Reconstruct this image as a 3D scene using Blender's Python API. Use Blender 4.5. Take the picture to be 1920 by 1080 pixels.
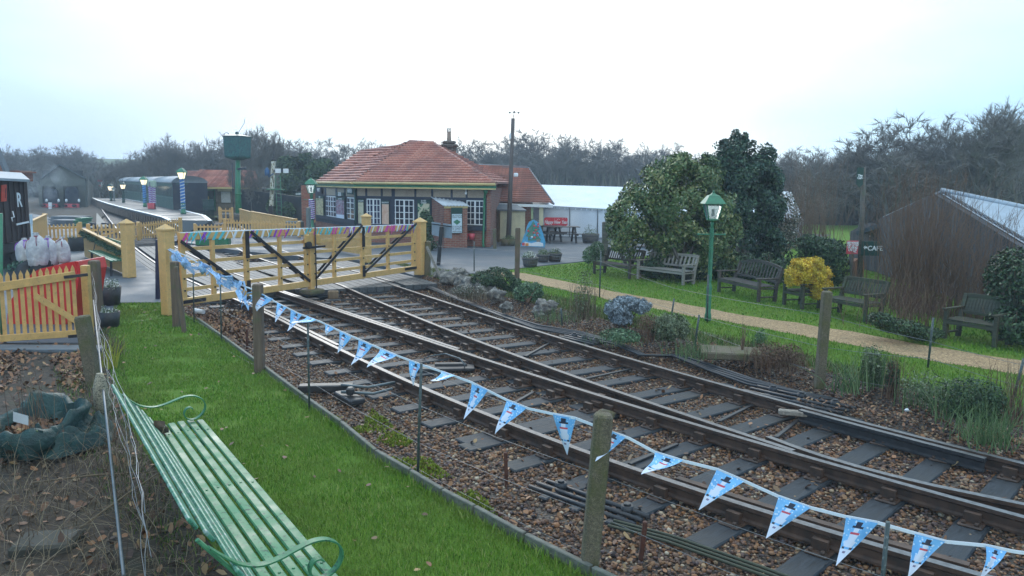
import bpy, math, random
import numpy as np
from mathutils import Vector, Matrix, noise as mn
R = math.radians; PI = math.pi
sc = bpy.context.scene; COL = sc.collection
for o in list(bpy.data.objects): bpy.data.objects.remove(o)
rnd = random.Random(7)
# ---------------------------------------------------------------- camera
CAMZ = 2.7; FPX = 1450.0; HAZE = .0017
cd = bpy.data.cameras.new('camera'); cam = bpy.data.objects.new('camera', cd); COL.objects.link(cam)
cd.sensor_width = 36.0; cd.lens = FPX/1920*36; cd.clip_start = 0.05; cd.clip_end = 3000
CR = Matrix.Rotation(R(90-7.66), 3, 'X') @ Matrix.Rotation(R(0.6), 3, 'Z')
cam.matrix_world = Matrix.Translation((0, 0, CAMZ)) @ CR.to_4x4()
sc.camera = cam
sc.render.resolution_x = 1024; sc.render.resolution_y = 576
# ---------------------------------------------------------------- world, sun, exposure
SUN_EL, SUN_AZ = R(26), R(-20)       # azimuth from +Y towards +X
w = bpy.data.worlds.new("World"); sc.world = w; w.use_nodes = True
nt = w.node_tree; N = nt.nodes; L = nt.links; N.clear()
out = N.new('ShaderNodeOutputWorld'); bg = N.new('ShaderNodeBackground')
sky = N.new('ShaderNodeTexSky'); sky.sky_type = 'NISHITA'; sky.sun_disc = False
sky.sun_elevation = SUN_EL; sky.sun_rotation = SUN_AZ; sky.air_density = 1.6; sky.dust_density = 3.0
tc = N.new('ShaderNodeTexCoord')
sp = N.new('ShaderNodeSeparateXYZ'); L.new(tc.outputs['Generated'], sp.inputs[0])
nz = N.new('ShaderNodeTexNoise'); nz.inputs['Scale'].default_value = 2.2; nz.inputs['Detail'].default_value = 4
mp = N.new('ShaderNodeMapping'); mp.inputs['Scale'].default_value = (1, 1, 3.2)
L.new(tc.outputs['Generated'], mp.inputs[0]); L.new(mp.outputs[0], nz.inputs['Vector'])
def wm(op, a, b=None, c=None):
    n = N.new('ShaderNodeMath'); n.operation = op
    for i, v in enumerate((a, b, c)):
        if v is None: continue
        if isinstance(v, (int, float)): n.inputs[i].default_value = v
        else: L.new(v, n.inputs[i])
    return n.outputs[0]
# thin bright cloud straight ahead, bluer cloud towards both sides
side = wm('ABSOLUTE', wm('SUBTRACT', sp.outputs[0], 0.10))
f = wm('MULTIPLY_ADD', nz.outputs[0], 0.55, wm('MULTIPLY_ADD', side, 1.2, -0.26))
cr = N.new('ShaderNodeValToRGB'); L.new(f, cr.inputs[0])
e = cr.color_ramp.elements
e[0].position = 0.12; e[0].color = (8.6, 9.2, 9.3, 1)
e[1].position = 0.74; e[1].color = (2.3, 4.6, 7.4, 1)
m_ = cr.color_ramp.elements.new(0.42); m_.color = (5.3, 7.7, 9.4, 1)
mx = N.new('ShaderNodeMix'); mx.data_type = 'RGBA'; mx.inputs[0].default_value = 0.9
L.new(sky.outputs[0], mx.inputs[6]); L.new(cr.outputs[0], mx.inputs[7])
L.new(mx.outputs[2], bg.inputs[0]); bg.inputs[1].default_value = 0.14
L.new(bg.outputs[0], out.inputs[0])
sl = bpy.data.lights.new('sun', 'SUN'); sun = bpy.data.objects.new('sun', sl); COL.objects.link(sun)
sl.energy = 0.8; sl.angle = R(25); sl.color = (1.0, 0.97, 0.93)
sdir = Vector((math.sin(SUN_AZ)*math.cos(SUN_EL), math.cos(SUN_AZ)*math.cos(SUN_EL), math.sin(SUN_EL)))
SUNV = Vector((0.35, -0.25, 0.9)).normalized()
sun.rotation_euler = sdir.to_track_quat('Z', 'Y').to_euler()
vs = sc.view_settings; vs.view_transform = 'Standard'; vs.look = 'None'; vs.gamma = 1; vs.use_curve_mapping = False; vs.exposure = 0.5
# ---------------------------------------------------------------- placement helpers (photo measurements to world points)
def ray(px, py): return CR @ Vector(((px-960)/FPX, -(py-540)/FPX, -1))
def G(px, py, z=0.0):
    d = ray(px, py); t = (z-CAMZ)/d.z; return Vector((d.x*t, d.y*t, z))
def V(px, py, Y):
    d = ray(px, py); t = Y/d.y; return Vector((d.x*t, Y, CAMZ+d.z*t))
def Ht(px, py, base):                # height z of something above base whose top is seen at py
    return V(px, py, base.y).z
def onp(px, py, P0, P1):             # point on the vertical plane through P0,P1
    d = ray(px, py); e_ = Vector((P1.x-P0.x, P1.y-P0.y)); n = Vector((-e_.y, e_.x))
    t = (n.x*P0.x+n.y*P0.y)/(n.x*d.x+n.y*d.y); return Vector((d.x*t, d.y*t, CAMZ+d.z*t))
def lerp(a, b, t): return a+(b-a)*t
def V3(*a): return Vector(a)
# ---------------------------------------------------------------- mesh builder
class MB:
    def __init__(s): s.v = []; s.f = []; s.m = []; s.sm = []
    def add(s, vs_, fs, mi=0, smooth=False):
        b = len(s.v); s.v += [tuple(v) for v in vs_]
        for f_ in fs: s.f.append(tuple(b+i for i in f_)); s.m.append(mi); s.sm.append(smooth)
        return s
    def box(s, c, sz, rot=None, mi=0):
        c = Vector(c); hx, hy, hz = sz[0]/2, sz[1]/2, sz[2]/2
        P = [Vector((x, y, z)) for x in (-hx, hx) for y in (-hy, hy) for z in (-hz, hz)]
        if rot is not None:
            if not isinstance(rot, Matrix): rot = Matrix.Rotation(rot, 3, 'Z')
            P = [rot @ p for p in P]
        return s.add([c+p for p in P], [(0,1,3,2),(4,6,7,5),(0,4,5,1),(2,3,7,6),(0,2,6,4),(1,5,7,3)], mi)
    def bb(s, c, sz, bev=0.01, rot=None, mi=0):   # box with chamfered vertical and top edges
        c = Vector(c); hx, hy, hz = sz[0]/2, sz[1]/2, sz[2]/2; b = min(bev, hx*.9, hy*.9, hz*.9)
        if rot is None: rot = Matrix.Identity(3)
        elif not isinstance(rot, Matrix): rot = Matrix.Rotation(rot, 3, 'Z')
        rings = []
        for (z, k) in ((-hz, b), (-hz+b, 0), (hz-b, 0), (hz, b)):
            X, Y_ = hx-k, hy-k
            rings.append([(-X+b, -Y_, z), (X-b, -Y_, z), (X, -Y_+b, z), (X, Y_-b, z), (X-b, Y_, z), (-X+b, Y_, z), (-X, Y_-b, z), (-X, -Y_+b, z)])
        P = [c+rot @ Vector(p) for r_ in rings for p in r_]
        F = [tuple(range(7, -1, -1)), tuple(range(24, 32))]
        for k in range(3):
            for i in range(8): j = (i+1) % 8; F.append((k*8+i, k*8+j, k*8+8+j, k*8+8+i))
        return s.add(P, F, mi)
    def beam(s, a, b, w_, h_, up=(0, 0, 1), mi=0, bev=0):
        a = Vector(a); b = Vector(b); d = b-a; ln = d.length
        if ln < 1e-6: return s
        x = d/ln; u = Vector(up)
        if abs(x.dot(u)) > .98: u = Vector((1, 0, 0)) if abs(x.x) < .9 else Vector((0, 1, 0))
        y = u.cross(x).normalized(); z = x.cross(y)
        rot = Matrix((x, y, z)).transposed()
        if bev: return s.bb((a+b)/2, (ln, w_, h_), bev, rot, mi)
        return s.box((a+b)/2, (ln, w_, h_), rot, mi)
    def tube(s, pts, r, n=6, mi=0, cap=True, smooth=True):
        pts = [Vector(p) for p in pts]; k = len(pts)
        rs = r if isinstance(r, (list, tuple)) else [r]*k
        vs_ = []; prev = None
        for i, p in enumerate(pts):
            d = (pts[min(i+1, k-1)]-pts[max(i-1, 0)])
            d = d.normalized() if d.length > 1e-9 else Vector((0, 0, 1))
            if prev is None:
                u = Vector((0, 0, 1)) if abs(d.z) < .9 else Vector((1, 0, 0))
                x = d.cross(u).normalized()
            else:
                x = (prev-d*prev.dot(d)); x = x.normalized() if x.length > 1e-6 else d.orthogonal().normalized()
            prev = x; y = d.cross(x)
            for j in range(n):
                a = 2*PI*j/n; vs_.append(p+(x*math.cos(a)+y*math.sin(a))*rs[i])
        F = [(i*n+j, i*n+(j+1) % n, (i+1)*n+(j+1) % n, (i+1)*n+j) for i in range(k-1) for j in range(n)]
        s.add(vs_, F, mi, smooth)
        if cap and n > 2:
            s.f.append(tuple(len(s.v)-len(vs_)+j for j in range(n-1, -1, -1))); s.m.append(mi); s.sm.append(False)
            s.f.append(tuple(len(s.v)-n+j for j in range(n))); s.m.append(mi); s.sm.append(False)
        return s
    def cyl(s, a, b, r, r2=None, n=12, mi=0): return s.tube([a, b], [r, r if r2 is None else r2], n, mi)
    def lathe(s, c, prof, n=16, mi=0, sx=1, sy=1, smooth=True, rot=0):
        c = Vector(c); vs_ = []
        for (r, z) in prof:
            for j in range(n):
                a = 2*PI*j/n+rot; vs_.append(c+Vector((math.cos(a)*r*sx, math.sin(a)*r*sy, z)))
        k = len(prof)
        F = [(i*n+j, i*n+(j+1) % n, (i+1)*n+(j+1) % n, (i+1)*n+j) for i in range(k-1) for j in range(n)]
        F.append(tuple(range(n-1, -1, -1))); F.append(tuple((k-1)*n+j for j in range(n)))
        return s.add(vs_, F, mi, smooth)
    def prism(s, poly, z0, z1, mi=0):             # polygon (x,y) list extruded in z
        n = len(poly); a = sum(poly[i][0]*poly[(i+1) % n][1]-poly[(i+1) % n][0]*poly[i][1] for i in range(n))
        if a < 0: poly = poly[::-1]
        vs_ = [(p[0], p[1], z0) for p in poly]+[(p[0], p[1], z1) for p in poly]
        F = [tuple(range(n-1, -1, -1)), tuple(range(n, 2*n))]+[(i, (i+1) % n, n+(i+1) % n, n+i) for i in range(n)]
        return s.add(vs_, F, mi)
    def slab(s, poly, off, mi=0):                 # polygon of 3D points extruded by vector off
        n = len(poly); off = Vector(off); P = [Vector(p) for p in poly]
        vs_ = P+[p+off for p in P]
        F = [tuple(range(n-1, -1, -1)), tuple(range(n, 2*n))]+[(i, (i+1) % n, n+(i+1) % n, n+i) for i in range(n)]
        return s.add(vs_, F, mi)
    def blob(s, c, r, seed=0, amp=.25, nu=12, nv=8, mi=0, sc_=1.5):
        c = Vector(c); r = Vector(r) if hasattr(r, '__len__') else Vector((r, r, r)); vs_ = []; F = []
        for i in range(nv+1):
            th = PI*i/nv
            for j in range(nu):
                ph = 2*PI*j/nu; d = Vector((math.sin(th)*math.cos(ph), math.sin(th)*math.sin(ph), math.cos(th)))
                k = 1+amp*mn.noise(d*sc_+Vector((seed*7.3, seed*3.1, seed)))
                vs_.append(c+Vector((d.x*r.x, d.y*r.y, d.z*r.z))*k)
        for i in range(nv):
            for j in range(nu): F.append((i*nu+j, (i+1)*nu+j, (i+1)*nu+(j+1) % nu, i*nu+(j+1) % nu))
        return s.add(vs_, F, mi, True)
def autouv(me):
    uv = me.uv_layers.new(name='UVMap'); n = len(me.loops)
    co = np.empty(len(me.vertices)*3); me.vertices.foreach_get('co', co); co = co.reshape(-1, 3)
    lv = np.empty(n, dtype=np.int32); me.loops.foreach_get('vertex_index', lv)
    nr = np.empty(len(me.polygons)*3); me.polygons.foreach_get('normal', nr); nr = nr.reshape(-1, 3)
    lt = np.empty(len(me.polygons), dtype=np.int32); me.polygons.foreach_get('loop_total', lt)
    nn = np.repeat(nr, lt, axis=0)
    flat = np.abs(nn[:, 2]) > .97
    u = np.stack([-nn[:, 1], nn[:, 0], np.zeros(n)], 1); ul = np.linalg.norm(u, axis=1); ul[ul < 1e-6] = 1; u /= ul[:, None]
    u[flat] = (1, 0, 0)
    v = np.cross(nn, u); v[flat] = (0, 1, 0)
    p = co[lv]; out_ = np.stack([(p*u).sum(1), (p*v).sum(1)], 1)
    uv.data.foreach_set('uv', out_.ravel())
def mk(name, mb, mats, parent=None, off=None, smooth=None):
    me = bpy.data.meshes.new(name)
    if off is None: off = parent.location if parent is not None else Vector((0, 0, 0))
    vs_ = [(v[0]-off[0], v[1]-off[1], v[2]-off[2]) for v in mb.v]
    me.from_pydata(vs_, [], mb.f)
    if not isinstance(mats, (list, tuple)): mats = [mats]
    for m in mats: me.materials.append(m)
    me.polygons.foreach_set('material_index', mb.m); me.polygons.foreach_set('use_smooth', mb.sm)
    me.update(); autouv(me)
    o = bpy.data.objects.new(name, me); COL.objects.link(o)
    if parent is not None: o.parent = parent
    return o
def tag(o, label=None, cat=None, group=None, kind=None):
    if label: o['label'] = label
    if cat: o['category'] = cat
    if group: o['group'] = group
    if kind: o['kind'] = kind
    return o
def thing(name, loc, label, cat, group=None, rz=0):
    o = bpy.data.objects.new(name, None); COL.objects.link(o); o.location = loc; o.rotation_euler = (0, 0, rz)
    o.empty_display_size = .2
    return tag(o, label, cat, group)
def solo(name, mb, mats, label, cat, group=None, base=None):     # thing that is one mesh, origin at its base
    a = np.array(mb.v)
    if base is None: base = Vector(((a[:, 0].min()+a[:, 0].max())/2, (a[:, 1].min()+a[:, 1].max())/2, a[:, 2].min()))
    o = mk(name, mb, mats, None, base); o.location = base
    return tag(o, label, cat, group)
def struct(name, mb, mats, kind='structure'):
    o = mk(name, mb, mats); o['kind'] = kind; return o
def cptree(o, parent=None):
    c = o.copy(); COL.objects.link(c)
    if parent is not None: c.parent = parent
    for ch in list(o.children): cptree(ch, c)
    return c
def npmesh(name, verts, faces_n, nface, mats, parent=None, midx=None, smooth=False):
    """verts (n,3) array; faces consecutive, each faces_n verts (no sharing) or index array"""
    me = bpy.data.meshes.new(name)
    me.vertices.add(len(verts)); me.vertices.foreach_set('co', np.asarray(verts, dtype=np.float32).ravel())
    if isinstance(nface, np.ndarray): idx = nface.astype(np.int32); k = idx.shape[1]; nf = len(idx)
    else: nf = nface; k = faces_n; idx = np.arange(nf*k, dtype=np.int32).reshape(nf, k)
    me.loops.add(nf*k); me.loops.foreach_set('vertex_index', idx.ravel())
    me.polygons.add(nf); me.polygons.foreach_set('loop_start', np.arange(nf, dtype=np.int32)*k)
    if not isinstance(mats, (list, tuple)): mats = [mats]
    for m in mats: me.materials.append(m)
    if midx is not None: me.polygons.foreach_set('material_index', midx.astype(np.int32))
    if smooth: me.polygons.foreach_set('use_smooth', np.ones(nf, dtype=bool))
    me.update(calc_edges=True)
    o = bpy.data.objects.new(name, me); COL.objects.link(o)
    if parent is not None: o.parent = parent
    return o
def text(s, size, mat, center, xdir, up=(0, 0, 1), parent=None, name='lettering', depth=.004, shear=0, sx=1, bold=0, align='CENTER'):
    cu = bpy.data.curves.new('t', 'FONT'); cu.body = s; cu.size = size; cu.extrude = depth; cu.align_x = align; cu.align_y = 'CENTER'
    cu.shear = shear; cu.offset = bold; cu.resolution_u = 3; cu.space_line = .85
    to = bpy.data.objects.new('t', cu); COL.objects.link(to)
    dg = bpy.context.evaluated_depsgraph_get(); me = bpy.data.meshes.new_from_object(to.evaluated_get(dg))
    bpy.data.objects.remove(to); bpy.data.curves.remove(cu)
    x = Vector(xdir).normalized(); u = Vector(up); z = x.cross(u).normalized(); y = z.cross(x)
    off = parent.location if parent is not None else Vector((0, 0, 0))
    Mx = Matrix.Translation(Vector(center)-off) @ Matrix((x*sx, y, z)).transposed().to_4x4()
    me.transform(Mx); me.materials.clear(); me.materials.append(mat); me.name = name
    o = bpy.data.objects.new(name, me); COL.objects.link(o)
    if parent is not None: o.parent = parent
    return o
# ---------------------------------------------------------------- materials
MATS = {}
class NT:
    def __init__(s, name):
        s.m = bpy.data.materials.new(name); s.m.use_nodes = True; s.t = s.m.node_tree
        s.b = s.t.nodes['Principled BSDF']; s.co = None; MATS[name] = s.m
    def n(s, t_, **kw):
        x = s.t.nodes.new('ShaderNode'+t_)
        for k, v in kw.items(): setattr(x, k, v)
        return x
    def l(s, a, b): s.t.links.new(a, b)
    def coord(s, which='Object', scale=(1, 1, 1), rot=(0, 0, 0)):
        if s.co is None: s.co = s.n('TexCoord')
        m = s.n('Mapping'); m.inputs['Scale'].default_value = scale; m.inputs['Rotation'].default_value = rot
        s.l(s.co.outputs[which], m.inputs[0]); return m.outputs[0]
    def noise(s, sc_, detail=3, vec=None, rough=.6, out_='Fac'):
        x = s.n('TexNoise'); x.inputs['Scale'].default_value = sc_; x.inputs['Detail'].default_value = detail; x.inputs['Roughness'].default_value = rough
        s.l(vec if vec is not None else s.coord(), x.inputs['Vector']); return x.outputs[out_]
    def ramp(s, fac, stops):
        r = s.n('ValToRGB'); e_ = r.color_ramp.elements
        while len(e_) < len(stops): e_.new(.5)
        for i, (p, c) in enumerate(stops): e_[i].position = p; e_[i].color = (c[0], c[1], c[2], 1) if hasattr(c, '__len__') else (c, c, c, 1)
        s.l(fac, r.inputs[0]); return r.outputs[0]
    def mix(s, fac, a, b, bt='MIX'):
        x = s.n('Mix', data_type='RGBA', blend_type=bt)
        for v, i in ((fac, 0), (a, 6), (b, 7)):
            if isinstance(v, (int, float)): x.inputs[i].default_value = v
            elif isinstance(v, tuple): x.inputs[i].default_value = (v[0], v[1], v[2], 1)
            else: s.l(v, x.inputs[i])
        return x.outputs[2]
    def math(s, op, a, b=None):
        x = s.n('Math', operation=op)
        for i, v in enumerate((a, b)):
            if v is None: continue
            if isinstance(v, (int, float)): x.inputs[i].default_value = v
            else: s.l(v, x.inputs[i])
        return x.outputs[0]
    def col(s, c):
        if isinstance(c, tuple): s.b.inputs['Base Color'].default_value = (c[0], c[1], c[2], 1)
        else: s.l(c, s.b.inputs['Base Color'])
        return s
    def rough(s, r):
        if isinstance(r, (int, float)): s.b.inputs['Roughness'].default_value = r
        else: s.l(r, s.b.inputs['Roughness'])
        return s
    def bump(s, h, st=.5, dist=.01):
        x = s.n('Bump'); x.inputs['Strength'].default_value = st; x.inputs['Distance'].default_value = dist
        s.l(h, x.inputs['Height']); s.l(x.outputs[0], s.b.inputs['Normal']); return s
def dk(c, k): return tuple(v*k for v in c)
def paint(name, c, rough=.45, var=.25, sc_=6, worn=None, wamt=.0, bump=.15, metal=0, dirt=(.12, .1, .08), dirtamt=.35):
    t = NT(name); a = t.noise(sc_, 4); b = t.noise(sc_*.35, 3)
    c1 = t.ramp(a, [(.3, dk(c, 1-var)), (.7, dk(c, 1+var*.6))])
    d = t.ramp(b, [(.5, 0.0), (.8, dirtamt)])
    c2 = t.mix(d, c1, dirt)
    if worn:
        wv = t.noise(sc_*3, 5, rough=.7); k = t.ramp(wv, [(.62-wamt*.3, 0.0), (.68-wamt*.3, 1.0)]); c2 = t.mix(k, c2, worn)
    t.col(c2).rough(t.ramp(a, [(.2, rough*.7), (.8, min(1, rough*1.3))])); t.b.inputs['Metallic'].default_value = metal
    if bump: t.bump(a, bump, .004)
    return t.m
def woodm(name, c, c2, sc_=(1, 1, 1), rough=.75, bump=.4, moss=None, axis='Z', grain=40):
    t = NT(name); s_ = {'X': (.06, 1, 1), 'Y': (1, .06, 1), 'Z': (1, 1, .06)}[axis]
    v = t.coord('Object', tuple(a*grain/10 for a in s_))
    g = t.noise(6, 5, v, .65); big = t.noise(1.3, 3)
    cc = t.ramp(g, [(.3, c), (.7, c2)]); cc = t.mix(t.ramp(big, [(.35, 0.0), (.75, .5)]), cc, dk(c, .55))
    if moss: cc = t.mix(t.ramp(t.noise(3.1, 5), [(.52, 0.0), (.66, .8)]), cc, moss)
    t.col(cc).rough(rough).bump(g, bump, .004); return t.m
def leafm(name, stops, rough=.45, trans=.0, spec=.5):
    t = NT(name); g = t.n('NewGeometry'); t.col(t.ramp(g.outputs['Random Per Island'], stops)).rough(rough)
    t.b.inputs['Specular IOR Level'].default_value = spec
    return t.m
# ================================================================ ground materials
def m_grass(name, c1, c2, c3):
    t = NT(name); a = t.noise(60, 5, rough=.75); b = t.noise(.9, 4); c = t.noise(7, 4)
    cc = t.ramp(a, [(.25, dk(c1, .45)), (.5, c1), (.75, c2)]); cc = t.mix(t.ramp(b, [(.4, 0.0), (.7, .6)]), cc, c3)
    cc = t.mix(t.ramp(c, [(.6, 0.0), (.75, .25)]), cc, dk(c1, .6))
    t.col(cc).rough(.85).bump(a, .9, .03); t.b.inputs['Specular IOR Level'].default_value = .15; return t.m
M_LAWN = m_grass('lawn_grass', (.11, .22, .02), (.19, .33, .035), (.18, .22, .04))
M_FIELD = m_grass('field_grass', (.07, .12, .03), (.11, .17, .05), (.11, .11, .045))
def m_ballast():
    t = NT('ballast_bed'); g = t.n('TexVoronoi'); g.inputs['Scale'].default_value = 26; t.l(t.coord(), g.inputs['Vector'])
    g2 = t.n('TexVoronoi'); g2.inputs['Scale'].default_value = 26; t.l(t.coord(), g2.inputs['Vector'])
    s_ = t.n('SeparateColor'); t.l(g2.outputs['Color'], s_.inputs[0])
    cc = t.ramp(s_.outputs[0], [(0, (.035, .022, .016)), (.35, (.10, .055, .028)), (.6, (.20, .11, .05)), (.8, (.06, .04, .035)), (1, (.27, .18, .10))])
    cc = t.mix(t.ramp(g.outputs['Distance'], [(.0, 0.0), (.55, .85)]), cc, (.03, .022, .016))
    cc = t.mix(t.ramp(t.noise(.8, 4), [(.5, 0.0), (.75, .5)]), cc, (.05, .045, .03))
    iv = t.math('SUBTRACT', 1.0, g.outputs['Distance']); t.col(cc).rough(.6).bump(iv, 1, .03); return t.m
M_BALL = m_ballast()
def m_soil():
    t = NT('dark_soil'); a = t.noise(14, 6, rough=.7); b = t.noise(2, 4)
    cc = t.ramp(a, [(.3, (.022, .016, .011)), (.55, (.06, .042, .028)), (.75, (.12, .075, .045))])
    cc = t.mix(t.ramp(b, [(.5, 0.0), (.7, .5)]), cc, (.04, .05, .02)); t.col(cc).rough(.9).bump(a, .8, .03); return t.m
M_SOIL = m_soil()
def m_verge():
    t = NT('weedy_verge'); a = t.noise(22, 6, rough=.75); b = t.noise(1.7, 4)
    cc = t.ramp(a, [(.28, (.04, .055, .018)), (.5, (.10, .14, .035)), (.7, (.20, .20, .08))])
    cc = t.mix(t.ramp(b, [(.5, 0.0), (.66, .7)]), cc, (.11, .07, .04)); t.col(cc).rough(.9).bump(a, 1, .05); return t.m
M_VERGE = m_verge()
def m_path():
    t = NT('path_gravel'); a = t.n('TexVoronoi'); a.inputs['Scale'].default_value = 45; t.l(t.coord(), a.inputs['Vector'])
    s_ = t.n('SeparateColor'); t.l(a.outputs['Color'], s_.inputs[0])
    cc = t.ramp(s_.outputs[0], [(0, (.19, .115, .055)), (.5, (.38, .24, .115)), (1, (.56, .38, .20))])
    cc = t.mix(t.ramp(t.noise(1.5, 4), [(.5, 0.0), (.75, .35)]), cc, (.16, .12, .06))
    t.col(cc).rough(.8).bump(t.math('SUBTRACT', 1.0, a.outputs['Distance']), .8, .02); return t.m
M_PATH = m_path()
def m_asphalt(name, c, wet=.35):
    t = NT(name); a = t.noise(160, 4); b = t.noise(.55, 5); p = t.noise(2.3, 3)
    cc = t.ramp(a, [(.3, dk(c, .75)), (.7, dk(c, 1.25))]); cc = t.mix(t.ramp(b, [(.4, 0.0), (.65, .55)]), cc, dk(c, .62))
    t.col(cc).rough(t.ramp(b, [(.35, .85), (.62, wet)])).bump(a, .35, .006); return t.m
M_ASPH = m_asphalt('wet_asphalt', (.10, .11, .125), .55)
M_PLAT = m_asphalt('platform_asphalt', (.075, .078, .08), .45)
# ================================================================ ground shapes
def gp(pts, z=0.0): return [tuple(G(x, y, z)[:2]) for x, y in pts]
mb = MB(); n = 40; S = 700
gv = []; gf = []
for j in range(n+1):
    for i in range(n+1):
        x = -S+2*S*i/n; y = -30+(S*1.5)*j/n; r_ = math.hypot(x, y-10)
        gv.append((x, y, -.32+max(0, r_-170)*.012+max(0, r_-220)*.02))
for j in range(n):
    for i in range(n): a = j*(n+1)+i; gf.append((a, a+1, a+n+2, a+n+1))
mb.add(gv, gf, 0, True); struct('ground', mb, M_FIELD)
KERB = [(330, 583), (372, 603), (430, 645), (500, 697), (570, 750), (640, 800), (705, 855), (770, 893), (830, 930), (890, 962), (985, 1015), (1110, 1078), (1230, 1135), (1500, 1260)]
VERGE = [(700, 500), (745, 518), (807, 541), (873, 561), (960, 584), (1060, 607), (1160, 638), (1280, 668), (1397, 695), (1497, 723), (1598, 750), (1707, 775), (1830, 802), (1920, 822), (2100, 862), (2500, 950)]
LEDGE = [(690, 488), (800, 500), (900, 518), (1000, 545), (1100, 568), (1200, 592), (1300, 614), (1400, 640), (1560, 678), (1700, 714), (1830, 742), (1920, 762), (2200, 825), (2500, 890)]
K = gp(KERB); VT = gp(VERGE, -.2); LE = gp(LEDGE)
def offl(P, d):
    out_ = []
    for i, p in enumerate(P):
        a = Vector(P[max(i-1, 0)]); b = Vector(P[min(i+1, len(P)-1)]); t_ = (b-a).normalized(); out_.append((p[0]-t_.y*d, p[1]+t_.x*d))
    return out_
VG = offl(VT, .42)
DECKF = gp([(330, 560), (343, 556), (425, 564), (480, 561), (560, 556), (640, 548), (700, 533), (775, 516), (800, 505)])
# track bed: corridor in front of the crossing
poly = K[::-1]+gp([(343, 556), (560, 556), (775, 516)])+offl(VT, .05)
mb = MB(); mb.add([(p[0], p[1], -.205) for p in poly], [tuple(range(len(poly)))[::1]]); struct('track_bed', mb, M_BALL)
# near lawn
LAWNL = [(215, 568), (205, 610), (205, 650), (208, 700), (225, 760), (262, 830), (330, 930), (390, 1010), (450, 1090), (560, 1200)]
lawn_poly = gp(LAWNL)+[K[-1]]+K[::-1][1:]+gp([(325, 566), (270, 566)])
mb = MB(); mb.prism(lawn_poly, -.3, -.015); struct('lawn', mb, M_LAWN)
# soil bed left of the lawn
soil_poly = gp([(-700, 640), (-100, 640), (0, 642), (150, 642), (200, 600), (215, 568)])+gp(LAWNL)[1:]+gp([(-500, 1300)])
mb = MB(); mb.prism(soil_poly, -.3, -.02); struct('soil_bed', mb, M_SOIL)
# yard and road (one wet asphalt sheet from the left yard over to the station forecourt)
DEX = gp([(330, 560), (343, 556)])
yard_poly = gp([(-900, 640), (0, 642), (150, 642), (200, 600), (225, 567), (325, 566), (343, 556), (300, 524), (238, 470), (170, 425), (60, 400), (-900, 400)])
mb = MB(); mb.prism(yard_poly, -.3, -.004); struct('yard', mb, M_ASPH)
mb = MB(); mb.prism(gp([(-700, 404), (60, 400), (170, 425), (196, 402), (182, 380), (172, 362), (60, 366), (-700, 372)]), -.3, -.03); struct('shed_yard', mb, M_SOIL)
road_poly = gp([(775, 516), (850, 513), (905, 512), (945, 506), (1000, 499), (1100, 489), (1300, 470), (1500, 452), (1560, 440), (1400, 432), (1180, 440), (900, 440), (690, 440), (560, 440), (420, 425), (400, 432), (345, 432), (300, 447), (450, 470), (560, 480), (690, 489)])
mb = MB(); mb.prism(road_poly, -.3, -.004); struct('road', mb, M_ASPH)
# garden slab, verge and path
gard = VG+[(70, 4), (90, 20), (120, 120), (60, 130), (8, 90)]+gp([(900, 440), (700, 440), (690, 495)])
mb = MB(); mb.prism(gard, -.3, -.03); struct('garden_lawn', mb, M_LAWN)
def strip(A_, B_, z, mat, name, sub=1):
    mb = MB(); n_ = min(len(A_), len(B_))
    vs_ = [(a[0], a[1], z) for a in A_[:n_]]+[(b[0], b[1], z) for b in B_[:n_]]
    mb.add(vs_, [(i+1, i, n_+i, n_+i+1) for i in range(n_-1)]); return struct(name, mb, mat)
def resamp(P, k):
    P = [Vector((p[0], p[1], 0)) for p in P]; d = [0]
    for a, b in zip(P[:-1], P[1:]): d.append(d[-1]+(b-a).length)
    out_ = []
    for i in range(k):
        s_ = d[-1]*i/(k-1); j = 0
        while j < len(P)-2 and d[j+1] < s_: j += 1
        t = (s_-d[j])/max(1e-6, d[j+1]-d[j]); out_.append(P[j].lerp(P[j+1], t))
    return out_
strip(resamp(VG, 60), resamp(LE, 60), -.022, M_VERGE, 'verge')
PU = gp([(905, 505), (985, 511), (1060, 526), (1150, 545), (1250, 562), (1400, 590), (1500, 604), (1600, 620), (1750, 648), (1920, 675), (2200, 720)])
PL = gp([(880, 511), (950, 518), (1040, 538), (1150, 562), (1300, 591), (1400, 608), (1500, 626), (1600, 645), (1700, 665), (1920, 702), (2200, 750)])
def wob(P, s_): return [Vector((p.x+.10*mn.noise(p*1.3+Vector((s_, 0, 0))), p.y+.14*mn.noise(p*1.7+Vector((0, s_, 0))), 0)) for p in P]
strip(wob(resamp(PL, 80), 3), wob(resamp(PU, 80), 9), -.024, M_PATH, 'gravel_path')
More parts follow.
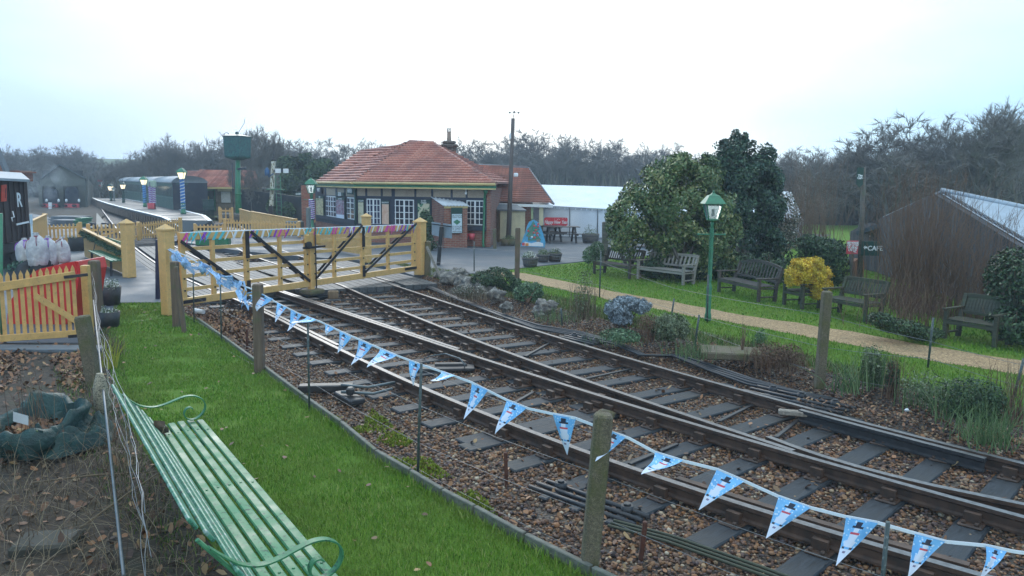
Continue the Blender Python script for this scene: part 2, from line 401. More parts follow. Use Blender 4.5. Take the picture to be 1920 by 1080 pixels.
# ================================================================ scattered small stuff
a_, b_ = resamp(VT, 90), resamp(VG, 90); mb = MB(); mb.add([(p.x, p.y, -.203) for p in a_]+[(p.x, p.y, -.018) for p in b_], [(i+1, i, 90+i, 91+i) for i in range(89)]); struct('ballast_shoulder', mb, M_BALL)
def inpoly(P, poly):
    x, y = P[:, 0], P[:, 1]; c = np.zeros(len(P), bool); n_ = len(poly)
    for i in range(n_):
        x1, y1 = poly[i][:2]; x2, y2 = poly[(i+1) % n_][:2]
        if y1 == y2: continue
        c ^= ((y1 > y) != (y2 > y)) & (x < (x2-x1)*(y-y1)/(y2-y1)+x1)
    return c
def scatter(poly, dens, rng, ymin=-1e9, ymax=1e9):
    a = np.array([p[:2] for p in poly]); lo = a.min(0); hi = a.max(0); lo[1] = max(lo[1], ymin); hi[1] = min(hi[1], ymax)
    if hi[1] <= lo[1]: return np.zeros((0, 2))
    n_ = int((hi-lo).prod()*dens); P = rng.random((n_, 2))*(hi-lo)+lo; P = P[inpoly(P, poly)]
    k = np.abs(P[:, 0]) < P[:, 1]*.70+.6; return P[k]          # only where the photograph can see
def rotm(rng, n_):
    q = rng.normal(size=(n_, 4)); q /= np.linalg.norm(q, axis=1)[:, None]; w_, x, y, z = q.T
    return np.stack([1-2*(y*y+z*z), 2*(x*y-z*w_), 2*(x*z+y*w_), 2*(x*y+z*w_), 1-2*(x*x+z*z), 2*(y*z-x*w_), 2*(x*z-y*w_), 2*(y*z+x*w_), 1-2*(x*x+y*y)], 1).reshape(-1, 3, 3)
ph = (1+5**.5)/2
ICO = np.array([(-1, ph, 0), (1, ph, 0), (-1, -ph, 0), (1, -ph, 0), (0, -1, ph), (0, 1, ph), (0, -1, -ph), (0, 1, -ph), (ph, 0, -1), (ph, 0, 1), (-ph, 0, -1), (-ph, 0, 1)])/1.9
ICF = np.array([(0, 11, 5), (0, 5, 1), (0, 1, 7), (0, 7, 10), (0, 10, 11), (1, 5, 9), (5, 11, 4), (11, 10, 2), (10, 7, 6), (7, 1, 8), (3, 9, 4), (3, 4, 2), (3, 2, 6), (3, 6, 8), (3, 8, 9), (4, 9, 5), (2, 4, 11), (6, 2, 10), (8, 6, 7), (9, 8, 1)])
OCT = np.array([(1, 0, 0), (-1, 0, 0), (0, 1, 0), (0, -1, 0), (0, 0, 1), (0, 0, -1)], float)
OCF = np.array([(0, 2, 4), (2, 1, 4), (1, 3, 4), (3, 0, 4), (2, 0, 5), (1, 2, 5), (3, 1, 5), (0, 3, 5)])
def rocks(P, z, r0, r1, rng, base, faces, flat=.7):
    n_ = len(P); V_ = np.repeat(base[None], n_, 0)*(1+rng.uniform(-.28, .28, (n_, len(base), 1)))
    V_ = V_*rng.uniform(.6, 1.25, (n_, 1, 3)); V_ = np.einsum('nij,nkj->nki', rotm(rng, n_), V_); V_[:, :, 2] *= flat
    r_ = (r0+(r1-r0)*rng.random(n_)**2)[:, None, None]
    V_ = V_*r_; V_[:, :, 0] += P[:, 0][:, None]; V_[:, :, 1] += P[:, 1][:, None]; V_[:, :, 2] += np.asarray(z).reshape(-1, 1)+rng.uniform(-.008, .012, n_)[:, None]
    F_ = faces[None]+np.arange(n_)[:, None, None]*len(base); return V_.reshape(-1, 3), F_.reshape(-1, 3)
def merge(L_):
    o_ = 0; VV = []; FF = []
    for v, f_ in L_: VV.append(v); FF.append(f_+o_); o_ += len(v)
    return np.concatenate(VV), np.concatenate(FF)
t = NT('ballast_stone'); g = t.n('NewGeometry')
cc = t.ramp(g.outputs['Random Per Island'], [(0, (.02, .016, .018)), (.16, (.11, .055, .032)), (.3, (.27, .12, .05)), (.45, (.07, .052, .055)), (.58, (.32, .165, .075)), (.7, (.16, .085, .055)), (.82, (.10, .075, .08)), (.93, (.36, .23, .13)), (1, (.46, .38, .28))])
cc = t.mix(t.ramp(t.noise(.7, 4), [(.5, 0.0), (.72, .55)]), cc, (.035, .024, .018)); t.col(cc).rough(.55); t.b.inputs['Specular IOR Level'].default_value = .22; M_STONE = t.m
rng = np.random.default_rng(5)
bedpoly = poly
Ls = [rocks(scatter(bedpoly, 1050, rng, 3.5, 9), -.198, .011, .030, rng, ICO, ICF), ]
Lo = [rocks(scatter(bedpoly, 750, rng, 9, 14.5), -.198, .013, .030, rng, OCT, OCF), rocks(scatter(bedpoly, 330, rng, 14.5, 24), -.196, .018, .034, rng, OCT, OCF)]
v1, f1 = Ls[0]; v2, f2 = merge(Lo); vv = np.concatenate([v1, v2]); ff = np.concatenate([f1, f2+len(v1)])
o = npmesh('ballast_stones', vv, 3, ff, M_STONE); o['kind'] = 'stuff'
# gravel spilling onto the foot of the verge
vp = VG+[tuple(lerp(Vector(a), Vector(b), .3)) for a, b in zip(VG, LE)][::-1]
v1, f1 = rocks(scatter(vp, 420, rng, 3, 22), -.02, .010, .026, rng, OCT, OCF); npmesh('verge_gravel', v1, 3, f1, M_STONE)['kind'] = 'stuff'
# grass
def blades(P, z, h0, h1, w_, rng, lean=.5):
    n_ = len(P); a = rng.random(n_)*2*PI; d = np.stack([np.cos(a), np.sin(a)], 1); b = rng.random(n_)*2*PI
    wd = np.stack([np.cos(b), np.sin(b)], 1)*(w_/2); h = h0+(h1-h0)*rng.random(n_); ln = (rng.random(n_)*lean)[:, None]*h[:, None]
    V_ = np.zeros((n_, 5, 3)); V_[:, 0, :2] = P-wd; V_[:, 1, :2] = P+wd; m2 = P+d*ln*.35
    V_[:, 2, :2] = m2+wd*.7; V_[:, 3, :2] = m2-wd*.7; V_[:, 4, :2] = P+d*ln
    V_[:, 0:2, 2] = z; V_[:, 2, 2] = z+h*.6; V_[:, 3, 2] = z+h*.6; V_[:, 4, 2] = z+h*(1-.25*rng.random(n_))
    i = np.arange(n_)[:, None]*5; F_ = np.concatenate([i+np.array([[0, 1, 2]]), i+np.array([[0, 2, 3]]), i+np.array([[3, 2, 4]])]); return V_.reshape(-1, 3), F_
M_BLADE = leafm('grass_blade', [(0, (.05, .13, .01)), (.35, (.11, .24, .018)), (.7, (.18, .33, .035)), (.9, (.26, .36, .06)), (1, (.40, .36, .14))], .6, spec=.2)
g_ = M_BLADE.node_tree; _r = [n for n in g_.nodes if n.type == 'VALTORGB'][0]; _m = g_.nodes.new('ShaderNodeMix'); _m.data_type = 'RGBA'; _n = g_.nodes.new('ShaderNodeTexNoise'); _n.inputs['Scale'].default_value = 1.1; _n.inputs['Detail'].default_value = 5; _tc = g_.nodes.new('ShaderNodeTexCoord'); g_.links.new(_tc.outputs['Object'], _n.inputs['Vector'])
_q = g_.nodes.new('ShaderNodeValToRGB'); _q.color_ramp.elements[0].position = .42; _q.color_ramp.elements[1].position = .68; _q.color_ramp.elements[1].color = (.65, .65, .65, 1); g_.links.new(_n.outputs['Fac'], _q.inputs[0]); g_.links.new(_q.outputs[0], _m.inputs[0]); g_.links.new(_r.outputs[0], _m.inputs[6]); _m.inputs[7].default_value = (.20, .25, .05, 1); g_.links.new(_m.outputs[2], g_.nodes['Principled BSDF'].inputs['Base Color'])
def thin(P, k=.55):
    d = np.array([mn.noise(Vector((p[0]*1.6, p[1]*1.6, 4)))+.5*mn.noise(Vector((p[0]*5, p[1]*5, 9))) for p in P]); return P[d+k*rng.random(len(P)) > -.12]
L_ = [blades(thin(scatter(lawn_poly, 6000, rng, 3.5, 8.5)), -.02, .015, .06, .0055, rng, .8), blades(thin(scatter(lawn_poly, 3600, rng, 8.5, 12)), -.02, .015, .06, .008, rng, .8), blades(thin(scatter(lawn_poly, 1800, rng, 12, 17)), -.02, .02, .065, .012, rng, .7)]
P_ = offl(K, -.06); P_ = np.concatenate([np.array(resamp(P_, 900))[:, :2]]*4)+rng.normal(0, .035, (3600, 2)); L_.append(blades(P_, -.02, .05, .12, .006, rng, .9))
v_, f_ = merge(L_); o = npmesh('lawn_grass_blades', v_, 3, f_, M_BLADE); o['kind'] = 'stuff'
gnear = LE+[tuple(p[:2]) for p in wob(resamp(PL, 80), 3)][::-1]
gfar = [tuple(p[:2]) for p in wob(resamp(PU, 80), 9)]+[(30, 14), (32, 40), (5, 40)]+gp([(1480, 455), (1200, 482), (1000, 501)])
L_ = [blades(scatter(gnear, 700, rng, 4, 22), -.03, .03, .06, .014, rng), blades(scatter(gfar, 260, rng, 4, 30), -.03, .03, .06, .022, rng)]
v_, f_ = merge(L_); o = npmesh('garden_grass_blades', v_, 3, f_, M_BLADE); o['kind'] = 'stuff'
# weeds on the verge: mixed dry and green tufts
vpoly = VG+LE[::-1]
M_WEED = leafm('verge_weed', [(0, (.04, .09, .015)), (.35, (.09, .17, .03)), (.6, (.18, .24, .06)), (.72, (.22, .17, .07)), (.85, (.10, .065, .04)), (1, (.34, .28, .15))], .7, spec=.2)
P = scatter(vpoly, 1300, rng, 4, 26)
dn = np.array([mn.noise(Vector((p[0]*.9, p[1]*.9, 3))) for p in P]); P = P[dn+rng.random(len(P))*.6 > .12]
v_, f_ = blades(P, -.03, .03, .13, .012, rng, .9); o = npmesh('verge_weeds', v_, 3, f_, M_WEED); o['kind'] = 'stuff'
# moss beside the kerb
M_MOSS = leafm('moss', [(0, (.10, .14, .015)), (.6, (.20, .25, .03)), (1, (.30, .33, .06))], .9, spec=.1)
mp_ = gp([(590, 762), (700, 742), (775, 800), (830, 850), (900, 890), (960, 960), (860, 935), (780, 893), (700, 850), (640, 800)])
P = scatter(mp_, 5200, rng); dn = np.array([mn.noise(Vector((p[0]*2.3, p[1]*2.3, 1))) for p in P]); P = P[dn+rng.random(len(P))*.5 > .28]
v_, f_ = blades(P, -.19, .02, .04, .020, rng, .9); o = npmesh('moss_patches', v_, 3, f_, M_MOSS); o['kind'] = 'stuff'
# fallen leaves
def leaves(P, z, s0, s1, rng, tilt=.5):
    n_ = len(P); Rm = rotm(rng, n_); a = rng.random(n_)*2*PI; s_ = rng.uniform(s0, s1, n_)
    q = np.array([(-1, -.15, 0), (-.3, -.6, .12), (.5, -.45, .1), (1, 0, 0), (.5, .45, .12), (-.3, .6, .1)])
    V_ = q[None]*s_[:, None, None]; ca, sa = np.cos(a), np.sin(a)
    x = V_[:, :, 0]*ca[:, None]-V_[:, :, 1]*sa[:, None]; y = V_[:, :, 0]*sa[:, None]+V_[:, :, 1]*ca[:, None]
    tx = rng.normal(0, tilt, n_)[:, None]; ty = rng.normal(0, tilt, n_)[:, None]
    zz = V_[:, :, 2]+tx*x+ty*y; zz -= zz.min(1)[:, None]
    W_ = np.stack([x+P[:, 0][:, None], y+P[:, 1][:, None], zz+z], 2)
    return W_.reshape(-1, 3), np.arange(n_*6).reshape(n_, 6)
M_DLEAF = leafm('fallen_leaf', [(0, (.06, .03, .018)), (.4, (.17, .075, .035)), (.7, (.30, .13, .05)), (.9, (.22, .14, .07)), (1, (.40, .24, .10))], .6)
L_ = []
lp = gp([(345, 575), (480, 565), (480, 620), (430, 640)])
L_.append(leaves(scatter(lp, 500, rng), -.18, .02, .045, rng))
L_.append(leaves(scatter(gp([(1120, 1010), (1000, 880), (1100, 860), (1300, 1000), (1300, 1080), (1200, 1090)]), 130, rng), -.18, .015, .03, rng))
L_.append(leaves(scatter(bedpoly, 14, rng), -.17, .015, .04, rng)); L_.append(leaves(scatter(gp([(1480, 735), (1600, 755), (1920, 815), (1920, 850), (1700, 800), (1500, 760)]), 160, rng), -.01, .012, .03, rng))
L_.append(leaves(scatter(soil_poly, 60, rng, 4, 16), -.015, .02, .045, rng)); L_.append(leaves(scatter(gp([(95, 668), (150, 660), (165, 720), (120, 730)]), 500, rng), -.01, .02, .045, rng))
L_.append(leaves(scatter(gp([(0, 660), (60, 655), (40, 700), (0, 740)]), 400, rng), -.01, .02, .045, rng))
L_.append(leaves(scatter(lawn_poly, 2.2, rng), .012, .02, .04, rng, .25))
VTn = np.array([(p.x, p.y) for p in resamp(VT, 400)]); VGn = np.array([(p.x, p.y) for p in resamp(VG, 400)])
def onslope(n_, s0=0, s1=1.0):
    i = rng.integers(0, 399, n_); u = rng.random(n_)[:, None]; s_ = rng.uniform(s0, s1, n_)[:, None]; A_ = VTn[i]*(1-u)+VTn[i+1]*u; B_ = VGn[i]*(1-u)+VGn[i+1]*u; return A_*(1-s_)+B_*s_, (-.2+.182*s_)[:, 0]
P, z_ = onslope(9000); v1, f1 = rocks(P, z_, .012, .030, rng, OCT, OCF); npmesh('shoulder_ballast', v1, 3, f1, M_STONE)['kind'] = 'stuff'
P, z_ = onslope(2600, .45, 1.05); v1, f1 = blades(P, z_, .03, .12, .012, rng, .9) if False else (None, None)
P, z_ = onslope(900); L_.append(leaves(P, (z_+.02)[:, None], .012, .03, rng))
v_, f_ = merge(L_); o = npmesh('fallen_leaves', v_, 6, f_, M_DLEAF); o['kind'] = 'stuff'
# ================================================================ railway
def rust_side():
    t = NT('rail_rust'); a = t.noise(9, 5); cc = t.ramp(a, [(.3, (.038, .024, .018)), (.55, (.085, .045, .028)), (.8, (.14, .075, .045))]); t.col(cc).rough(.6).bump(a, .4, .004); return t.m
M_RUST = rust_side()
t = NT('rail_top_polished'); a = t.noise(20, 3); t.col(t.ramp(a, [(.3, (.13, .12, .12)), (.7, (.24, .23, .23))])).rough(.42); t.b.inputs['Metallic'].default_value = .7; M_RTOP = t.m
t = NT('rail_dark'); a = t.noise(12, 4); t.col(t.ramp(a, [(.3, (.02, .02, .022)), (.7, (.05, .045, .045))])).rough(.5); M_RDARK = t.m
t = NT('wet_sleeper'); v = t.coord('Object', (1, 1, 1)); g = t.noise(3, 5, t.coord('Object', (2, 14, 2)), .65); b = t.noise(1.1, 3)
cc = t.ramp(g, [(.3, (.012, .014, .017)), (.55, (.034, .040, .048)), (.8, (.06, .066, .075))]); cc = t.mix(t.ramp(b, [(.5, 0.0), (.75, .4)]), cc, (.07, .06, .045))
t.col(cc).rough(t.ramp(g, [(.3, .45), (.7, .75)])).bump(g, .9, .008); t.b.inputs['Specular IOR Level'].default_value = .35; M_SLP = t.m
A = [(403, 545), (475, 577), (543, 610), (580, 630), (638, 657), (712, 684), (787, 717), (870, 752), (942, 785), (1050, 827), (1108, 853), (1205, 888), (1278, 915), (1322, 928), (1448, 970), (1582, 1010), (1730, 1043), (1920, 1082)]
B = [(492, 535), (570, 562), (638, 584), (740, 615), (823, 650), (932, 680), (960, 690), (1067, 723), (1160, 750), (1280, 788), (1393, 823), (1513, 857), (1600, 882), (1707, 908), (1800, 935), (1883, 960)]
C_ = [(640, 534), (715, 568), (785, 595), (823, 612), (890, 635), (958, 663), (1043, 693), (1127, 722), (1210, 752), (1280, 777), (1363, 803), (1430, 825), (1513, 851)]
C2 = [(1440, 818), (1522, 847), (1600, 873), (1693, 895), (1783, 917), (1918, 942)]
D_ = [(682, 517), (732, 530), (807, 558), (873, 580), (958, 607), (1060, 632), (1160, 665), (1278, 700), (1397, 732), (1497, 762), (1598, 790), (1707, 813), (1800, 838), (1918, 867)]
def curve(P, deg=3, ext0=0, ext1=0, step=.35):
    Q = np.array([G(*p)[:2] for p in P]); d = np.r_[0, np.cumsum(np.linalg.norm(np.diff(Q, axis=0), axis=1))]
    cx = np.polyfit(d, Q[:, 0], deg); cy = np.polyfit(d, Q[:, 1], deg)
    s_ = np.arange(0, d[-1]+1e-6, step); X = np.stack([np.polyval(cx, s_), np.polyval(cy, s_)], 1)
    if ext1: dv = X[-1]-X[-2]; dv /= np.linalg.norm(dv); X = np.r_[X, [X[-1]+dv*ext1*.5, X[-1]+dv*ext1]]
    if ext0: dv = X[0]-X[1]; dv /= np.linalg.norm(dv); X = np.r_[[X[0]+dv*ext0], X]
    return X
rA, rB, rC, rC2, rD = curve(A, 3, 0, 2.5), curve(B, 4, 0, 2.5), curve(C_, 3), curve(C2, 2, 0, 2.5), curve(D_, 4, 0, 3)
PROF = [(-.036, 0), (.036, 0), (.036, -.035), (.010, -.052), (.010, -.115), (.034, -.13), (.034, -.15), (-.034, -.15), (-.034, -.13), (-.010, -.115), (-.010, -.052), (-.036, -.035)]
def normals(X):
    T = np.gradient(X, axis=0); T /= np.linalg.norm(T, axis=1)[:, None]; return T, np.stack([T[:, 1], -T[:, 0]], 1)
def offs(X, d): T, Nn = normals(X); return X+Nn*d
def rail(X, label, z=0.0, mats=None, side=None, grp=None):
    T, Nn = normals(X); m = MB(); k = len(PROF); V_ = []
    for p, q in zip(X, Nn):
        for (o_, h) in PROF: V_.append((p[0]+q[0]*o_, p[1]+q[1]*o_, z+h))
    F_ = []; 
    m.add(V_, [])
    for i in range(len(X)-1):
        for j in range(k):
            m.f.append((i*k+j, (i+1)*k+j, (i+1)*k+(j+1) % k, i*k+(j+1) % k)); m.m.append(1 if j == 0 else 0); m.sm.append(False)
    m.f.append(tuple(range(k))); m.m.append(0); m.sm.append(False)
    m.f.append(tuple((len(X)-1)*k+j for j in range(k-1, -1, -1))); m.m.append(0); m.sm.append(False)
    return solo('rail', m, mats or [M_RUST, M_RTOP], label, 'rail', grp, base=Vector((X[0][0], X[0][1], z-.15)))
def clipY(X, y0, y1): k = (X[:, 1] >= y0) & (X[:, 1] <= y1); return X[k]
rail(rA, 'nearest running rail, closest to the mown lawn and the string of flags')
rail(rB, 'second running rail from the lawn, polished, running unbroken to the lower right')
rail(rC, 'third running rail, brown, closing in on its neighbour at the crossing vee')
rail(rC2, 'short diverging rail beyond the crossing vee towards the right edge', )
rail(rD, 'farthest running rail, beside the weedy verge of the garden')
CH = [M_RDARK, M_RTOP]
rail(offs(clipY(rA, 12.6, 30), -.11)-0, 'check rail inside the nearest running rail by the white gates', -.004, [M_RUST, M_RTOP])
rail(offs(clipY(rB, 12.4, 30), -.10), 'check rail hugging the second running rail in front of the gates', -.004, [M_RUST, M_RTOP])
rail(offs(clipY(rA, 5.2, 7.0), -.13), 'rusty check rail beside the nearest rail at the lower right', -.004, [M_RUST, M_RUST])
rail(offs(clipY(rD, 7.1, 9.3), .13), 'dark check rail beside the farthest rail at the right edge', -.004, CH)
# lines beyond the level crossing
def chain(first, pts):
    Q = [np.array(first[0])]+[np.array(G(*p)[:2]) for p in pts]; Q = np.array(Q)
    d = np.r_[0, np.cumsum(np.linalg.norm(np.diff(Q, axis=0), axis=1))]; s_ = np.arange(0, d[-1], 1.0)
    Rr = np.stack([np.interp(s_, d, Q[:, 0]), np.interp(s_, d, Q[:, 1])], 1)
    for _ in range(6): Rr[1:-1] = (Rr[:-2]+2*Rr[1:-1]+Rr[2:])/4
    return Rr
xA = chain(rA, [(360, 527), (311, 506), (276, 482), (248, 461), (225, 436), (204, 410), (190, 391), (180, 374), (174, 362)])
xB = offs(xA, 1.5)
xC = chain(rC, [(595, 519), (540, 502), (490, 486), (450, 470), (425, 452), (408, 434), (398, 420), (392, 409)])
xD = offs(xC, 1.5)
xE = chain([G(250, 470)[:2]], [(226, 450), (205, 425), (190, 405), (176, 385), (166, 368)])
xA[0] = rA[0]; xC[0] = rC[0]
rail(xA[:-1], 'left rail of the line curving past the platform face'); rail(offs(xA, 1.5)[:-1], 'right rail of the line curving past the platform face')
rail(xC, 'left rail of the line leading to the parked green coaches'); rail(xD, 'right rail of the line leading to the parked green coaches')
# sleepers with cast chairs
def chair_mesh():
    m = MB(); m.bb((0, 0, .008), (.36, .19, .03), .012); m.box((-.085, 0, .06), (.05, .13, .10)); m.box((.085, 0, .055), (.05, .13, .09)); m.box((.052, 0, .075), (.03, .16, .05))
    for x, y in ((-.15, -.05), (-.15, .05), (.15, 0)): m.cyl((x, y, .02), (x, y, .05), .018, .016, 8)
    return m
def sleeper(L_, chairs, zt=-.165, w_=.255):
    rt = thing('sleeper', (0, 0, zt-.12), 'dark wet timber sleeper bedded in brown ballast', 'sleeper')
    m = MB(); m.bb((0, 0, .06), (L_, w_, .12), .012); s_ = mk('timber', m, M_SLP, rt, Vector((0, 0, 0)))
    for x in chairs:
        c = mk('rail_chair', chair_mesh(), M_RUST, rt, Vector((0, 0, 0))); c.location = (x, 0, .12)
    return rt
def isect(X, p, d):      # where line p+t*d crosses polyline X (2D)
    for a, b in zip(X[:-1], X[1:]):
        e_ = b-a; den = d[0]*e_[1]-d[1]*e_[0]
        if abs(den) < 1e-9: continue
        q = a-p; t = (q[0]*e_[1]-q[1]*e_[0])/den; u = (q[0]*d[1]-q[1]*d[0])/den
        if 0 <= u <= 1 and abs(t) < 6: return t
    return None
proto = None; nsl = 0
def along(X, sp, s0=0):
    d = np.r_[0, np.cumsum(np.linalg.norm(np.diff(X, axis=0), axis=1))]; T, Nn = normals(X); out_ = []
    for s_ in np.arange(s0, d[-1], sp):
        out_.append((np.array([np.interp(s_, d, X[:, 0]), np.interp(s_, d, X[:, 1])]), np.array([np.interp(s_, d, T[:, 0]), np.interp(s_, d, T[:, 1])])))
    return out_
def place(p, ang, kind, lab, grp, rr=rnd):
    global protos
    o = protos[kind] if protos[kind].get('used') is None else cptree(protos[kind])
    if o is protos[kind]: o['used'] = 1
    if 'used' in o and o is not protos[kind]: del o['used']
    o.location = (p[0], p[1], -.285+rr.uniform(-.004, .004)); o.rotation_euler = (0, 0, ang+rr.uniform(-.015, .015)); tag(o, lab, 'sleeper', grp)
    return o
protos = {'std': sleeper(2.6, (-.75, .75))}
cN = (lambda X: X+normals(X)[1]*-.75)
midA = offs(rA, -.77); midD = offs(rD, .77)
G1 = 'sleepers of the nearer track'; G2 = 'sleepers of the farther track'
# nearer track up to where the two tracks close in, then long timbers under both
for p, T in along(midA, .74, .75):
    if p[1] < 5.0: break
    if p[1] > 8.6:
        o = place(p+np.array([-T[1], T[0]])*0, math.atan2(T[1], T[0])+PI/2, 'std', 'dark wet timber sleeper with iron chairs under the nearer of the two tracks', G1)
for p, T in along(midD, .74, .9):
    if p[1] > 10.2: place(p, math.atan2(T[1], T[0])+PI/2, 'std', 'dark wet timber sleeper with iron chairs under the farther track, beside the garden', G2)
kk = 0
for p, T in along(rA, .74, .2):
    if p[1] > 8.75 or p[1] < 4.2: continue
    d = np.array([-T[1], T[0]]); d = d if d[0] > 0 else -d; d = d+np.array([.12, .05]); d /= np.linalg.norm(d)
    td = isect(rD, p, d)
    if td is None: continue
    hits = [h for h in (0.0, isect(rB, p, d), isect(rC, p, d) if p[1] > 6.8 else None, isect(rC2, p, d), td) if h is not None]
    hits = sorted(hits); hh = [hits[0]]
    for h in hits[1:]:
        if h-hh[-1] > .33: hh.append(h)
    Ls_ = td+1.25; c = p+d*(td/2); rt = sleeper(Ls_, [h-td/2 for h in hh], w_=.26)
    rt.location = (c[0], c[1], -.285); rt.rotation_euler = (0, 0, math.atan2(d[1], d[0])); tag(rt, 'long dark turnout timber lying under both tracks where they close in', 'sleeper', 'long timbers under the converging tracks'); kk += 1
for X, lab, grp in ((offs(xA, .75), 'small distant sleeper of the line curving past the platform', 'sleepers beyond the crossing, platform line'), (offs(xC, .75), 'small sleeper of the line leading to the parked coaches', 'sleepers beyond the crossing, coach line')):
    for p, T in along(X, .78, 5.2):
        if p[1] > 52: break
        place(p, math.atan2(T[1], T[0])+PI/2, 'std', lab, grp)
if 'used' in protos['std']: del protos['std']['used']
# beds beyond the crossing
for X, nm in ((offs(xA, .75), 'far_track_bed'), (offs(xC, .75), 'coach_track_bed')):
    X = X[4:]; strip([Vector((p[0], p[1], 0)) for p in offs(X, -1.7)], [Vector((p[0], p[1], 0)) for p in offs(X, 1.7)], -.20, M_BALL, nm)
# timber crossing deck: planks laid along the rails
M_DECK = woodm('wet_deck_timber', (.04, .04, .042), (.125, .128, .13), rough=.6, axis='Y')
def deckrow(X0, o0, o1, tmin, tmax, lab, X0n=None, n_=4):
    root = thing('crossing_deck', (X0[0][0], X0[0][1], -.15), lab, 'timber deck')
    m = MB()
    for k in range(n_):
        a = o0+(o1-o0)*k/n_+.008; b = o0+(o1-o0)*(k+1)/n_-.008
        P0 = offs(X0, -a)[tmin:tmax]; P1 = offs(X0, -b)[tmin:tmax]
        for i in range(len(P0)-1):
            m.slab([(P0[i][0], P0[i][1], -.15), (P0[i+1][0], P0[i+1][1], -.15), (P1[i+1][0], P1[i+1][1], -.15), (P1[i][0], P1[i][1], -.15)], (0, 0, .138))
    mk('planks', m, M_DECK, root); return root
def arcs(X, a, b):  # points of a path from arc length a to b
    d = np.r_[0, np.cumsum(np.linalg.norm(np.diff(X, axis=0), axis=1))]; s_ = np.linspace(a, b, 9)
    return np.stack([np.interp(s_, d, X[:, 0]), np.interp(s_, d, X[:, 1])], 1)
fullA = np.r_[rA[::-1], xA[1:]]; fullC = np.r_[rC[::-1], xC[1:]]
def s_of(X, p):
    d = np.r_[0, np.cumsum(np.linalg.norm(np.diff(X, axis=0), axis=1))]; return d[np.argmin(np.linalg.norm(X-np.array(p[:2]), axis=1))]
sa0 = s_of(fullA, G(418, 552)); sa1 = s_of(fullA, G(250, 462)); sc0 = s_of(fullC, G(655, 541)); sc1 = s_of(fullC, G(500, 488))
aA = arcs(fullA, sa0, sa1); aC = arcs(fullC, sc0, sc1)
deckrow(aA, .06, .72, 0, 9, 'wet timber deck boards left of the nearest rail, at the left gate post')
deckrow(aA, -1.44, -.16, 0, 9, 'wet timber deck between the two rails of the nearer track under the gates', n_=6)
deckrow(aA, -2.35, -1.58, 0, 9, 'wet timber deck boards right of the nearer track under the gates', n_=4)
deckrow(aC, .06, 1.1, 0, 9, 'wet timber deck boards between the two tracks under the gate catch', n_=5)
deckrow(aC, -1.44, -.06, 0, 9, 'wet timber deck between the rails of the farther track', n_=6)
deckrow(aC, -2.5, -1.56, 0, 9, 'wet timber deck boards beside the right gate post', n_=4)
# board edging between lawn and ballast
M_EDGE = woodm('edging_board', (.09, .09, .07), (.22, .21, .17), moss=(.08, .11, .03), axis='X')
for i in range(0, len(K)-1):
    a = Vector((*K[i], -.05)); b = Vector((*K[i+1], -.05)); d = (b-a).normalized()
    if i < 1: continue
    m = MB(); m.beam(a+d*.01, b-d*.01, .045, .24, bev=.006)
    o = solo('edging_board', m, M_EDGE, 'weathered board edging between the mown lawn and the ballast', 'edging', 'edging boards along the lawn')
# ================================================================ shared object materials
M_CREAM = paint('gate_yellow', (.72, .42, .15), .5, .12, 9, worn=(.50, .34, .16), wamt=.15, dirt=(.30, .18, .06), dirtamt=.35)
M_CREAM2 = paint('gate_yellow_worn', (.64, .37, .12), .55, .18, 9, worn=(.30, .20, .10), wamt=.05, dirt=(.25, .16, .06), dirtamt=.4)
M_IRON = paint('black_iron', (.018, .016, .02), .45, .3, 12, worn=(.07, .03, .02), wamt=.15)
M_GREEN = paint('heritage_green', (.03, .20, .09), .4, .25, 8, worn=(.02, .08, .045), wamt=.2)
M_DGREEN = paint('dark_green', (.012, .055, .045), .4, .25, 8)
M_WHITE = paint('white_paint', (.78, .79, .8), .45, .06, 8, dirt=(.4, .42, .4), dirtamt=.3)
M_WOOD = woodm('weathered_post', (.10, .065, .045), (.22, .15, .10), moss=(.09, .10, .04), grain=50)
M_GREYW = woodm('grey_timber', (.07, .06, .05), (.20, .175, .145), moss=(.07, .09, .05), axis='X', grain=50)
M_PALEW = woodm('pale_timber', (.20, .17, .14), (.42, .38, .33), axis='X', grain=50)
M_BROWNW = woodm('brown_bench_timber', (.045, .035, .03), (.14, .11, .09), axis='X', grain=50, moss=(.05, .07, .045))
M_MOSSW = woodm('mossy_bench_timber', (.035, .035, .022), (.10, .095, .06), axis='X', grain=50, moss=(.06, .085, .03))
t = NT('mossy_concrete'); a = t.noise(55, 5, rough=.8); b = t.noise(4, 5); v_ = t.n('TexVoronoi'); v_.inputs['Scale'].default_value = 90; t.l(t.coord(), v_.inputs['Vector'])
cc = t.ramp(a, [(.3, (.06, .048, .032)), (.55, (.15, .12, .08)), (.75, (.30, .25, .17))]); cc = t.mix(t.ramp(v_.outputs['Distance'], [(.1, .5), (.4, 0.0)]), cc, (.40, .30, .16)); cc = t.mix(t.ramp(b, [(.45, 0.0), (.62, .7)]), cc, (.10, .10, .03))
t.col(cc).rough(.9).bump(a, 1, .008); M_CONC = t.m
M_WIRE = paint('galvanised_wire', (.22, .23, .24), .4, .2, 10, metal=.6)
M_STAKE = paint('green_grey_stake', (.055, .075, .07), .5, .3, 14, worn=(.18, .19, .18), wamt=.2)
M_RSTK = paint('rusty_stake', (.10, .035, .02), .8, .4, 14)
M_PINK = paint('ribbon_pink', (.75, .08, .38), .5, .15); M_TEAL = paint('ribbon_teal', (.12, .55, .60), .5, .15); M_PURP = paint('ribbon_purple', (.30, .06, .50), .5, .15)
M_GLASS = None
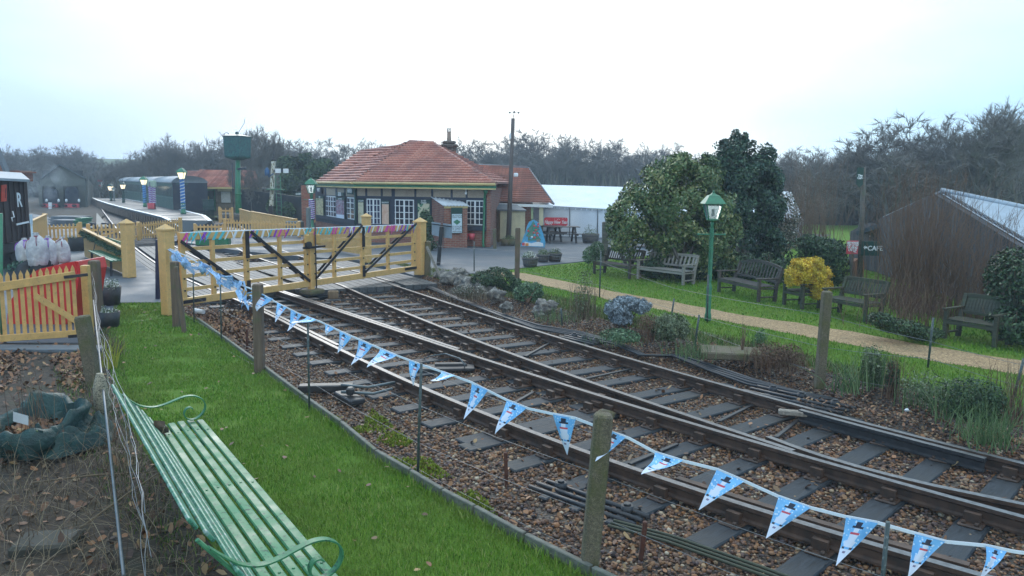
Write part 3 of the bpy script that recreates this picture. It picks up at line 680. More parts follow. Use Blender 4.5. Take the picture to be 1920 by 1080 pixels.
# ---------------------------------------------------------------- level crossing gates
LP = G(318, 590); RP = G(788, 515); GD = (RP-LP).normalized(); GN = Vector((-GD.y, GD.x, 0)); GL = (RP-LP).length
def gpt(s_, z, n_=0): return LP+GD*s_+GN*n_+Vector((0, 0, z))
def s_at(px): return (onp(px, 470, LP, RP)-Vector((LP.x, LP.y, 0))).dot(GD)
def big_post(base, h, w_, label, mat=M_CREAM, ang=0, cap=True):
    r_ = thing('gate_post', base, label, 'gate post', rz=0); m = MB(); m.bb(base+Vector((0, 0, h/2)), (w_, w_, h), .012, ang); mk('post', m, mat, r_)
    if cap:
        m = MB(); c = base+Vector((0, 0, h)); rot = Matrix.Rotation(ang, 3, 'Z'); k = w_/2+.02
        P = [c+rot @ Vector(p) for p in ((-k, -k, 0), (k, -k, 0), (k, k, 0), (-k, k, 0), (-k, -k, .03), (k, -k, .03), (k, k, .03), (-k, k, .03), (0, 0, .03+w_*.45))]
        m.add(P, [(3, 2, 1, 0), (0, 1, 5, 4), (1, 2, 6, 5), (2, 3, 7, 6), (3, 0, 4, 7), (4, 5, 8), (5, 6, 8), (6, 7, 8), (7, 4, 8)]); mk('cap', m, mat, r_)
    return r_
ga = math.atan2(GD.y, GD.x)
big_post(LP, Ht(318, 432, LP), .23, 'tall square yellow gate post beside the mown lawn, left end of the closed crossing gates', ang=ga)
big_post(RP, Ht(788, 417, RP), .27, 'tall square yellow gate post beside the rockery, right end of the closed crossing gates', ang=ga)
b_ = G(243, 520); big_post(b_, Ht(243, 420, b_), .26, 'tall square yellow gate post beyond the asphalt, behind the garlanded boarded fence', ang=ga)
b_ = G(688, 492); big_post(b_, Ht(688, 407, b_), .24, 'square yellow gate post standing beyond the right crossing gate, before the station windows', ang=ga)
def leaf(sA, sB, stiles, diag, label, sc_=1):
    base = gpt((sA+sB)/2, 0); r_ = thing('crossing_gate', base, label, 'gate'); W = .09
    zt0, zt1 = onp(338, 437, LP, RP).z, onp(775, 422, LP, RP).z
    def zt(s_): return lerp(zt0, zt1, s_/GL)
    zb = .22
    m = MB(); m.beam(gpt(sA, zt(sA)-.07), gpt(sB, zt(sB)-.07), W, .14, bev=.008); mk('top_rail', m, M_CREAM, r_)
    m = MB(); m.beam(gpt(sA, zb), gpt(sB, zb), W, .15, bev=.008); mk('bottom_rail', m, M_CREAM, r_)
    for k in range(4):
        m = MB(); za = lerp(zb, zt(sA)-.02, (k+1)/5.0-.02); zz = lerp(zb, zt(sB)-.02, (k+1)/5.0-.02); m.beam(gpt(sA, za), gpt(sB, zz), .035, .075); mk('rail', m, M_CREAM, r_)
    for j, (s_, w_) in enumerate(stiles):
        m = MB(); m.beam(gpt(s_, zb-.08), gpt(s_, zt(s_)-(.145 if j not in (0, len(stiles)-1) else -.02)), .075, w_, up=GD, bev=.006)
        for z in (.45, .7, .95): m.cyl(gpt(s_, z, -.036), gpt(s_, z, -.055), .02, n=6, mi=1)
        mk('stile', m, [M_CREAM, M_IRON], r_)
    for (a, za, b, zb_) in diag:
        for o_ in (-.065, .065):
            m = MB(); m.beam(gpt(a, za, o_), gpt(b, zb_, o_), .012, .065, up=GN.cross(Vector((b-a, 0, zb_-za)).normalized()) if False else (0, 0, 1)); mk('iron_brace', m, M_IRON, r_)
    return r_, zt
S0, S1 = s_at(336), s_at(579)-.04; S2, S3 = s_at(579)+.1, s_at(778); sm = s_at(461); sm2 = s_at(679)
zl = onp(338, 437, LP, RP).z
leftg, zt = leaf(S0, S1, [(S0+.06, .12), (s_at(398), .09), (sm, .12), (s_at(524), .09), (S1-.05, .12)], [(S0, zl-.16, sm, .30), (sm+.1, zl-.05, S1, .28)], 'left leaf of the closed yellow level crossing gates, hinged by the mown lawn')
rightg, _ = leaf(S2, S3, [(S2+.05, .12), (s_at(626), .09), (sm2, .12), (s_at(727), .09), (S3-.07, .14)], [(S2+.05, .32, sm2-.05, zl-.06), (sm2+.05, .32, S3, zl-.1)], 'right leaf of the closed yellow level crossing gates, hinged by the rockery')
for g_, s_ in ((leftg, sm), (rightg, sm2)):
    m = MB(); m.beam(gpt(s_, .2, -.06), gpt(s_, .5, -.06), .015, .1, up=GD); mk('iron_strap', m, M_IRON, g_)
    m = MB(); m.beam(gpt(s_, 1.0, -.06), gpt(s_, zt(s_), -.06), .015, .1, up=GD); mk('iron_strap', m, M_IRON, g_)
m = MB(); m.beam(gpt(S0, .22, -.06), gpt(S0+.55, .22, -.06), .012, .07); mk('hinge', m, M_IRON, leftg)
m = MB(); m.beam(gpt(S3-.55, .24, -.06), gpt(S3, .24, -.06), .012, .07); mk('hinge', m, M_IRON, rightg)
# catch where the leaves meet
sc0_ = (S1+S2)/2; r_ = thing('gate_catch', gpt(sc0_, -.0), 'yellow catch post with black iron latch where the two crossing gates meet', 'gate catch')
m = MB(); m.bb(gpt(sc0_, .78, -.02), (.13, .13, 1.42), .01, ga); mk('post', m, M_CREAM, r_)
m = MB(); m.cyl(gpt(sc0_+.06, .1, -.14), gpt(sc0_+.06, 1.72, -.14), .016, n=8); m.beam(gpt(sc0_-.35, 1.12, -.13), gpt(sc0_+.4, 1.12, -.13), .03, .05); m.cyl(gpt(sc0_-.18, 1.18, -.1), gpt(sc0_-.18, 1.18, -.18), .09, n=12); mk('latch', m, M_IRON, r_)
m = MB(); m.bb(gpt(sc0_-.17, 1.33, -.10), (.2, .06, .22), .05, ga); m.bb(gpt(sc0_+.19, 1.3, -.10), (.16, .06, .26), .05, ga); mk('latch_plate', m, M_CREAM2, r_)
m = MB(); m.bb(gpt(sc0_, .02, -.05), (.5, .42, .12), .03, ga); solo('catch_block', m, M_CONC, 'pale concrete block under the gate catch', 'block')
# ribbons wound round the top rails
def ribbon(sA, sB, dens, label, seed):
    rr = random.Random(seed); m = MB(); s_ = sA; m.tube([gpt(lerp(sA, sB, t), zt(lerp(sA, sB, t))+.012, -.03) for t in np.linspace(0, 1, 12)], .014, 5, mi=3)
    while s_ < sB:
        mi = rr.choice([0, 0, 1, 1, 2, 3]); w_ = rr.uniform(.03, .07); z = zt(s_); tl = rr.uniform(.06, .14)
        for q in (-.052, .052): m.slab([gpt(s_, z-.15-.01, q), gpt(s_+w_, z-.15-.01, q), gpt(s_+tl+w_, z+.01, q), gpt(s_+tl, z+.01, q)], GN*(.006 if q > 0 else -.006), mi)
        m.slab([gpt(s_+tl, z+.003, -.055), gpt(s_+tl+w_, z+.003, -.055), gpt(s_+w_, z+.003, .055), gpt(s_, z+.003, .055)], (0, 0, .007), mi); s_ += rr.uniform(.6, 1.3)/dens
        if rr.random() < .3: m.tube([gpt(s_, z, -.06), gpt(s_+.03, z-.12, -.07), gpt(s_-.01, z-rr.uniform(.16, .24), -.065)], .010, 4, mi=mi)
    return solo('ribbon', m, [M_PINK, M_TEAL, M_PURP, M_WHITE], label, 'ribbon')
ribbon(S0+.02, S1, 5.5, 'pink and teal ribbon wound round the top rail of the left crossing gate', 1)
ribbon(S2, S3, 6.5, 'pink, white and purple ribbon wound round the top rail of the right crossing gate', 2)
# ---------------------------------------------------------------- picket and boarded fences
def picket(a, b, h, label, pitch=.125, pw=.075, rails=(.25, .8), posts=(1, 1), hb=None, mat=M_CREAM, brace=False, cap=False, side=1, name='picket_fence', group=None, gapz=.06, pt=.06, cat='fence', indiv=False, ph=None):
    a = Vector(a); b = Vector(b); d = b-a; L_ = d.length; x = d/L_; xh = Vector((x.x, x.y, 0)).normalized(); nrm = Vector((-xh.y, xh.x, 0))*side; hb = hb or h
    r_ = thing(name, a, label, cat, group); n_ = max(2, int(L_/pitch)); m = MB()
    for i in range(n_):
        t = (i+.5)/n_; p = a+d*t; H_ = lerp(h, hb, t)
        if indiv: m = MB()
        q = [p-xh*pw/2+Vector((0, 0, gapz)), p+xh*pw/2+Vector((0, 0, gapz)), p+xh*pw/2+Vector((0, 0, H_-pt)), p+Vector((0, 0, H_)), p-xh*pw/2+Vector((0, 0, H_-pt))]
        m.slab(q, nrm*-.02)
        if indiv: mk('picket', m, mat, r_)
    if not indiv: mk('pickets', m, mat, r_)
    for z in rails:
        m = MB(); o_ = nrm*.03; m.beam(a+o_+Vector((0, 0, z*h)), b+o_+Vector((0, 0, z*hb)), .045, .09); mk('rail', m, mat, r_)
    if brace: m = MB(); m.beam(a+nrm*.03+Vector((0, 0, rails[0]*h)), b+nrm*.03+Vector((0, 0, rails[1]*hb)), .04, .08); mk('brace', m, mat, r_)
    if cap: m = MB(); m.beam(a+Vector((0, 0, h+.01)), b+Vector((0, 0, hb+.01)), .13, .04); mk('capping', m, mat, r_)
    for k, p, H_ in ((0, a, h), (1, b, hb)):
        if posts[k]: m = MB(); m.bb(p+nrm*.08+Vector((0, 0, (ph or H_*1.04)/2)), (.13, .13, (ph or H_*1.04)), .012, math.atan2(xh.y, xh.x)); mk('post', m, mat, r_)
    return r_
# big picket gate at the left edge
a = G(-14, 652); b = G(150, 640); zt1 = onp(150, 498, a, b).z; d = (b-a).normalized()
r_ = thing('picket_gate', a, 'large yellow picket gate at the left edge in front of the red sleigh', 'gate'); nrm = Vector((-d.y, d.x, 0)); W = (b-a).length
for i in range(13):
    p = a+d*(.09+(W-.13)*i/12.0); m = MB(); top = lerp(onp(0, 512, a, b).z, onp(150, 496, a, b).z, i/12.0)
    m.slab([p-d*.029+V3(0, 0, .16), p+d*.029+V3(0, 0, .16), p+d*.029+V3(0, 0, top-.07), p+V3(0, 0, top), p-d*.029+V3(0, 0, top-.07)], nrm*.022); mk('picket', m, M_CREAM2, r_)
for (y0, y1, w_) in ((540, 515, .16), (634, 624, .13)):
    m = MB(); m.beam(a+nrm*-.03+V3(0, 0, onp(0, y0, a, b).z), b+nrm*-.03+V3(0, 0, onp(150, y1, a, b).z), .05, w_*.85, bev=.006); mk('rail', m, M_CREAM2, r_)
m = MB(); m.beam(onp(66, 553, a, b)+nrm*-.075, onp(150, 605, a, b)+nrm*-.075, .03, .09); mk('brace', m, M_CREAM2, r_)
m = MB(); m.beam(onp(120, 519, a, b)+nrm*-.07, onp(165, 514, a, b)+nrm*-.07, .012, .05); m.beam(onp(128, 630, a, b)+nrm*-.07, onp(158, 627, a, b)+nrm*-.07, .012, .05); mk('hinge', m, M_IRON, r_)
m = MB(); m.bb(a+d*-.02+nrm*.02+V3(0, 0, .66), (.13, .13, 1.33), .01, math.atan2(d.y, d.x)); mk('post', m, M_CREAM2, r_)
p = G(168, 630); m = MB(); m.bb(p+V3(0, 0, .62), (.12, .12, 1.24), .01); solo('gate_post', m, M_CREAM2, 'slim yellow post at the latch side of the big left picket gate', 'gate post')
# fences around the crossing, near to far
def pf(x0, y0, x1, y1, t0, t1, label, **k):
    a = G(x0, y0); b = G(x1, y1); return picket(a, b, Ht(x0, t0, a), label, hb=Ht(x1, t1, b), **k)
pf(160, 482, 238, 516, 430, 468, 'boarded yellow fence hung with a green garland, behind the small green bench', pitch=.10, pw=.096, cap=True, pt=.0, posts=(0, 0), mat=M_CREAM2, cat='fence', name='boarded_fence', gapz=.02)
pf(52, 470, 90, 452, 420, 402, 'boarded yellow fence sloping up beside the dark wagon at the left', pitch=.10, pw=.096, cap=True, pt=0, mat=M_CREAM2, name='boarded_fence')
pf(92, 458, 151, 458, 421, 418, 'yellow picket fence behind the pale sacks', posts=(0, 1), pitch=.14)
pf(166, 457, 234, 457, 421, 418, 'yellow picket gate behind the garlanded fence, before the platform line', brace=True, posts=(1, 0), pitch=.15, rails=(.2, .7), name='picket_gate', cat='gate')
pf(250, 452, 263, 451, 420, 418, 'narrow yellow picket piece just right of the far yellow gate post', posts=(0, 1), pitch=.15)
pf(264, 450, 342, 443, 417, 409, 'yellow picket fence at the foot of the platform ramp, left of the ramp', posts=(1, 1), pitch=.15)
pf(366, 440, 421, 439, 420, 420, 'short yellow picket fence right of the platform ramp with a pale top rail', posts=(1, 0), rails=(.25, .72), pitch=.16)
pf(421, 441, 560, 445, 411, 416, 'long yellow picket fence between the platform ramp and the gate catch', posts=(1, 1), pitch=.16)
pf(412, 418, 436, 418, 389, 390, 'small yellow picket fence left of the water tower foot', posts=(1, 1), pitch=.2)
pf(450, 418, 472, 421, 392, 398, 'short boarded yellow fence right of the water tower foot', pitch=.14, pw=.13, cap=True, pt=0, name='boarded_fence')
pf(472, 433, 553, 440, 397, 411, 'boarded yellow fence stepping down behind the signal post', pitch=.14, pw=.13, cap=True, pt=0, mat=M_CREAM, name='boarded_fence')
pf(586, 432, 668, 446, 410, 425, 'yellow picket fence in front of the left station windows', posts=(1, 1), pitch=.15)
pf(597, 466, 684, 481, 433, 432, 'boarded yellow gate leaf folded back beyond the crossing, left of the post before the station', posts=(0, 0), pitch=.13, pw=.10, name='folded_gate', cat='gate', brace=True)
# garland on the boarded fence
a = G(160, 482); b = G(238, 516); ha = Ht(160, 430, a); hb = Ht(238, 468, b)
M_FIR = leafm('fir_green', [(0, (.01, .035, .02)), (.6, (.025, .08, .045)), (1, (.05, .13, .07))], .6)
rg = np.random.default_rng(3); n_ = 2600; t_ = rg.random(n_); nn_ = np.array(((b-a).normalized().y, -(b-a).normalized().x, 0))
sag = .10+.05*np.sin(t_*PI*5)**2; C0 = np.array(a)[None]*(1-t_)[:, None]+np.array(b)[None]*t_[:, None]; C0[:, 2] = ha*(1-t_)+hb*t_-sag
C0 += nn_[None]*.10; dr = rg.normal(size=(n_, 3)); dr /= np.linalg.norm(dr, axis=1)[:, None]; e_ = C0+dr*rg.uniform(.06, .15, n_)[:, None]; sd = np.cross(dr, rg.normal(size=(n_, 3)))*.012
V_ = np.stack([C0+dr*.02-sd, C0+dr*.02+sd, e_], 1).reshape(-1, 3); o = npmesh('garland', V_, 3, n_, M_FIR); tag(o, 'dark green fir garland draped along the boarded yellow fence', 'garland')
# ---------------------------------------------------------------- posts, stakes and wires
def post_t(xb, yb, xt, yt, w_, mat, name, label, cat='post', z0=0.0, shape='box', top='round', wy=None):
    base = G(xb, yb, z0); tp = V(xt, yt, base.y); m = MB()
    if shape == 'box':
        m.beam(base-V3(0, 0, .05), tp, wy or w_, w_, up=(1, 0, 0), bev=w_*.12)
        if top == 'point': pass
    else: m.tube([base-V3(0, 0, .05), base.lerp(tp, .5), tp], w_/2, 8)
    return solo(name, m, mat, label, cat, base=base)
post_t(1104, 1062, 1132, 776, .125, M_CONC, 'fence_post', 'mossy concrete fence post beside the rails, nearest to the camera', 'post')
m = MB(); 
post_t(487, 697, 483, 532, .13, M_WOOD, 'fence_post', 'round topped brown wooden fence post between lawn and rails', 'post')
post_t(332, 612, 327, 490, .13, M_WOOD, 'fence_post', 'mossy wooden post against the left crossing gate post', 'post')
post_t(346, 622, 330, 500, .07, M_WOOD, 'fence_strut', 'leaning wooden strut at the foot of the left crossing gate post', 'strut')
post_t(969, 541, 971, 427, .13, M_WOOD, 'fence_post', 'tall brown wooden fence post between the path and the asphalt', 'post')
post_t(1536, 722, 1551, 546, .12, M_CONC, 'fence_post', 'yellowish concrete fence post in front of the dark bench', 'post')
post_t(801, 515, 803, 452, .17, M_CONC, 'fence_post', 'grey post right of the right crossing gate post', 'post')
post_t(832, 530, 800, 462, .07, M_PALEW, 'fence_strut', 'leaning pale strut behind the rockery stones', 'strut')
post_t(928, 466, 927, 429, .15, M_CONC, 'bollard', 'short weathered post in front of the cream shed', 'post')
post_t(1134, 488, 1135, 416, .22, M_GREYW, 'fence_post', 'thick grey post behind the leftmost garden bench', 'post')
post_t(1178, 500, 1140, 430, .11, M_GREYW, 'fence_strut', 'slanting grey timber strut behind the leftmost garden bench', 'strut')
post_t(185, 610, 176, 488, .17, M_WOOD, 'fence_post', 'round topped grey post at the left behind the pot of flowers', 'post')
post_t(178, 720, 154, 592, .16, M_CONC, 'fence_post', 'short concrete post at the right end of the big picket gate', 'post')
post_t(296, 560, 296, 449, .09, paint('navy_post', (.02, .025, .06), .4), 'post', 'slim dark blue post on the asphalt left of the crossing gates', 'post')
post_t(170, 492, 186, 425, .03, M_STAKE, 'stake', 'thin dark stake leaning over the small green bench', 'stake', shape='t')
for i, (xb, yb, xt, yt, lab) in enumerate([(364, 605, 362, 505, 'thin stake near the left gate post'), (415, 640, 413, 512, 'thin stake in the tangled blue film'), (580, 768, 577, 602, 'thin green stake carrying the flag string'), (783, 890, 790, 681, 'dark green stake under the flag string at the moss'), (1640, 1240, 1665, 978, 'dark stake at the bottom right under the flags')]):
    post_t(xb, yb, xt, yt, .026, M_STAKE, 'stake', lab, 'stake', shape='t')
for i, (xb, yb, xt, yt, lab) in enumerate([(1124, 556, 1127, 470, 'thin black stake before the leftmost bench'), (1326, 602, 1328, 515, 'thin black stake touching the green lamp post'), (1257, 605, 1264, 560, 'short dark stake in the grey lavender'), (1303, 645, 1311, 590, 'short dark stake right of the round green bush'), (1740, 686, 1750, 596, 'thin dark stake on the lawn before the rightmost bench'), (1900, 745, 1920, 672, 'dark stake at the right edge by the path'), (1054, 606, 1052, 578, 'small rusty pin post with a knob beside the cable run'), (889, 508, 889, 452, 'thin dark stake before the station corner')]):
    post_t(xb, yb, xt, yt, .035, M_STAKE, 'stake', lab, 'stake', shape='t')
for xb, yb, xt, yt, lab in ((950, 912, 948, 848, 'short rusty stake in the ballast below the flags'), (1200, 1052, 1210, 978, 'short rusty stake right of the concrete post'), (463, 655, 463, 617, 'small rusty peg left of the brown wooden post'), (933, 972, 938, 962, 'tiny rusty peg beside the board edging')):
    post_t(xb, yb, xt, yt, .035, M_RSTK, 'peg', lab, 'peg', z0=-.2, shape='box')
def iY(px, tab):
    for (x0, y0), (x1, y1) in zip(tab[:-1], tab[1:]):
        if px <= x1: t = (px-x0)/(x1-x0); return 1/lerp(1/y0, 1/y1, t)
    return tab[-1][1]
NF = [(300, 15.9), (330, 15.0), (485, 10.95), (578, 9.15), (787, 7.25), (1115, 5.3), (1650, 4.35), (2000, 4.1)]
def wire(pts, tab, r_, label, mat=M_WIRE):
    P = [V(x, y, iY(x, tab)) for x, y in pts]; Q = []
    for a, b in zip(P[:-1], P[1:]):
        for t in (0, .25, .5, .75): q = a.lerp(b, t); q.z -= .02*math.sin(PI*t); Q.append(q)
    Q.append(P[-1]); m = MB(); m.tube(Q, r_, 4); return solo('fence_wire', m, mat, label, 'wire')
wire([(325, 480), (485, 560), (578, 606), (787, 692), (1120, 815), (1655, 990), (1990, 1045)], NF, .0022, 'topmost wire of the lawn fence along the flag string')
wire([(335, 540), (485, 615), (579, 660), (786, 760), (1112, 885), (1650, 1080), (1990, 1170)], NF, .0022, 'second wire of the lawn fence')
wire([(345, 590), (486, 660), (580, 715), (784, 830), (1106, 960), (1640, 1180)], NF, .0022, 'third wire of the lawn fence')
wire([(350, 610), (487, 690), (580, 755), (784, 880), (1103, 1040)], NF, .0022, 'lowest wire of the lawn fence near the edging')
FF_ = [(700, 27), (801, 23), (970, 20.0), (1126, 18.5), (1262, 15.4), (1326, 14.0), (1535, 10.4), (1750, 9.8), (1990, 9.0)]
wire([(803, 460), (970, 470), (1126, 490), (1262, 540), (1545, 590), (1745, 640), (1990, 700)], FF_, .003, 'topmost wire of the garden fence')
wire([(803, 490), (970, 505), (1126, 535), (1262, 580), (1540, 650), (1742, 672), (1990, 745)], FF_, .003, 'middle wire of the garden fence')
wire([(970, 530), (1126, 552), (1262, 602), (1538, 700), (1741, 735), (1990, 800)], FF_, .003, 'lowest wire of the garden fence')
# mesh fence down the left: straining wires beside the lawn
LF = []
MW = MB(); 
for k in range(5):
    P = [G(176+k*3, 610, .95-k*.13), G(196+k*3, 720, .95-k*.13), G(222+k*4, 860, .9-k*.13), G(262+k*4, 1010, .85-k*.12), G(300+k*4, 1120, .8-k*.12)]
    P = [V3(G(180, 615).x, G(180, 615).y, 1.05-k*.15), V3(G(195, 750).x, G(195, 750).y, 1.0-k*.14), V3(G(250, 990).x, G(250, 990).y, .95-k*.13), V3(G(300, 1300).x, G(300, 1300).y, .9-k*.125)]
    Q_ = []
    for a, b in zip(P[:-1], P[1:]):
        for t_ in np.linspace(0, 1, 9)[:-1]: q = a.lerp(b, t_); q += V3(.05*mn.noise(q*2.1+V3(k*3, 0, 0)), 0, .05*mn.noise(q*1.7+V3(0, k*5, 0))); Q_.append(q)
    MW.tube(Q_, .0022, 4)
solo('wire_fence', MW, M_WIRE, 'sagging galvanised wires of the fence between the bag and the green bench', 'wire fence')
# ================================================================ flag string
t = NT('flag_blue'); a = t.noise(9, 3); g = t.n('TexVoronoi'); g.inputs['Scale'].default_value = 48; t.l(t.coord('Object'), g.inputs['Vector'])
cc = t.ramp(a, [(.3, (.13, .38, .70)), (.7, (.24, .55, .85))]); cc = t.mix(t.ramp(g.outputs['Distance'], [(.22, .75), (.34, 0.0)]), cc, (.75, .85, .95)); t.col(cc).rough(.5); M_FBLUE = t.m
M_FWHITE = paint('flag_white', (.72, .74, .84), .5, .05, dirtamt=.05); M_FBLACK = paint('flag_black', (.02, .02, .04), .5, .1); M_FRED = paint('flag_red', (.65, .08, .10), .5, .1)
M_TAPE = paint('white_tape', (.82, .84, .88), .45, .04, dirtamt=.05)
STR = [(318, 466), (345, 478), (385, 500), (430, 526), (480, 545), (520, 568), (560, 588), (600, 603), (640, 622), (700, 648), (745, 667), (790, 684), (840, 701), (884, 717), (950, 750), (990, 766), (1036, 776), (1078, 784), (1136, 806), (1180, 822), (1228, 848), (1280, 864), (1344, 880), (1400, 904), (1460, 931), (1520, 952), (1586, 969), (1645, 980), (1716, 1000), (1775, 1016), (1848, 1023), (1900, 1034), (1990, 1046)]
bp = V(318, 466, iY(318, NF)); bun = thing('bunting', V3(bp.x, bp.y, 0), 'string of pale blue snowman pennants tied along the lawn fence', 'bunting')
SP = [V(x, y, iY(x, NF)-.02) for x, y in STR]
m = MB()
for a, b in zip(SP[:-1], SP[1:]): m.beam(a, b, .004, .020, up=(0, 0, 1))
mk('tape', m, M_TAPE, bun)
PEN = [(475, 545, 512, 560, 482, 584, .3), (520, 568, 538, 577, 513, 602, .8), (546, 581, 567, 591, 540, 622, .2), (576, 592, 593, 600, 549, 612, .8), (608, 606, 626, 616, 612, 628, .4), (636, 620, 658, 632, 631, 661, .2), (672, 638, 698, 647, 661, 686, .2), (713, 655, 744, 667, 691, 692, .5), (768, 676, 791, 684, 772, 724, .1), (828, 697, 854, 706, 808, 709, .9), (884, 718, 914, 732, 872, 788, 0), (949, 750, 986, 765, 928, 814, 0), (1036, 777, 1079, 785, 1060, 855, 0), (1136, 804, 1173, 820, 1117, 866, .2), (1228, 849, 1281, 864, 1206, 896, .6), (1344, 881, 1396, 903, 1309, 957, 0), (1460, 931, 1520, 952, 1435, 1010, 0), (1586, 970, 1646, 981, 1568, 1062, .1), (1716, 1001, 1773, 1016, 1700, 1084, 0), (1848, 1024, 1888, 1034, 1842, 1088, .3)]
def cellmat(u, v):     # u across 0..1, v down 0..1 ; generic snowman: hat, head, scarf, body, white foot of the flag
    c = abs(u-.5)
    if .05 < v < .15 and c < .10: return 2
    if .15 <= v < .18 and c < .17: return 2
    if .18 <= v < .27 and c < .13: return 1
    if .27 <= v < .31 and c < .19: return 3
    if .31 <= v < .60 and c < .15+.22*(v-.3)/.3: return 1
    if .60 <= v < .64 and (c > .18 and c < .42): return 2
    if v >= .62: return 1 if not (.68 < v < .75 and .25 < u < .6) else 4
    return 0
M_FGREY = paint('flag_grey', (.25, .2, .3), .5, .1)
for i, (x1, y1, x2, y2, xt, yt, wv) in enumerate(PEN):
    Y = iY((x1+x2)/2, NF)-.03; a = V(x1, y1, iY(x1, NF)-.03); b = V(x2, y2, iY(x2, NF)-.03); c = V(xt, yt, Y-.04-.1*wv); n_ = (b-a).cross(c-a).normalized()
    if n_.y > 0: n_ = -n_
    m = MB(); NU, NV = 10, 22; V_ = []
    for j in range(NV+1):
        v = j/NV
        for k in range(NU+1):
            u = k/NU; L0 = a.lerp(b, u); p = L0.lerp(c, v*.985)
            p += n_*((.018+.03*wv)*math.sin(3.2*v+i*1.7)*v+.010*math.sin(u*6+i)*math.sin(PI*min(1, v+.2)))
            p.x += .02*wv*math.sin(v*5); V_.append(p)
    F_ = []; b0 = 0; m.add(V_, [])
    for j in range(NV):
        for k in range(NU):
            q = (j*(NU+1)+k, j*(NU+1)+k+1, (j+1)*(NU+1)+k+1, (j+1)*(NU+1)+k); m.f.append(q); m.m.append(cellmat((k+.5)/NU, (j+.5)/NV)); m.sm.append(True)
    lab = {9: 'pennant blown up level with the string', 12: 'pennant hanging straight with the snowman facing out', 14: 'pennant with its tip blown to the left'}.get(i)
    o = mk('pennant', m, [M_FBLUE, M_FWHITE, M_FBLACK, M_FRED, M_FGREY], bun)
    if lab: o['label'] = lab
# tangle of blue film at the gate post end
t = NT('crumpled_film'); a = t.noise(14, 5, rough=.75); t.col(t.ramp(a, [(.3, (.12, .25, .60)), (.5, (.35, .58, .85)), (.7, (.70, .80, .95))])).rough(.25).bump(a, .8, .02); M_FILM = t.m
m = MB(); rr = random.Random(4)
TG = [(322, 470, 490), (338, 476, 498), (352, 482, 500), (372, 488, 510), (390, 500, 516), (410, 514, 534), (430, 520, 540), (448, 528, 545), (462, 534, 575), (476, 545, 560)]
for s_ in range(4):
    pts = []
    for x, y0, y1 in TG:
        for q in range(2): xx = x+rr.uniform(-8, 8); yy = rr.uniform(y0-4, y1); pts.append(V(xx, yy, iY(xx, NF)-rr.uniform(.02, .14)))
    for a, b in zip(pts[:-1], pts[1:]):
        wd = V3(rr.uniform(-.02, .02), rr.uniform(-.05, .05), rr.uniform(-.05, .02)); m.slab([a, b, b+wd+V3(0, 0, -.035), a+wd], V3(.001, -.003, .001))
for x, y in ((326, 488), (334, 480), (346, 494), (380, 503)):
    p = V(x, y, iY(x, NF)-.06); m.blob(p, (.06, .05, .09), seed=x, amp=.9, nu=10, nv=7, sc_=3)
solo('blue_film', m, M_FILM, 'crumpled tangle of pale blue film wrapped round the left gate post', 'plastic film')
# ================================================================ building materials
def m_brick(name, c1, c2, c3, mortar=(.30, .26, .22), bw=.225, bh=.075):
    t = NT(name); b = t.n('TexBrick'); b.offset = .5; t.l(t.coord('UV'), b.inputs['Vector'])
    b.inputs['Scale'].default_value = 1; b.inputs['Brick Width'].default_value = bw; b.inputs['Row Height'].default_value = bh
    b.inputs['Mortar Size'].default_value = .008; b.inputs['Mortar Smooth'].default_value = .2; b.inputs['Bias'].default_value = 0
    b.inputs['Color1'].default_value = (*c1, 1); b.inputs['Color2'].default_value = (*c2, 1); b.inputs['Mortar'].default_value = (*mortar, 1)
    n_ = t.noise(3, 4); cc = t.mix(t.ramp(n_, [(.45, 0.0), (.75, .5)]), b.outputs['Color'], c3); t.col(cc).rough(.85).bump(t.math('SUBTRACT', 1.0, b.outputs['Fac']), .6, .01); return t.m
M_BRICK = m_brick('red_brick', (.26, .085, .055), (.36, .13, .08), (.14, .06, .045))
def m_tile(name, c1, c2, c3, c4):
    t = NT(name); b = t.n('TexBrick'); b.offset = .5; t.l(t.coord('UV'), b.inputs['Vector'])
    b.inputs['Scale'].default_value = 1; b.inputs['Brick Width'].default_value = .18; b.inputs['Row Height'].default_value = .27
    b.inputs['Mortar Size'].default_value = .006; b.inputs['Bias'].default_value = 0
    b.inputs['Color1'].default_value = (*c1, 1); b.inputs['Color2'].default_value = (*c2, 1); b.inputs['Mortar'].default_value = (*dk(c3, .6), 1)
    cc = t.mix(t.ramp(t.noise(.9, 4), [(.42, 0.0), (.62, .75)]), b.outputs['Color'], c3); cc = t.mix(t.ramp(t.noise(5, 5, rough=.75), [(.55, 0.0), (.72, .6)]), cc, c4)
    t.col(cc).rough(.75).bump(t.math('SUBTRACT', 1.0, b.outputs['Fac']), .5, .01); return t.m
M_TILE = m_tile('clay_tiles', (.56, .23, .17), (.72, .38, .29), (.34, .17, .15), (.55, .42, .35))
M_TILE2 = m_tile('clay_tiles_mossy', (.44, .19, .145), (.56, .27, .20), (.25, .14, .12), (.30, .23, .18))
t = NT('pebbledash'); a = t.noise(60, 4, rough=.8); b = t.noise(2, 4); t.col(t.mix(t.ramp(b, [(.5, 0.0), (.75, .4)]), t.ramp(a, [(.3, (.25, .20, .15)), (.7, (.55, .45, .35))]), (.2, .15, .12))).rough(.95).bump(a, .8, .01); M_PEB = t.m
M_NAVY = paint('dark_joinery', (.028, .035, .06), .5, .25, 8)
t = NT('window_glass'); t.col((.02, .025, .045)).rough(.08); t.b.inputs['Specular IOR Level'].default_value = .7; M_GLASS = t.m
t = NT('dark_glass_curtain'); a = t.noise(3, 3, t.coord('Object', (6, 6, .5))); t.col(t.ramp(a, [(.4, (.02, .03, .07)), (.8, (.10, .08, .14))])).rough(.2); M_GLASS2 = t.m
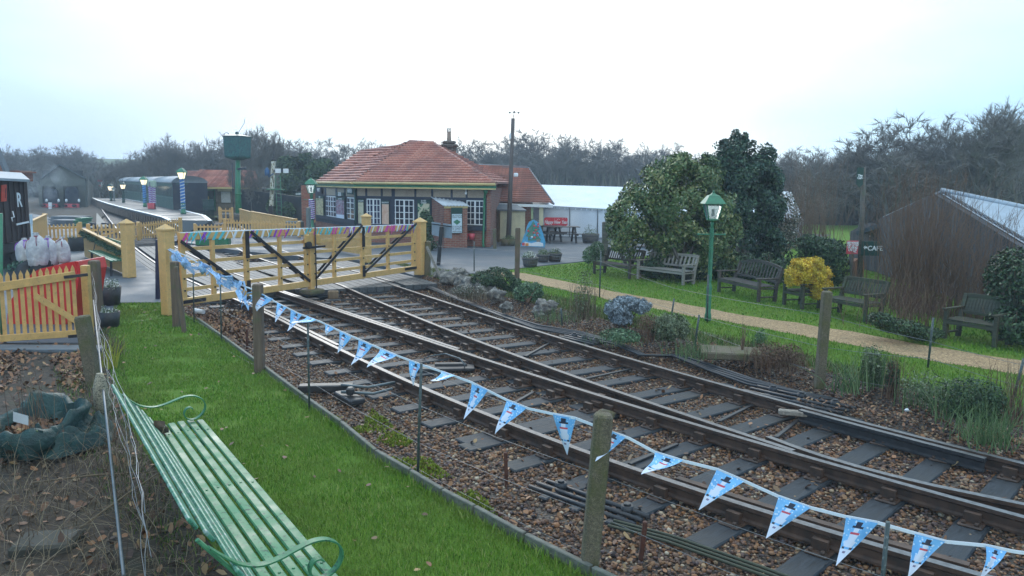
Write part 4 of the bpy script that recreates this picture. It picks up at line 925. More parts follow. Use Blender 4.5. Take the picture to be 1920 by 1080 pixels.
M_CREAMP = paint('cream_trim', (.62, .47, .20), .5, .1); M_CREAMW = paint('cream_boards', (.60, .54, .36), .6, .08)
M_LEAD = paint('lead_grey', (.13, .15, .17), .6, .2); M_DARK = paint('charcoal', (.02, .02, .022), .7, .3)
M_LAMPG = paint('lamp_green', (.05, .22, .12), .45, .2, 10, worn=(.06, .16, .10), wamt=.25)
t = NT('lamp_glass'); t.col((.55, .60, .58)).rough(.15); t.b.inputs['Transmission Weight'].default_value = .75; M_LGLASS = t.m
t = NT('lamp_glow'); t.col((.9, .8, .6)); t.b.inputs['Emission Color'].default_value = (1, .82, .55, 1); t.b.inputs['Emission Strength'].default_value = 1.0; M_GLOW = t.m
M_OPAL = paint('opal_glass', (.8, .82, .84), .3, .03, dirtamt=.05)
# ---------------------------------------------------------------- tiled roof planes with real courses
def clip(poly, f0):            # keep f0(p)>=0
    out_ = []
    for i in range(len(poly)):
        a, b = poly[i], poly[(i+1) % len(poly)]; fa, fb = f0(a), f0(b)
        if fa >= 0: out_.append(a)
        if fa*fb < 0: out_.append(a.lerp(b, fa/(fa-fb)))
    return out_
def tiles(m, poly, row=.27, th=.095, mi=0):
    poly = [Vector(p) for p in poly]; n_ = (poly[1]-poly[0]).cross(poly[2]-poly[0]).normalized()
    if n_.z < 0: n_ = -n_
    u = Vector((-n_.y, n_.x, 0)).normalized(); v = n_.cross(u)
    if v.z < 0: v = -v; u = -u
    o_ = poly[0]; vv = [(p-o_).dot(v) for p in poly]; lo, hi = min(vv), max(vv); k = lo
    while k < hi-1e-4:
        s_ = clip(clip(poly, lambda p: (p-o_).dot(v)-k), lambda p: k+row-(p-o_).dot(v))
        if len(s_) >= 3:
            P = [p+n_*(th*(1-((p-o_).dot(v)-k)/row)+.004) for p in s_]
            if (P[1]-P[0]).cross(P[2]-P[0]).dot(n_) < 0: P = P[::-1]; s_ = s_[::-1]
            m.add(P, [tuple(range(len(P)))], mi)
            low = [i for i, p in enumerate(s_) if abs((p-o_).dot(v)-k) < 1e-4]
            if len(low) >= 2: a, b = low[0], low[-1]; m.add([s_[a]-n_*.01, s_[b]-n_*.01, P[b], P[a]], [(0, 1, 2, 3)], mi)
        k += row
def ridge(m, a, b, r_=.11): m.tube([a, b], r_, 8)
# ================================================================ main station building
YC, YL = 35.4, 42.0
PR = G(918, 463); PC = V(669, 400, YC); PC.z = 0; PL_ = V(591, 400, YL); PL_.z = 0
def F(px, py, o_=0.0): return onp(px, py, PC, PR)
def FL(px, py): return onp(px, py, PL_, PC)
nF = Vector(((PR-PC).y, -(PR-PC).x, 0)).normalized(); nL = Vector(((PC-PL_).y, -(PC-PL_).x, 0)).normalized()
st = thing('station_building', (PC+PR)/2, 'brick and half timbered station building with hipped red tile roof, seen beyond the crossing gates', 'building')
EZ = F(800, 350).z
back = Vector((2.2, 6.8, 0)); PRb = PR+Vector((.6, 7.5, 0)); PLb = PL_+Vector((4.5, 3.5, 0))
m = MB(); m.prism([PL_[:2], PC[:2], PR[:2], PRb[:2], PLb[:2]], 0, EZ-.02); mk('wall', m, M_BRICK, st)
def panel(fn, nrm, x0, y0, x1, y1, t_, mat, name, o0=0.0, parent=st, par=True, x0b=None, x1b=None):
    a, b = fn(x0, y0), fn(x1, y0); c, d = fn(x1b if x1b is not None else x1, y1), fn(x0b if x0b is not None else x0, y1)
    za = (a.z+b.z)/2; zb = (c.z+d.z)/2
    P = [Vector((a.x, a.y, zb)), Vector((b.x, b.y, zb)), Vector((b.x, b.y, za)), Vector((a.x, a.y, za))]
    P = [p+nrm*(o0) for p in P]; mm = MB(); mm.slab(P, nrm*t_); return mk(name, mm, mat, parent), P
# joinery backing, pebbledash, posts
panel(F, nF, 669, 351, 914, 429, .05, M_NAVY, 'joinery'); panel(FL, nL, 593, 350, 669, 420, .05, M_NAVY, 'joinery')
panel(F, nF, 670, 353, 913, 369, .03, M_PEB, 'pebbledash', .05); panel(FL, nL, 610, 353, 668, 367, .03, M_PEB, 'pebbledash', .05)
for x in (669.5, 688.5, 717.5, 739, 780.5, 812, 848.5, 876.5, 912):
    panel(F, nF, x-(3 if x == 739 else 1.8), 351, x+(3 if x == 739 else 1.8), 371, .05, M_NAVY, 'timber_stud', .052)
for x in (613, 634, 650): panel(FL, nL, x-1.5, 351, x+1.5, 369, .05, M_NAVY, 'timber_stud', .052)
panel(F, nF, 669, 369, 914, 373.5, .06, M_NAVY, 'timber_rail', .051); panel(F, nF, 669, 422, 914, 428, .1, M_NAVY, 'timber_rail', .051); panel(FL, nL, 596, 407, 669, 414, .08, M_NAVY, 'timber_rail', .051)
def window(fn, nrm, x0, y0, x1, y1, nx, ny, glass=M_GLASS, thick=1):
    w_, P = panel(fn, nrm, x0, y0, x1, y1, .02, M_WHITE, 'window', .06)
    a, b, c, d = P; u = b-a; v = d-a; L1, L2 = u.length, v.length; fw = .05
    g_ = MB(); g_.slab([a+u*(fw/L1)+v*(fw/L2)+nrm*.022, b-u*(fw/L1)+v*(fw/L2)+nrm*.022, c-u*(fw/L1)-v*(fw/L2)+nrm*.022, d+u*(fw/L1)-v*(fw/L2)+nrm*.022], nrm*.008); mk('pane', g_, glass, w_, off=st.location)
    b_ = MB()
    for i in range(1, nx): t_ = i/nx; wd = (.075 if (i*2 == nx) else .032); b_.beam(a+u*t_+nrm*.035, d+u*t_+nrm*.035, wd, .03, up=nrm)
    for i in range(1, ny): t_ = i/ny; b_.beam(a+v*t_+nrm*.036, b+v*t_+nrm*.036, .028, .034, up=nrm) if False else b_.beam(a+v*t_+nrm*.038, b+v*t_+nrm*.038, .026, .03, up=(0, 0, 1))
    mk('glazing_bars', b_, M_WHITE, w_, off=st.location); return w_
window(F, nF, 689, 372.5, 715, 421, 4, 4, M_GLASS2); window(F, nF, 742, 374, 777.5, 422, 4, 4); window(F, nF, 876, 375.5, 909, 422, 4, 4)
window(FL, nL, 614.5, 367.5, 632.5, 406, 4, 4, M_GLASS2); window(FL, nL, 654, 370, 667, 411, 2, 4)
def poster(fn, nrm, x0, y0, x1, y1, mat, label, head=None, frame=M_DGREEN, group=None, hh=.12):
    a, b = fn(x0, y0), fn(x1, y0); c, d = fn(x1, y1), fn(x0, y1); base = (c+d)/2+nrm*.1
    r_ = thing('poster', base, label, 'poster', group); za, zb = (a.z+b.z)/2, (c.z+d.z)/2; H_ = za-zb
    def q(u, z, o_): p = a.lerp(b, u); return Vector((p.x, p.y, z))+nrm*o_
    m = MB(); m.slab([q(-.03, zb-.02, .09), q(1.03, zb-.02, .09), q(1.03, za+.02, .09), q(-.03, za+.02, .09)], nrm*.025); mk('backboard', m, frame, r_)
    zt_ = za-H_*hh; m = MB(); m.slab([q(.03, zb, .117), q(.97, zb, .117), q(.97, zt_, .117), q(.03, zt_, .117)], nrm*.006); mk('sheet', m, mat, r_)
    if head: text(head, H_*hh*.8, M_WHITE, q(.5, za-H_*hh*.5, .119), (b-a), parent=r_, sx=min(1, (b-a).length*.9/(len(head)*H_*hh*.45)))
    return r_, q, za, zb
def m_print(name, stops, sc_=7, dist=1.5):
    t = NT(name); a = t.n('TexNoise'); a.inputs['Scale'].default_value = sc_; a.inputs['Detail'].default_value = 4; a.inputs['Distortion'].default_value = dist; t.l(t.coord(), a.inputs['Vector']); t.col(t.ramp(a.outputs['Fac'], stops)).rough(.4); return t.m
PRA = m_print('poster_pale', [(.35, (.42, .38, .24)), (.5, (.55, .52, .38)), (.7, (.48, .50, .34))], 3)
PRB = m_print('poster_sunset', [(.35, (.62, .36, .25)), (.55, (.70, .48, .36)), (.7, (.40, .52, .33))], 2.2)
PRC = m_print('poster_train', [(.35, (.03, .05, .04)), (.42, (.05, .22, .12)), (.5, (.55, .50, .33)), (.6, (.60, .55, .40)), (.7, (.45, .18, .06))], 4)
PRD = m_print('poster_mountain', [(.35, (.06, .05, .09)), (.45, (.35, .08, .14)), (.52, (.50, .45, .50)), (.6, (.08, .07, .14)), (.7, (.55, .25, .3))], 4)
PRE = m_print('poster_map', [(.4, (.55, .48, .26)), (.5, (.60, .54, .34)), (.6, (.25, .15, .08))], 5)
poster(F, nF, 673.5, 374, 684, 419, PRA, 'tall pale poster left of the curtained front window, beside the green downpipe', 'STEAM')
poster(F, nF, 718, 377, 731.5, 424, PRB, 'tall orange and green poster between the two middle station windows', 'RAILWAY')
poster(F, nF, 785, 375.5, 808, 425, PRC, 'picture poster with a green train, left of the brick porch', 'ISLE OF WIGHT\nSTEAM RAILWAY')
poster(FL, nL, 596.5, 367.5, 610, 404, PRE, 'yellowish map poster at the left end of the station wall', 'STEAM')
r_, q, za, zb = poster(FL, nL, 634, 370.5, 650, 410, PRD, 'dark pink and white picture poster between the left station windows', 'ISLE OF WIGHT')
m = MB(); m.slab([q(.05, zb+.01, .125), q(.95, zb+.01, .125), q(.95, zb+(za-zb)*.2, .125), q(.05, zb+(za-zb)*.2, .125)], nL*.004); mk('caption', m, M_FWHITE, r_)
# roof
EP = .35
def up(px, py, Y): return V(px, py, Y)
E1 = V(593, 339.5, YL-.4); E2 = V(664, 339.5, YC-.55); E3 = V(930, 348, PR.y-.5)
zE = (E1.z+E2.z+E3.z)/3; E1.z = E2.z = E3.z = zE
R1 = V(675, 284, 43.5); R2 = V(757, 272.5, 41.5); R3 = V(768, 266, 38.9); R4 = V(813, 268.5, 38.4)
B1 = Vector((PLb.x-.4, PLb.y+.8, zE)); B2 = Vector((PRb.x+.4, PRb.y+.4, zE))
m = MB()
tiles(m, [E2, E3, R4, R3]); 
tiles(m, [E1, E2, R3]); tiles(m, [E1, R3, R2]); tiles(m, [E1, R2, R1])
m.add([E1, R1, B1], [(0, 1, 2)]); m.add([R1, R2, R3, R4, B2, B1], [(0, 1, 5), (1, 2, 5), (2, 3, 5), (3, 4, 5)]); tiles(m, [E3, B2, R4])
m.add([E1+V3(0, 0, -.02), E2+V3(0, 0, -.02), E3+V3(0, 0, -.02), B2+V3(0, 0, -.02), B1+V3(0, 0, -.02)], [(0, 1, 2, 3, 4)])
roof = mk('roof', m, M_TILE, st)
m = MB(); ridge(m, R3, R4, .10); ridge(m, R4, E3, .075); ridge(m, R1, R2, .08); ridge(m, R2, R3, .08); mk('ridge_tiles', m, M_TILE2, roof, off=st.location)
# eaves: gutter, green fascia, cream strip
for a, b, nm in ((E2, E3, nF), (E1, E2, nL)):
    m = MB(); m.beam(a+V3(0, 0, -.13), b+V3(0, 0, -.13), .05, .15); mk('fascia', m, M_GREEN, st)
    m = MB(); m.beam(a+nm*.03+V3(0, 0, -.23), b+nm*.03+V3(0, 0, -.23), .05, .06); mk('trim', m, M_CREAMP, st)
    m = MB(); m.tube([a+nm*.09+V3(0, 0, -.04), b+nm*.09+V3(0, 0, -.04)], .055, 8); mk('gutter', m, M_CREAMP, st)
for a, b in ((E2, E3), (E1, E2)):
    m = MB(); ia = Vector((a.x, a.y, zE-.27)); ib = Vector((b.x, b.y, zE-.27)); m.slab([ia, ib, ib+V3(0, .9, 0), ia+V3(.3, .9, 0)], (0, 0, .03)); mk('soffit', m, M_NAVY, st)
p = F(912, 352)+nF*.22; m = MB(); m.tube([p+V3(.1, 0, .0), p+V3(.02, .05, -.25), p+V3(0, .1, -.5), Vector((p.x-.05, p.y+.1, .12)), Vector((p.x-.02, p.y-.1, .05))], .05, 8); m.cyl(p+V3(.06, -.02, -.02), p+V3(.03, 0, -.3), .13, .05, 8); mk('downpipe', m, M_GREEN, st)
p = F(669, 350)+nF*.16; m = MB(); m.tube([p, Vector((p.x, p.y, .1))], .045, 8); mk('downpipe', m, M_DGREEN, st)
panel(F, nF, 914.5, 353, 921.5, 462, .14, M_BRICK, 'brick_pier', -.02); 
p0 = FL(577, 345); m = MB(); m.bb(Vector((p0.x+.1, p0.y, zE/2-.1)), (.9, .5, zE-.2), .01, .2); mk('brick_pier', m, M_BRICK, st)
# chimney
c = V(842, 300, 39.2); zt_, zc = V(842, 283, 39.2).z, V(842, 300, 39.2).z; m = MB(); m.box((c.x, c.y, (2.5+zt_)/2), (.62, .62, zt_-2.5), .15); ch = mk('chimney', m, M_BRICK, st)
m = MB(); z1 = V(842, 266, 39.2).z; m.bb((c.x, c.y, zt_+.08), (.70, .70, .16), .04, .15); m.bb((c.x, c.y, zt_+.24), (.84, .84, .17), .05, .15); m.bb((c.x, c.y, z1-.03), (.66, .66, .14), .05, .15); mk('corbel', m, m_brick('sooty_brick', (.05, .035, .03), (.08, .05, .04), (.03, .03, .025)), ch, off=st.location)
z2 = V(842, 247, 39.2).z; m = MB(); m.lathe((c.x, c.y, z1), [(.10, 0), (.11, .05), (.095, z2-z1-.06), (.12, z2-z1)], 12); 
mk('chimney_pot', m, paint('buff_pot', (.36, .27, .21), .8), ch, off=st.location)
m = MB()
for a_ in range(6): m.cyl((c.x+.09*math.cos(a_), c.y+.09*math.sin(a_), z2), (c.x+.10*math.cos(a_), c.y+.10*math.sin(a_), z2+.16), .012, n=5)
m.lathe((c.x, c.y, z2+.14), [(.10, 0), (.10, .02)], 10); mk('pot_cage', m, M_LEAD, ch, off=st.location)
# twin spotlights on the wall
p = F(877, 358)+nF*.2; m = MB(); m.cyl(p+V3(0, -.06, .08), p+V3(0, .03, .1), .05, n=8); m.cyl(p+V3(0, -.06, -.1), p+V3(0, .03, -.08), .05, n=8); m.box(p+V3(0, .05, 0), (.03, .1, .3)); solo('wall_light', m, M_WHITE, 'small white double lamp under the station eaves above the right window', 'lamp')
# brick porch with corrugated roof
A0 = G(832.5, 465); A1 = G(876, 464); wdir = (A1-A0).normalized(); dv = Vector((-wdir.y, wdir.x, 0)); 
po = thing('brick_porch', (A0+A1)/2, 'small brick lean-to with a corrugated roof against the station wall', 'lean-to')
L0 = onp(809, 400, PC, PR); L0.z = 0; zf = V(832, 387, A0.y).z; zr = F(812, 371).z
Bk1 = A1+(L0-A0); m = MB()
m.add([A0, A1, Bk1, L0, A0+V3(0, 0, zf), A1+V3(0, 0, zf), Bk1+V3(0, 0, zr), L0+V3(0, 0, zr)], [(0, 1, 5, 4), (1, 2, 6, 5), (3, 0, 4, 7), (4, 5, 6, 7)]); mk('wall', m, M_BRICK, po)
m = MB(); nseg = 44; ov = .10; F0 = A0-wdir*.06+(A0-L0).normalized()*ov+V3(0, 0, zf-.02); F1 = A1+wdir*.06+(A0-L0).normalized()*ov+V3(0, 0, zf-.02); K0 = L0-wdir*.06+V3(0, 0, zr+.04); K1 = Bk1+wdir*.06+V3(0, 0, zr+.04)
V_ = []; 
for i in range(nseg+1):
    h_ = .022*math.sin(i/nseg*2*PI*8); V_ += [F0.lerp(F1, i/nseg)+V3(0, 0, h_+.05), K0.lerp(K1, i/nseg)+V3(0, 0, h_+.02)]
m.add(V_+[v+V3(0, 0, -.012) for v in V_], [(2*i, 2*i+2, 2*i+3, 2*i+1) for i in range(nseg)]+[(2*(nseg+1)+2*i+1, 2*(nseg+1)+2*i+3, 2*(nseg+1)+2*i+2, 2*(nseg+1)+2*i) for i in range(nseg)]+[(2*(nseg+1)+2*i, 2*(nseg+1)+2*i+2, 2*i+2, 2*i) for i in range(nseg)], 0, True)
mk('corrugated_roof', m, paint('corrugated_sheet', (.50, .52, .55), .5, .15, dirtamt=.4), po)
m = MB(); m.beam(A0+V3(0, 0, zf-.03)-dv*.04, A1+V3(0, 0, zf-.03)-dv*.04, .05, .09); mk('fascia', m, M_CREAMP, po)
def FP(px, py): return onp(px, py, A0, A1)
nP = -dv
M_PBL = paint('poster_pale_blue', (.62, .72, .78), .4, .05, dirtamt=.05)
r_, q, za, zb = poster(FP, nP, 845, 390, 865, 436, M_PBL, 'white and green notice on the front of the brick porch', None, M_DGREEN, hh=.24)
dx = (A1-A0)
text('THE STATION\nSTEAM TRAIN', .085, M_DGREEN, q(.5, za-(za-zb)*.34, .125), dx, parent=r_)
m = MB(); m.slab([q(.5, za-(za-zb)*.46, .124), q(.15, za-(za-zb)*.56, .124), q(.5, za-(za-zb)*.68, .124), q(.85, za-(za-zb)*.56, .124)][::-1], nP*.006); mk('emblem', m, M_LAMPG, r_)
text('STATION\nIS OPEN\nwelcome', .11, M_NAVY, q(.5, zb+(za-zb)*.15, .125), dx, parent=r_)
# name boards
def board(fn, nrm, x0, y0, x1, y1, txt, label, mat=M_DGREEN, tm=M_WHITE, o0=.14, size=None, name='name_board', cat='sign', sx=1):
    a, b = fn(x0, y0), fn(x1, y0); d, c = fn(x0, y1), fn(x1, y1); za, zb = (a.z+b.z)/2, (c.z+d.z)/2
    base = Vector(((a.x+b.x)/2, (a.y+b.y)/2, zb))+nrm*o0; r_ = thing(name, base, label, cat)
    m = MB(); m.slab([Vector((a.x, a.y, zb))+nrm*o0, Vector((b.x, b.y, zb))+nrm*o0, Vector((b.x, b.y, za))+nrm*o0, Vector((a.x, a.y, za))+nrm*o0], nrm*.04); mk('board', m, mat, r_)
    text(txt, size or (za-zb)*.9, tm, Vector(((a.x+b.x)/2, (a.y+b.y)/2, (za+zb)/2))+nrm*(o0+.045), (b-a), parent=r_, sx=sx, bold=.003); return r_
board(FL, nL, 657, 351.5, 668, 364, 'HAVEN', 'dark green board with white letters HAVEN at the station corner', sx=.75)
board(FL, nL, 599, 351, 608, 362, 'WAY', 'board with white letters WAY at the left end of the station wall', sx=.8, mat=M_NAVY)
board(FL, nL, 637, 361, 650.5, 367, 'TICKETS &\nENQUIRIES', 'small dark green board reading TICKETS & ENQUIRIES between the left windows', size=.11)
# fire buckets
for i, (x, lab) in enumerate(((876, 'left one of two red fire buckets hanging under the right station window'), (888, 'right one of two red fire buckets hanging under the right station window'))):
    b_ = F(x, 443)+nF*.22; r_ = thing('fire_bucket', b_-V3(0, 0, .14), lab, 'bucket', 'red fire buckets'); m = MB(); m.lathe(b_-V3(0, 0, .14), [(.10, 0), (.15, .27), (.135, .27), (.09, .02)], 14); mk('bucket', m, M_FRED, r_)
    m = MB(); m.tube([b_+V3(.14*math.cos(k), 0, .13+.13*math.sin(k)) for k in np.linspace(0, PI, 8)], .008, 5); mk('handle', m, M_IRON, r_)
# ================================================================ rear wing
YW = 37.5
wv = [V(903, 379, YW), V(1037, 383.5, YW-.4), V(990, 315, YW+4.2), V(868, 309, YW+4.6)]
wg = thing('rear_wing', Vector((1.5, YW+1, 0)), 'long low wing with tiled roof and white gutter behind the telegraph pole', 'building')
m = MB(); tiles(m, wv); z0_ = wv[0].z
m.add([wv[1], wv[1]+V3(0, 6, 0), wv[2]], [(0, 1, 2)]); m.add([wv[3], wv[2], wv[2]+V3(0, 3, -2), wv[3]+V3(0, 3, -2)], [(0, 1, 2, 3)]); mk('roof', m, M_TILE2, wg)
m = MB(); m.tube([wv[3], wv[2]], .09, 8); m.tube([wv[2]+V3(.02, -.02, 0), wv[1]+V3(.03, 0, .03)], .05, 6); mk('ridge_tiles', m, M_LEAD, wg)
m = MB(); m.beam(wv[0]+V3(-.3, -.08, -.08), wv[1]+V3(0, -.08, -.08), .08, .13); mk('gutter', m, M_WHITE, wg)
m = MB(); x0 = wv[0].x; m.box((x0+.9, YW+2.4, .9), (3.0, 4, 1.75)); mk('wall', m, M_BRICK, wg)
p = V(1014.5, 420, YW-.2); p.z = 0; m = MB(); m.box((p.x, p.y, .88), (.2, .2, 1.75)); mk('veranda_post', m, M_CREAMW, wg)
m = MB(); 
# cream shed
s0, s1 = V(937.5, 450, 36.0), V(984, 450, 36.0); zr1 = V(960, 396, 36).z; sh = thing('garden_shed', V3((s0.x+s1.x)/2, 36, 0), 'cream boarded shed with dark felt roof behind the telegraph pole', 'shed')
m = MB(); W = s1.x-s0.x; m.box(((s0.x+s1.x)/2, 36.9, zr1/2), (W, 1.8, zr1)); mk('wall', m, M_CREAMW, sh)
m = MB()
for i in range(13): z = .03+(zr1-.1)*i/13; m.slab([(s0.x, 35.99, z), (s1.x, 35.99, z), (s1.x, 35.98, z+.11), (s0.x, 35.98, z+.11)], (0, -.014+.0, 0)); 
m.box(((s0.x+s1.x)/2-.45, 35.96, zr1/2-.05), (.03, .03, zr1-.1)); mk('boards', m, M_CREAMW, sh)
x_ = V(922, 388, 37).x; m = MB(); m.slab([(s0.x, 36, 0), (x_, 36.9, 0), (x_, 36.9, zr1+.15), (s0.x, 36, zr1+.02)], (0, .8, 0)); mk('side_wall', m, paint('tan_boards', (.42, .36, .24), .6), sh)
za_ = V(940, 395, 35.85).z; zb_ = V(930, 386, 37.2).z; m = MB(); m.slab([(s0.x-.1, 35.85, za_), (s1.x+.06, 35.85, za_-.02), (s1.x-.45, 37.4, zb_+.05), (x_-.05, 37.4, zb_+.05)], (0, 0, .06)); mk('roof', m, M_LEAD, sh)
# telegraph pole with wind vane
b0 = V(953, 455, 35.3); b0.z = 0; tp = V(962, 222, b0.y); tg = thing('telegraph_pole', b0, 'tall slim timber pole carrying a small weather instrument, beside the cream shed', 'pole')
m = MB(); m.tube([b0, b0.lerp(tp, .5), tp], [.125, .10, .085], 10); mk('pole', m, woodm('pole_timber', (.09, .07, .06), (.17, .14, .13), grain=50), tg)
vp_ = V(964, 213, b0.y); m = MB(); m.cyl(tp, vp_, .015, n=6); m.tube([vp_+V3(-.2, 0, .03), vp_+V3(.2, 0, .03)], .012, 5); mk('mast', m, M_LEAD, tg)
for k, dx_ in enumerate((-.2, .2, 0)): m = MB(); m.blob(vp_+V3(dx_, -.03, .04+(.03 if k == 2 else 0)), .045, amp=0, nu=8, nv=6); mk('wind_cup', m, M_LEAD, tg)
q_ = b0.lerp(tp, .86); m = MB(); m.bb(q_+V3(-.1, -.05, 0), (.09, .1, .25), .02); mk('junction_box', m, M_WHITE, tg)
q_ = V(966, 328, b0.y); m = MB(); m.bb(q_+V3(.03, -.12, 0), (.2, .12, .18), .03); mk('floodlight', m, M_WHITE, tg)
# ================================================================ marquee
M_PVC = None
t = NT('marquee_sheet'); a = t.noise(1.2, 4, t.coord('Object', (1, 1, .5)), .6); t.col(t.ramp(a, [(.3, (.66, .72, .80)), (.7, (.80, .84, .90))])).rough(.4).bump(a, .6, .08); M_PVC = t.m
mq = thing('marquee', V3(5, 43, 0), 'long white marquee running behind the garden evergreens', 'marquee')
e0, e1 = V(1000, 386, 41.0), V(1500, 412, 37.0); g0, g1 = G(1000, 441), G(1500, 458); r0, r1 = V(990, 346.5, 44.8), V(1478, 360, 41.5)
e0.y = g0.y; e1.y = g1.y
m = MB(); N_ = 60; V_ = []
for i in range(N_+1):
    t_ = i/N_; a, b = g0.lerp(g1, t_), e0.lerp(e1, t_); wv_ = .05*mn.noise(Vector((i*.5, 0, 0))); V_ += [a+V3(0, wv_, 0), a.lerp(b, .5)+V3(0, -.06*abs(math.sin(i*.55))+wv_, 0), b]
m.add(V_, [(3*i+k, 3*i+3+k, 3*i+4+k, 3*i+1+k) for i in range(N_) for k in range(2)], 0, True); mk('side_wall', m, M_PVC, mq)
m = MB(); m.slab([e0+V3(0, -.05, .02), e1+V3(0, -.05, .02), r1, r0], (0, 0, .03)); m.slab([r0+V3(0, .03, 0), r1+V3(0, .03, 0), e1+V3(0, 8, 0), e0+V3(0, 8, 0)], (0, 0, .03)); mk('roof', m, M_PVC, mq)
m = MB(); m.slab([g1+V3(.03, 0, 0), g1+V3(.1, 8, 0), e1+V3(.1, 8, 0), r1+V3(.1, 0, 0), e1+V3(.03, 0, 0)], (.05, 0, 0)); mk('gable', m, M_PVC, mq)
m = MB()
for i in range(46):
    p = e0.lerp(e1, (i+.5)/46); m.slab([p+V3(-.13, -.09, .0), p+V3(.13, -.09, .0), p+V3(.10, -.09, -.09), p+V3(-.10, -.09, -.09)], (0, -.01, 0))
mk('valance', m, paint('valance_grey', (.40, .44, .50), .6), mq)
for i in range(9): p = g0.lerp(g1, (i+.35)/9); q_ = e0.lerp(e1, (i+.35)/9); m = MB(); m.cyl(p+V3(0, -.07, 0), q_+V3(0, -.07, 0), .03, n=6); mk('pole', m, M_LEAD, mq)
# metal barrier in front of it
m = MB(); a, b = G(985, 446), G(1012, 446)
for z in (.1, .95): m.beam(a+V3(0, 0, z), b+V3(0, 0, z), .03, .03)
for i in range(8): p = a.lerp(b, i/7); m.beam(p+V3(0, 0, 0), p+V3(0, 0, 1.3 if i in (4,) else .95), .02, .02)
solo('barrier', m, M_LEAD, 'thin grey metal barrier between the cream shed and the veranda post', 'barrier')
# ================================================================ cafe barn at the right
M_BOARD = None
t = NT('barn_boards'); b = t.n('TexBrick'); b.offset = 0; b.inputs['Scale'].default_value = 1; b.inputs['Brick Width'].default_value = .16; b.inputs['Row Height'].default_value = 30; b.inputs['Mortar Size'].default_value = .012; b.inputs['Bias'].default_value = -.1
t.l(t.coord('UV'), b.inputs['Vector']); b.inputs['Color1'].default_value = (.042, .046, .055, 1); b.inputs['Color2'].default_value = (.105, .112, .125, 1); b.inputs['Mortar'].default_value = (.02, .017, .015, 1)
g = t.noise(4, 5, t.coord('Object', (3, 3, .3))); cc = t.mix(t.ramp(g, [(.35, 0.0), (.7, .6)]), b.outputs['Color'], (.05, .045, .045)); t.col(cc).rough(.85).bump(g, .5, .01); M_BOARD = t.m
# gable wall plane from left corner to the right
Ca = G(1655, 512); Cb = G(2080, 650); nC = Vector(((Cb-Ca).y, -(Cb-Ca).x, 0)).normalized()
if nC.y > 0: nC = -nC
def FC(px, py): return onp(px, py, Ca, Cb)
apex = FC(1762, 363); le = FC(1655, 412); re = FC(2080, 555)
bn = thing('cafe_barn', Ca.lerp(Cb, .5), 'dark vertical boarded barn with pale corrugated roof at the right edge', 'building')
m = MB(); m.slab([Vector((Ca.x, Ca.y, 0)), Vector((Cb.x, Cb.y, 0)), re, apex, le], -nC*.15); wl = mk('wall', m, M_BOARD, bn)
m = MB(); rr = random.Random(8); Lw = (Cb-Ca).length; u_ = (Cb-Ca).normalized(); s_ = 0
ap_s = (Vector((apex.x, apex.y, 0))-Ca).dot(u_)
while s_ < Lw-.2:
    w_ = rr.uniform(.11, .15); zt_ = lerp(le.z, apex.z, (s_+.07)/ap_s) if s_ < ap_s else lerp(apex.z, re.z, (s_-ap_s)/(Lw-ap_s)); p = Ca+u_*(s_+w_/2)+nC*rr.uniform(.01, .035)
    m.slab([p-u_*w_/2, p+u_*w_/2, p+u_*w_/2+V3(0, 0, zt_-.06), p-u_*w_/2+V3(0, 0, zt_-.06)], nC*.02); s_ += w_+rr.uniform(.01, .04)
mk('cladding', m, M_BOARD, bn)
M_CORR = paint('pale_corrugated', (.42, .47, .52), .55, .12, 5, dirtamt=.25)
rd = V(2150, 420, 24.5)-apex; rd = (V(1925, 397, 19.5)-apex)          # ridge runs to the right and away
back_e = re+rd*1.1
m = MB(); m.beam(apex+nC*.10-V3(0, 0, .10), re+nC*.10-V3(0, 0, .10), .05, .34, up=(0, 0, 1)); m.beam(apex+nC*.08, le+nC*.08, .05, .2); mk('barge_board', m, M_LEAD if False else paint('dark_barge', (.06, .08, .10), .6), bn)
n_ = 120; V_ = []; sl_ = re-apex; nr_ = sl_.cross(rd).normalized(); nr_ = nr_ if nr_.z > 0 else -nr_
for i in range(n_+1):
    h_ = .03*math.sin(i*PI/2*1.0)+.06; q_ = rd*(i/n_*1.15); V_ += [apex+q_+nr_*h_, re+q_+nr_*h_]
# corrugations run parallel to the ridge-to-eave direction seen from the side: sweep rows down the slope instead
V_ = []; n2 = 90
for i in range(n2+1):
    h_ = .05+.028*math.cos(i*PI*.66); q_ = sl_*(i/n2)+nC*.06; V_ += [apex+q_+nr_*h_, apex+q_+rd*1.4+nr_*h_]
m = MB(); m.add(V_, [(2*i, 2*i+2, 2*i+3, 2*i+1) for i in range(n2)]); m.add([apex+nr_*.02, re+nr_*.02, re+rd*1.4+nr_*.02, apex+rd*1.4+nr_*.02], [(0, 1, 2, 3)]); m.slab([apex+nr_*.03, le+V3(0, 0, .05), le+rd*.9+V3(0, 0, .05), apex+rd*.9+nr_*.03], (0, 0, .05)); mk('corrugated_roof', m, M_CORR, bn)
m = MB(); m.tube([apex+nr_*.1, apex+rd*1.4+nr_*.1], .07, 6); mk('ridge_cap', m, M_CORR, bn)
w_, P = panel(FC, nC, 1772, 489, 1797, 524, .03, M_DGREEN, 'window', .06, parent=bn)
a, b, c, d = P; g_ = MB(); g_.slab([a.lerp(c, .1)+nC*.032, b.lerp(d, .1)+nC*.032, c.lerp(a, .1)+nC*.032, d.lerp(b, .1)+nC*.032], nC*.01); mk('pane', g_, M_GLASS, w_, off=bn.location)
g_ = MB(); g_.beam((a+b)/2+nC*.05, (c+d)/2+nC*.05, .03, .03, up=nC); mk('glazing_bar', g_, M_DGREEN, w_, off=bn.location)
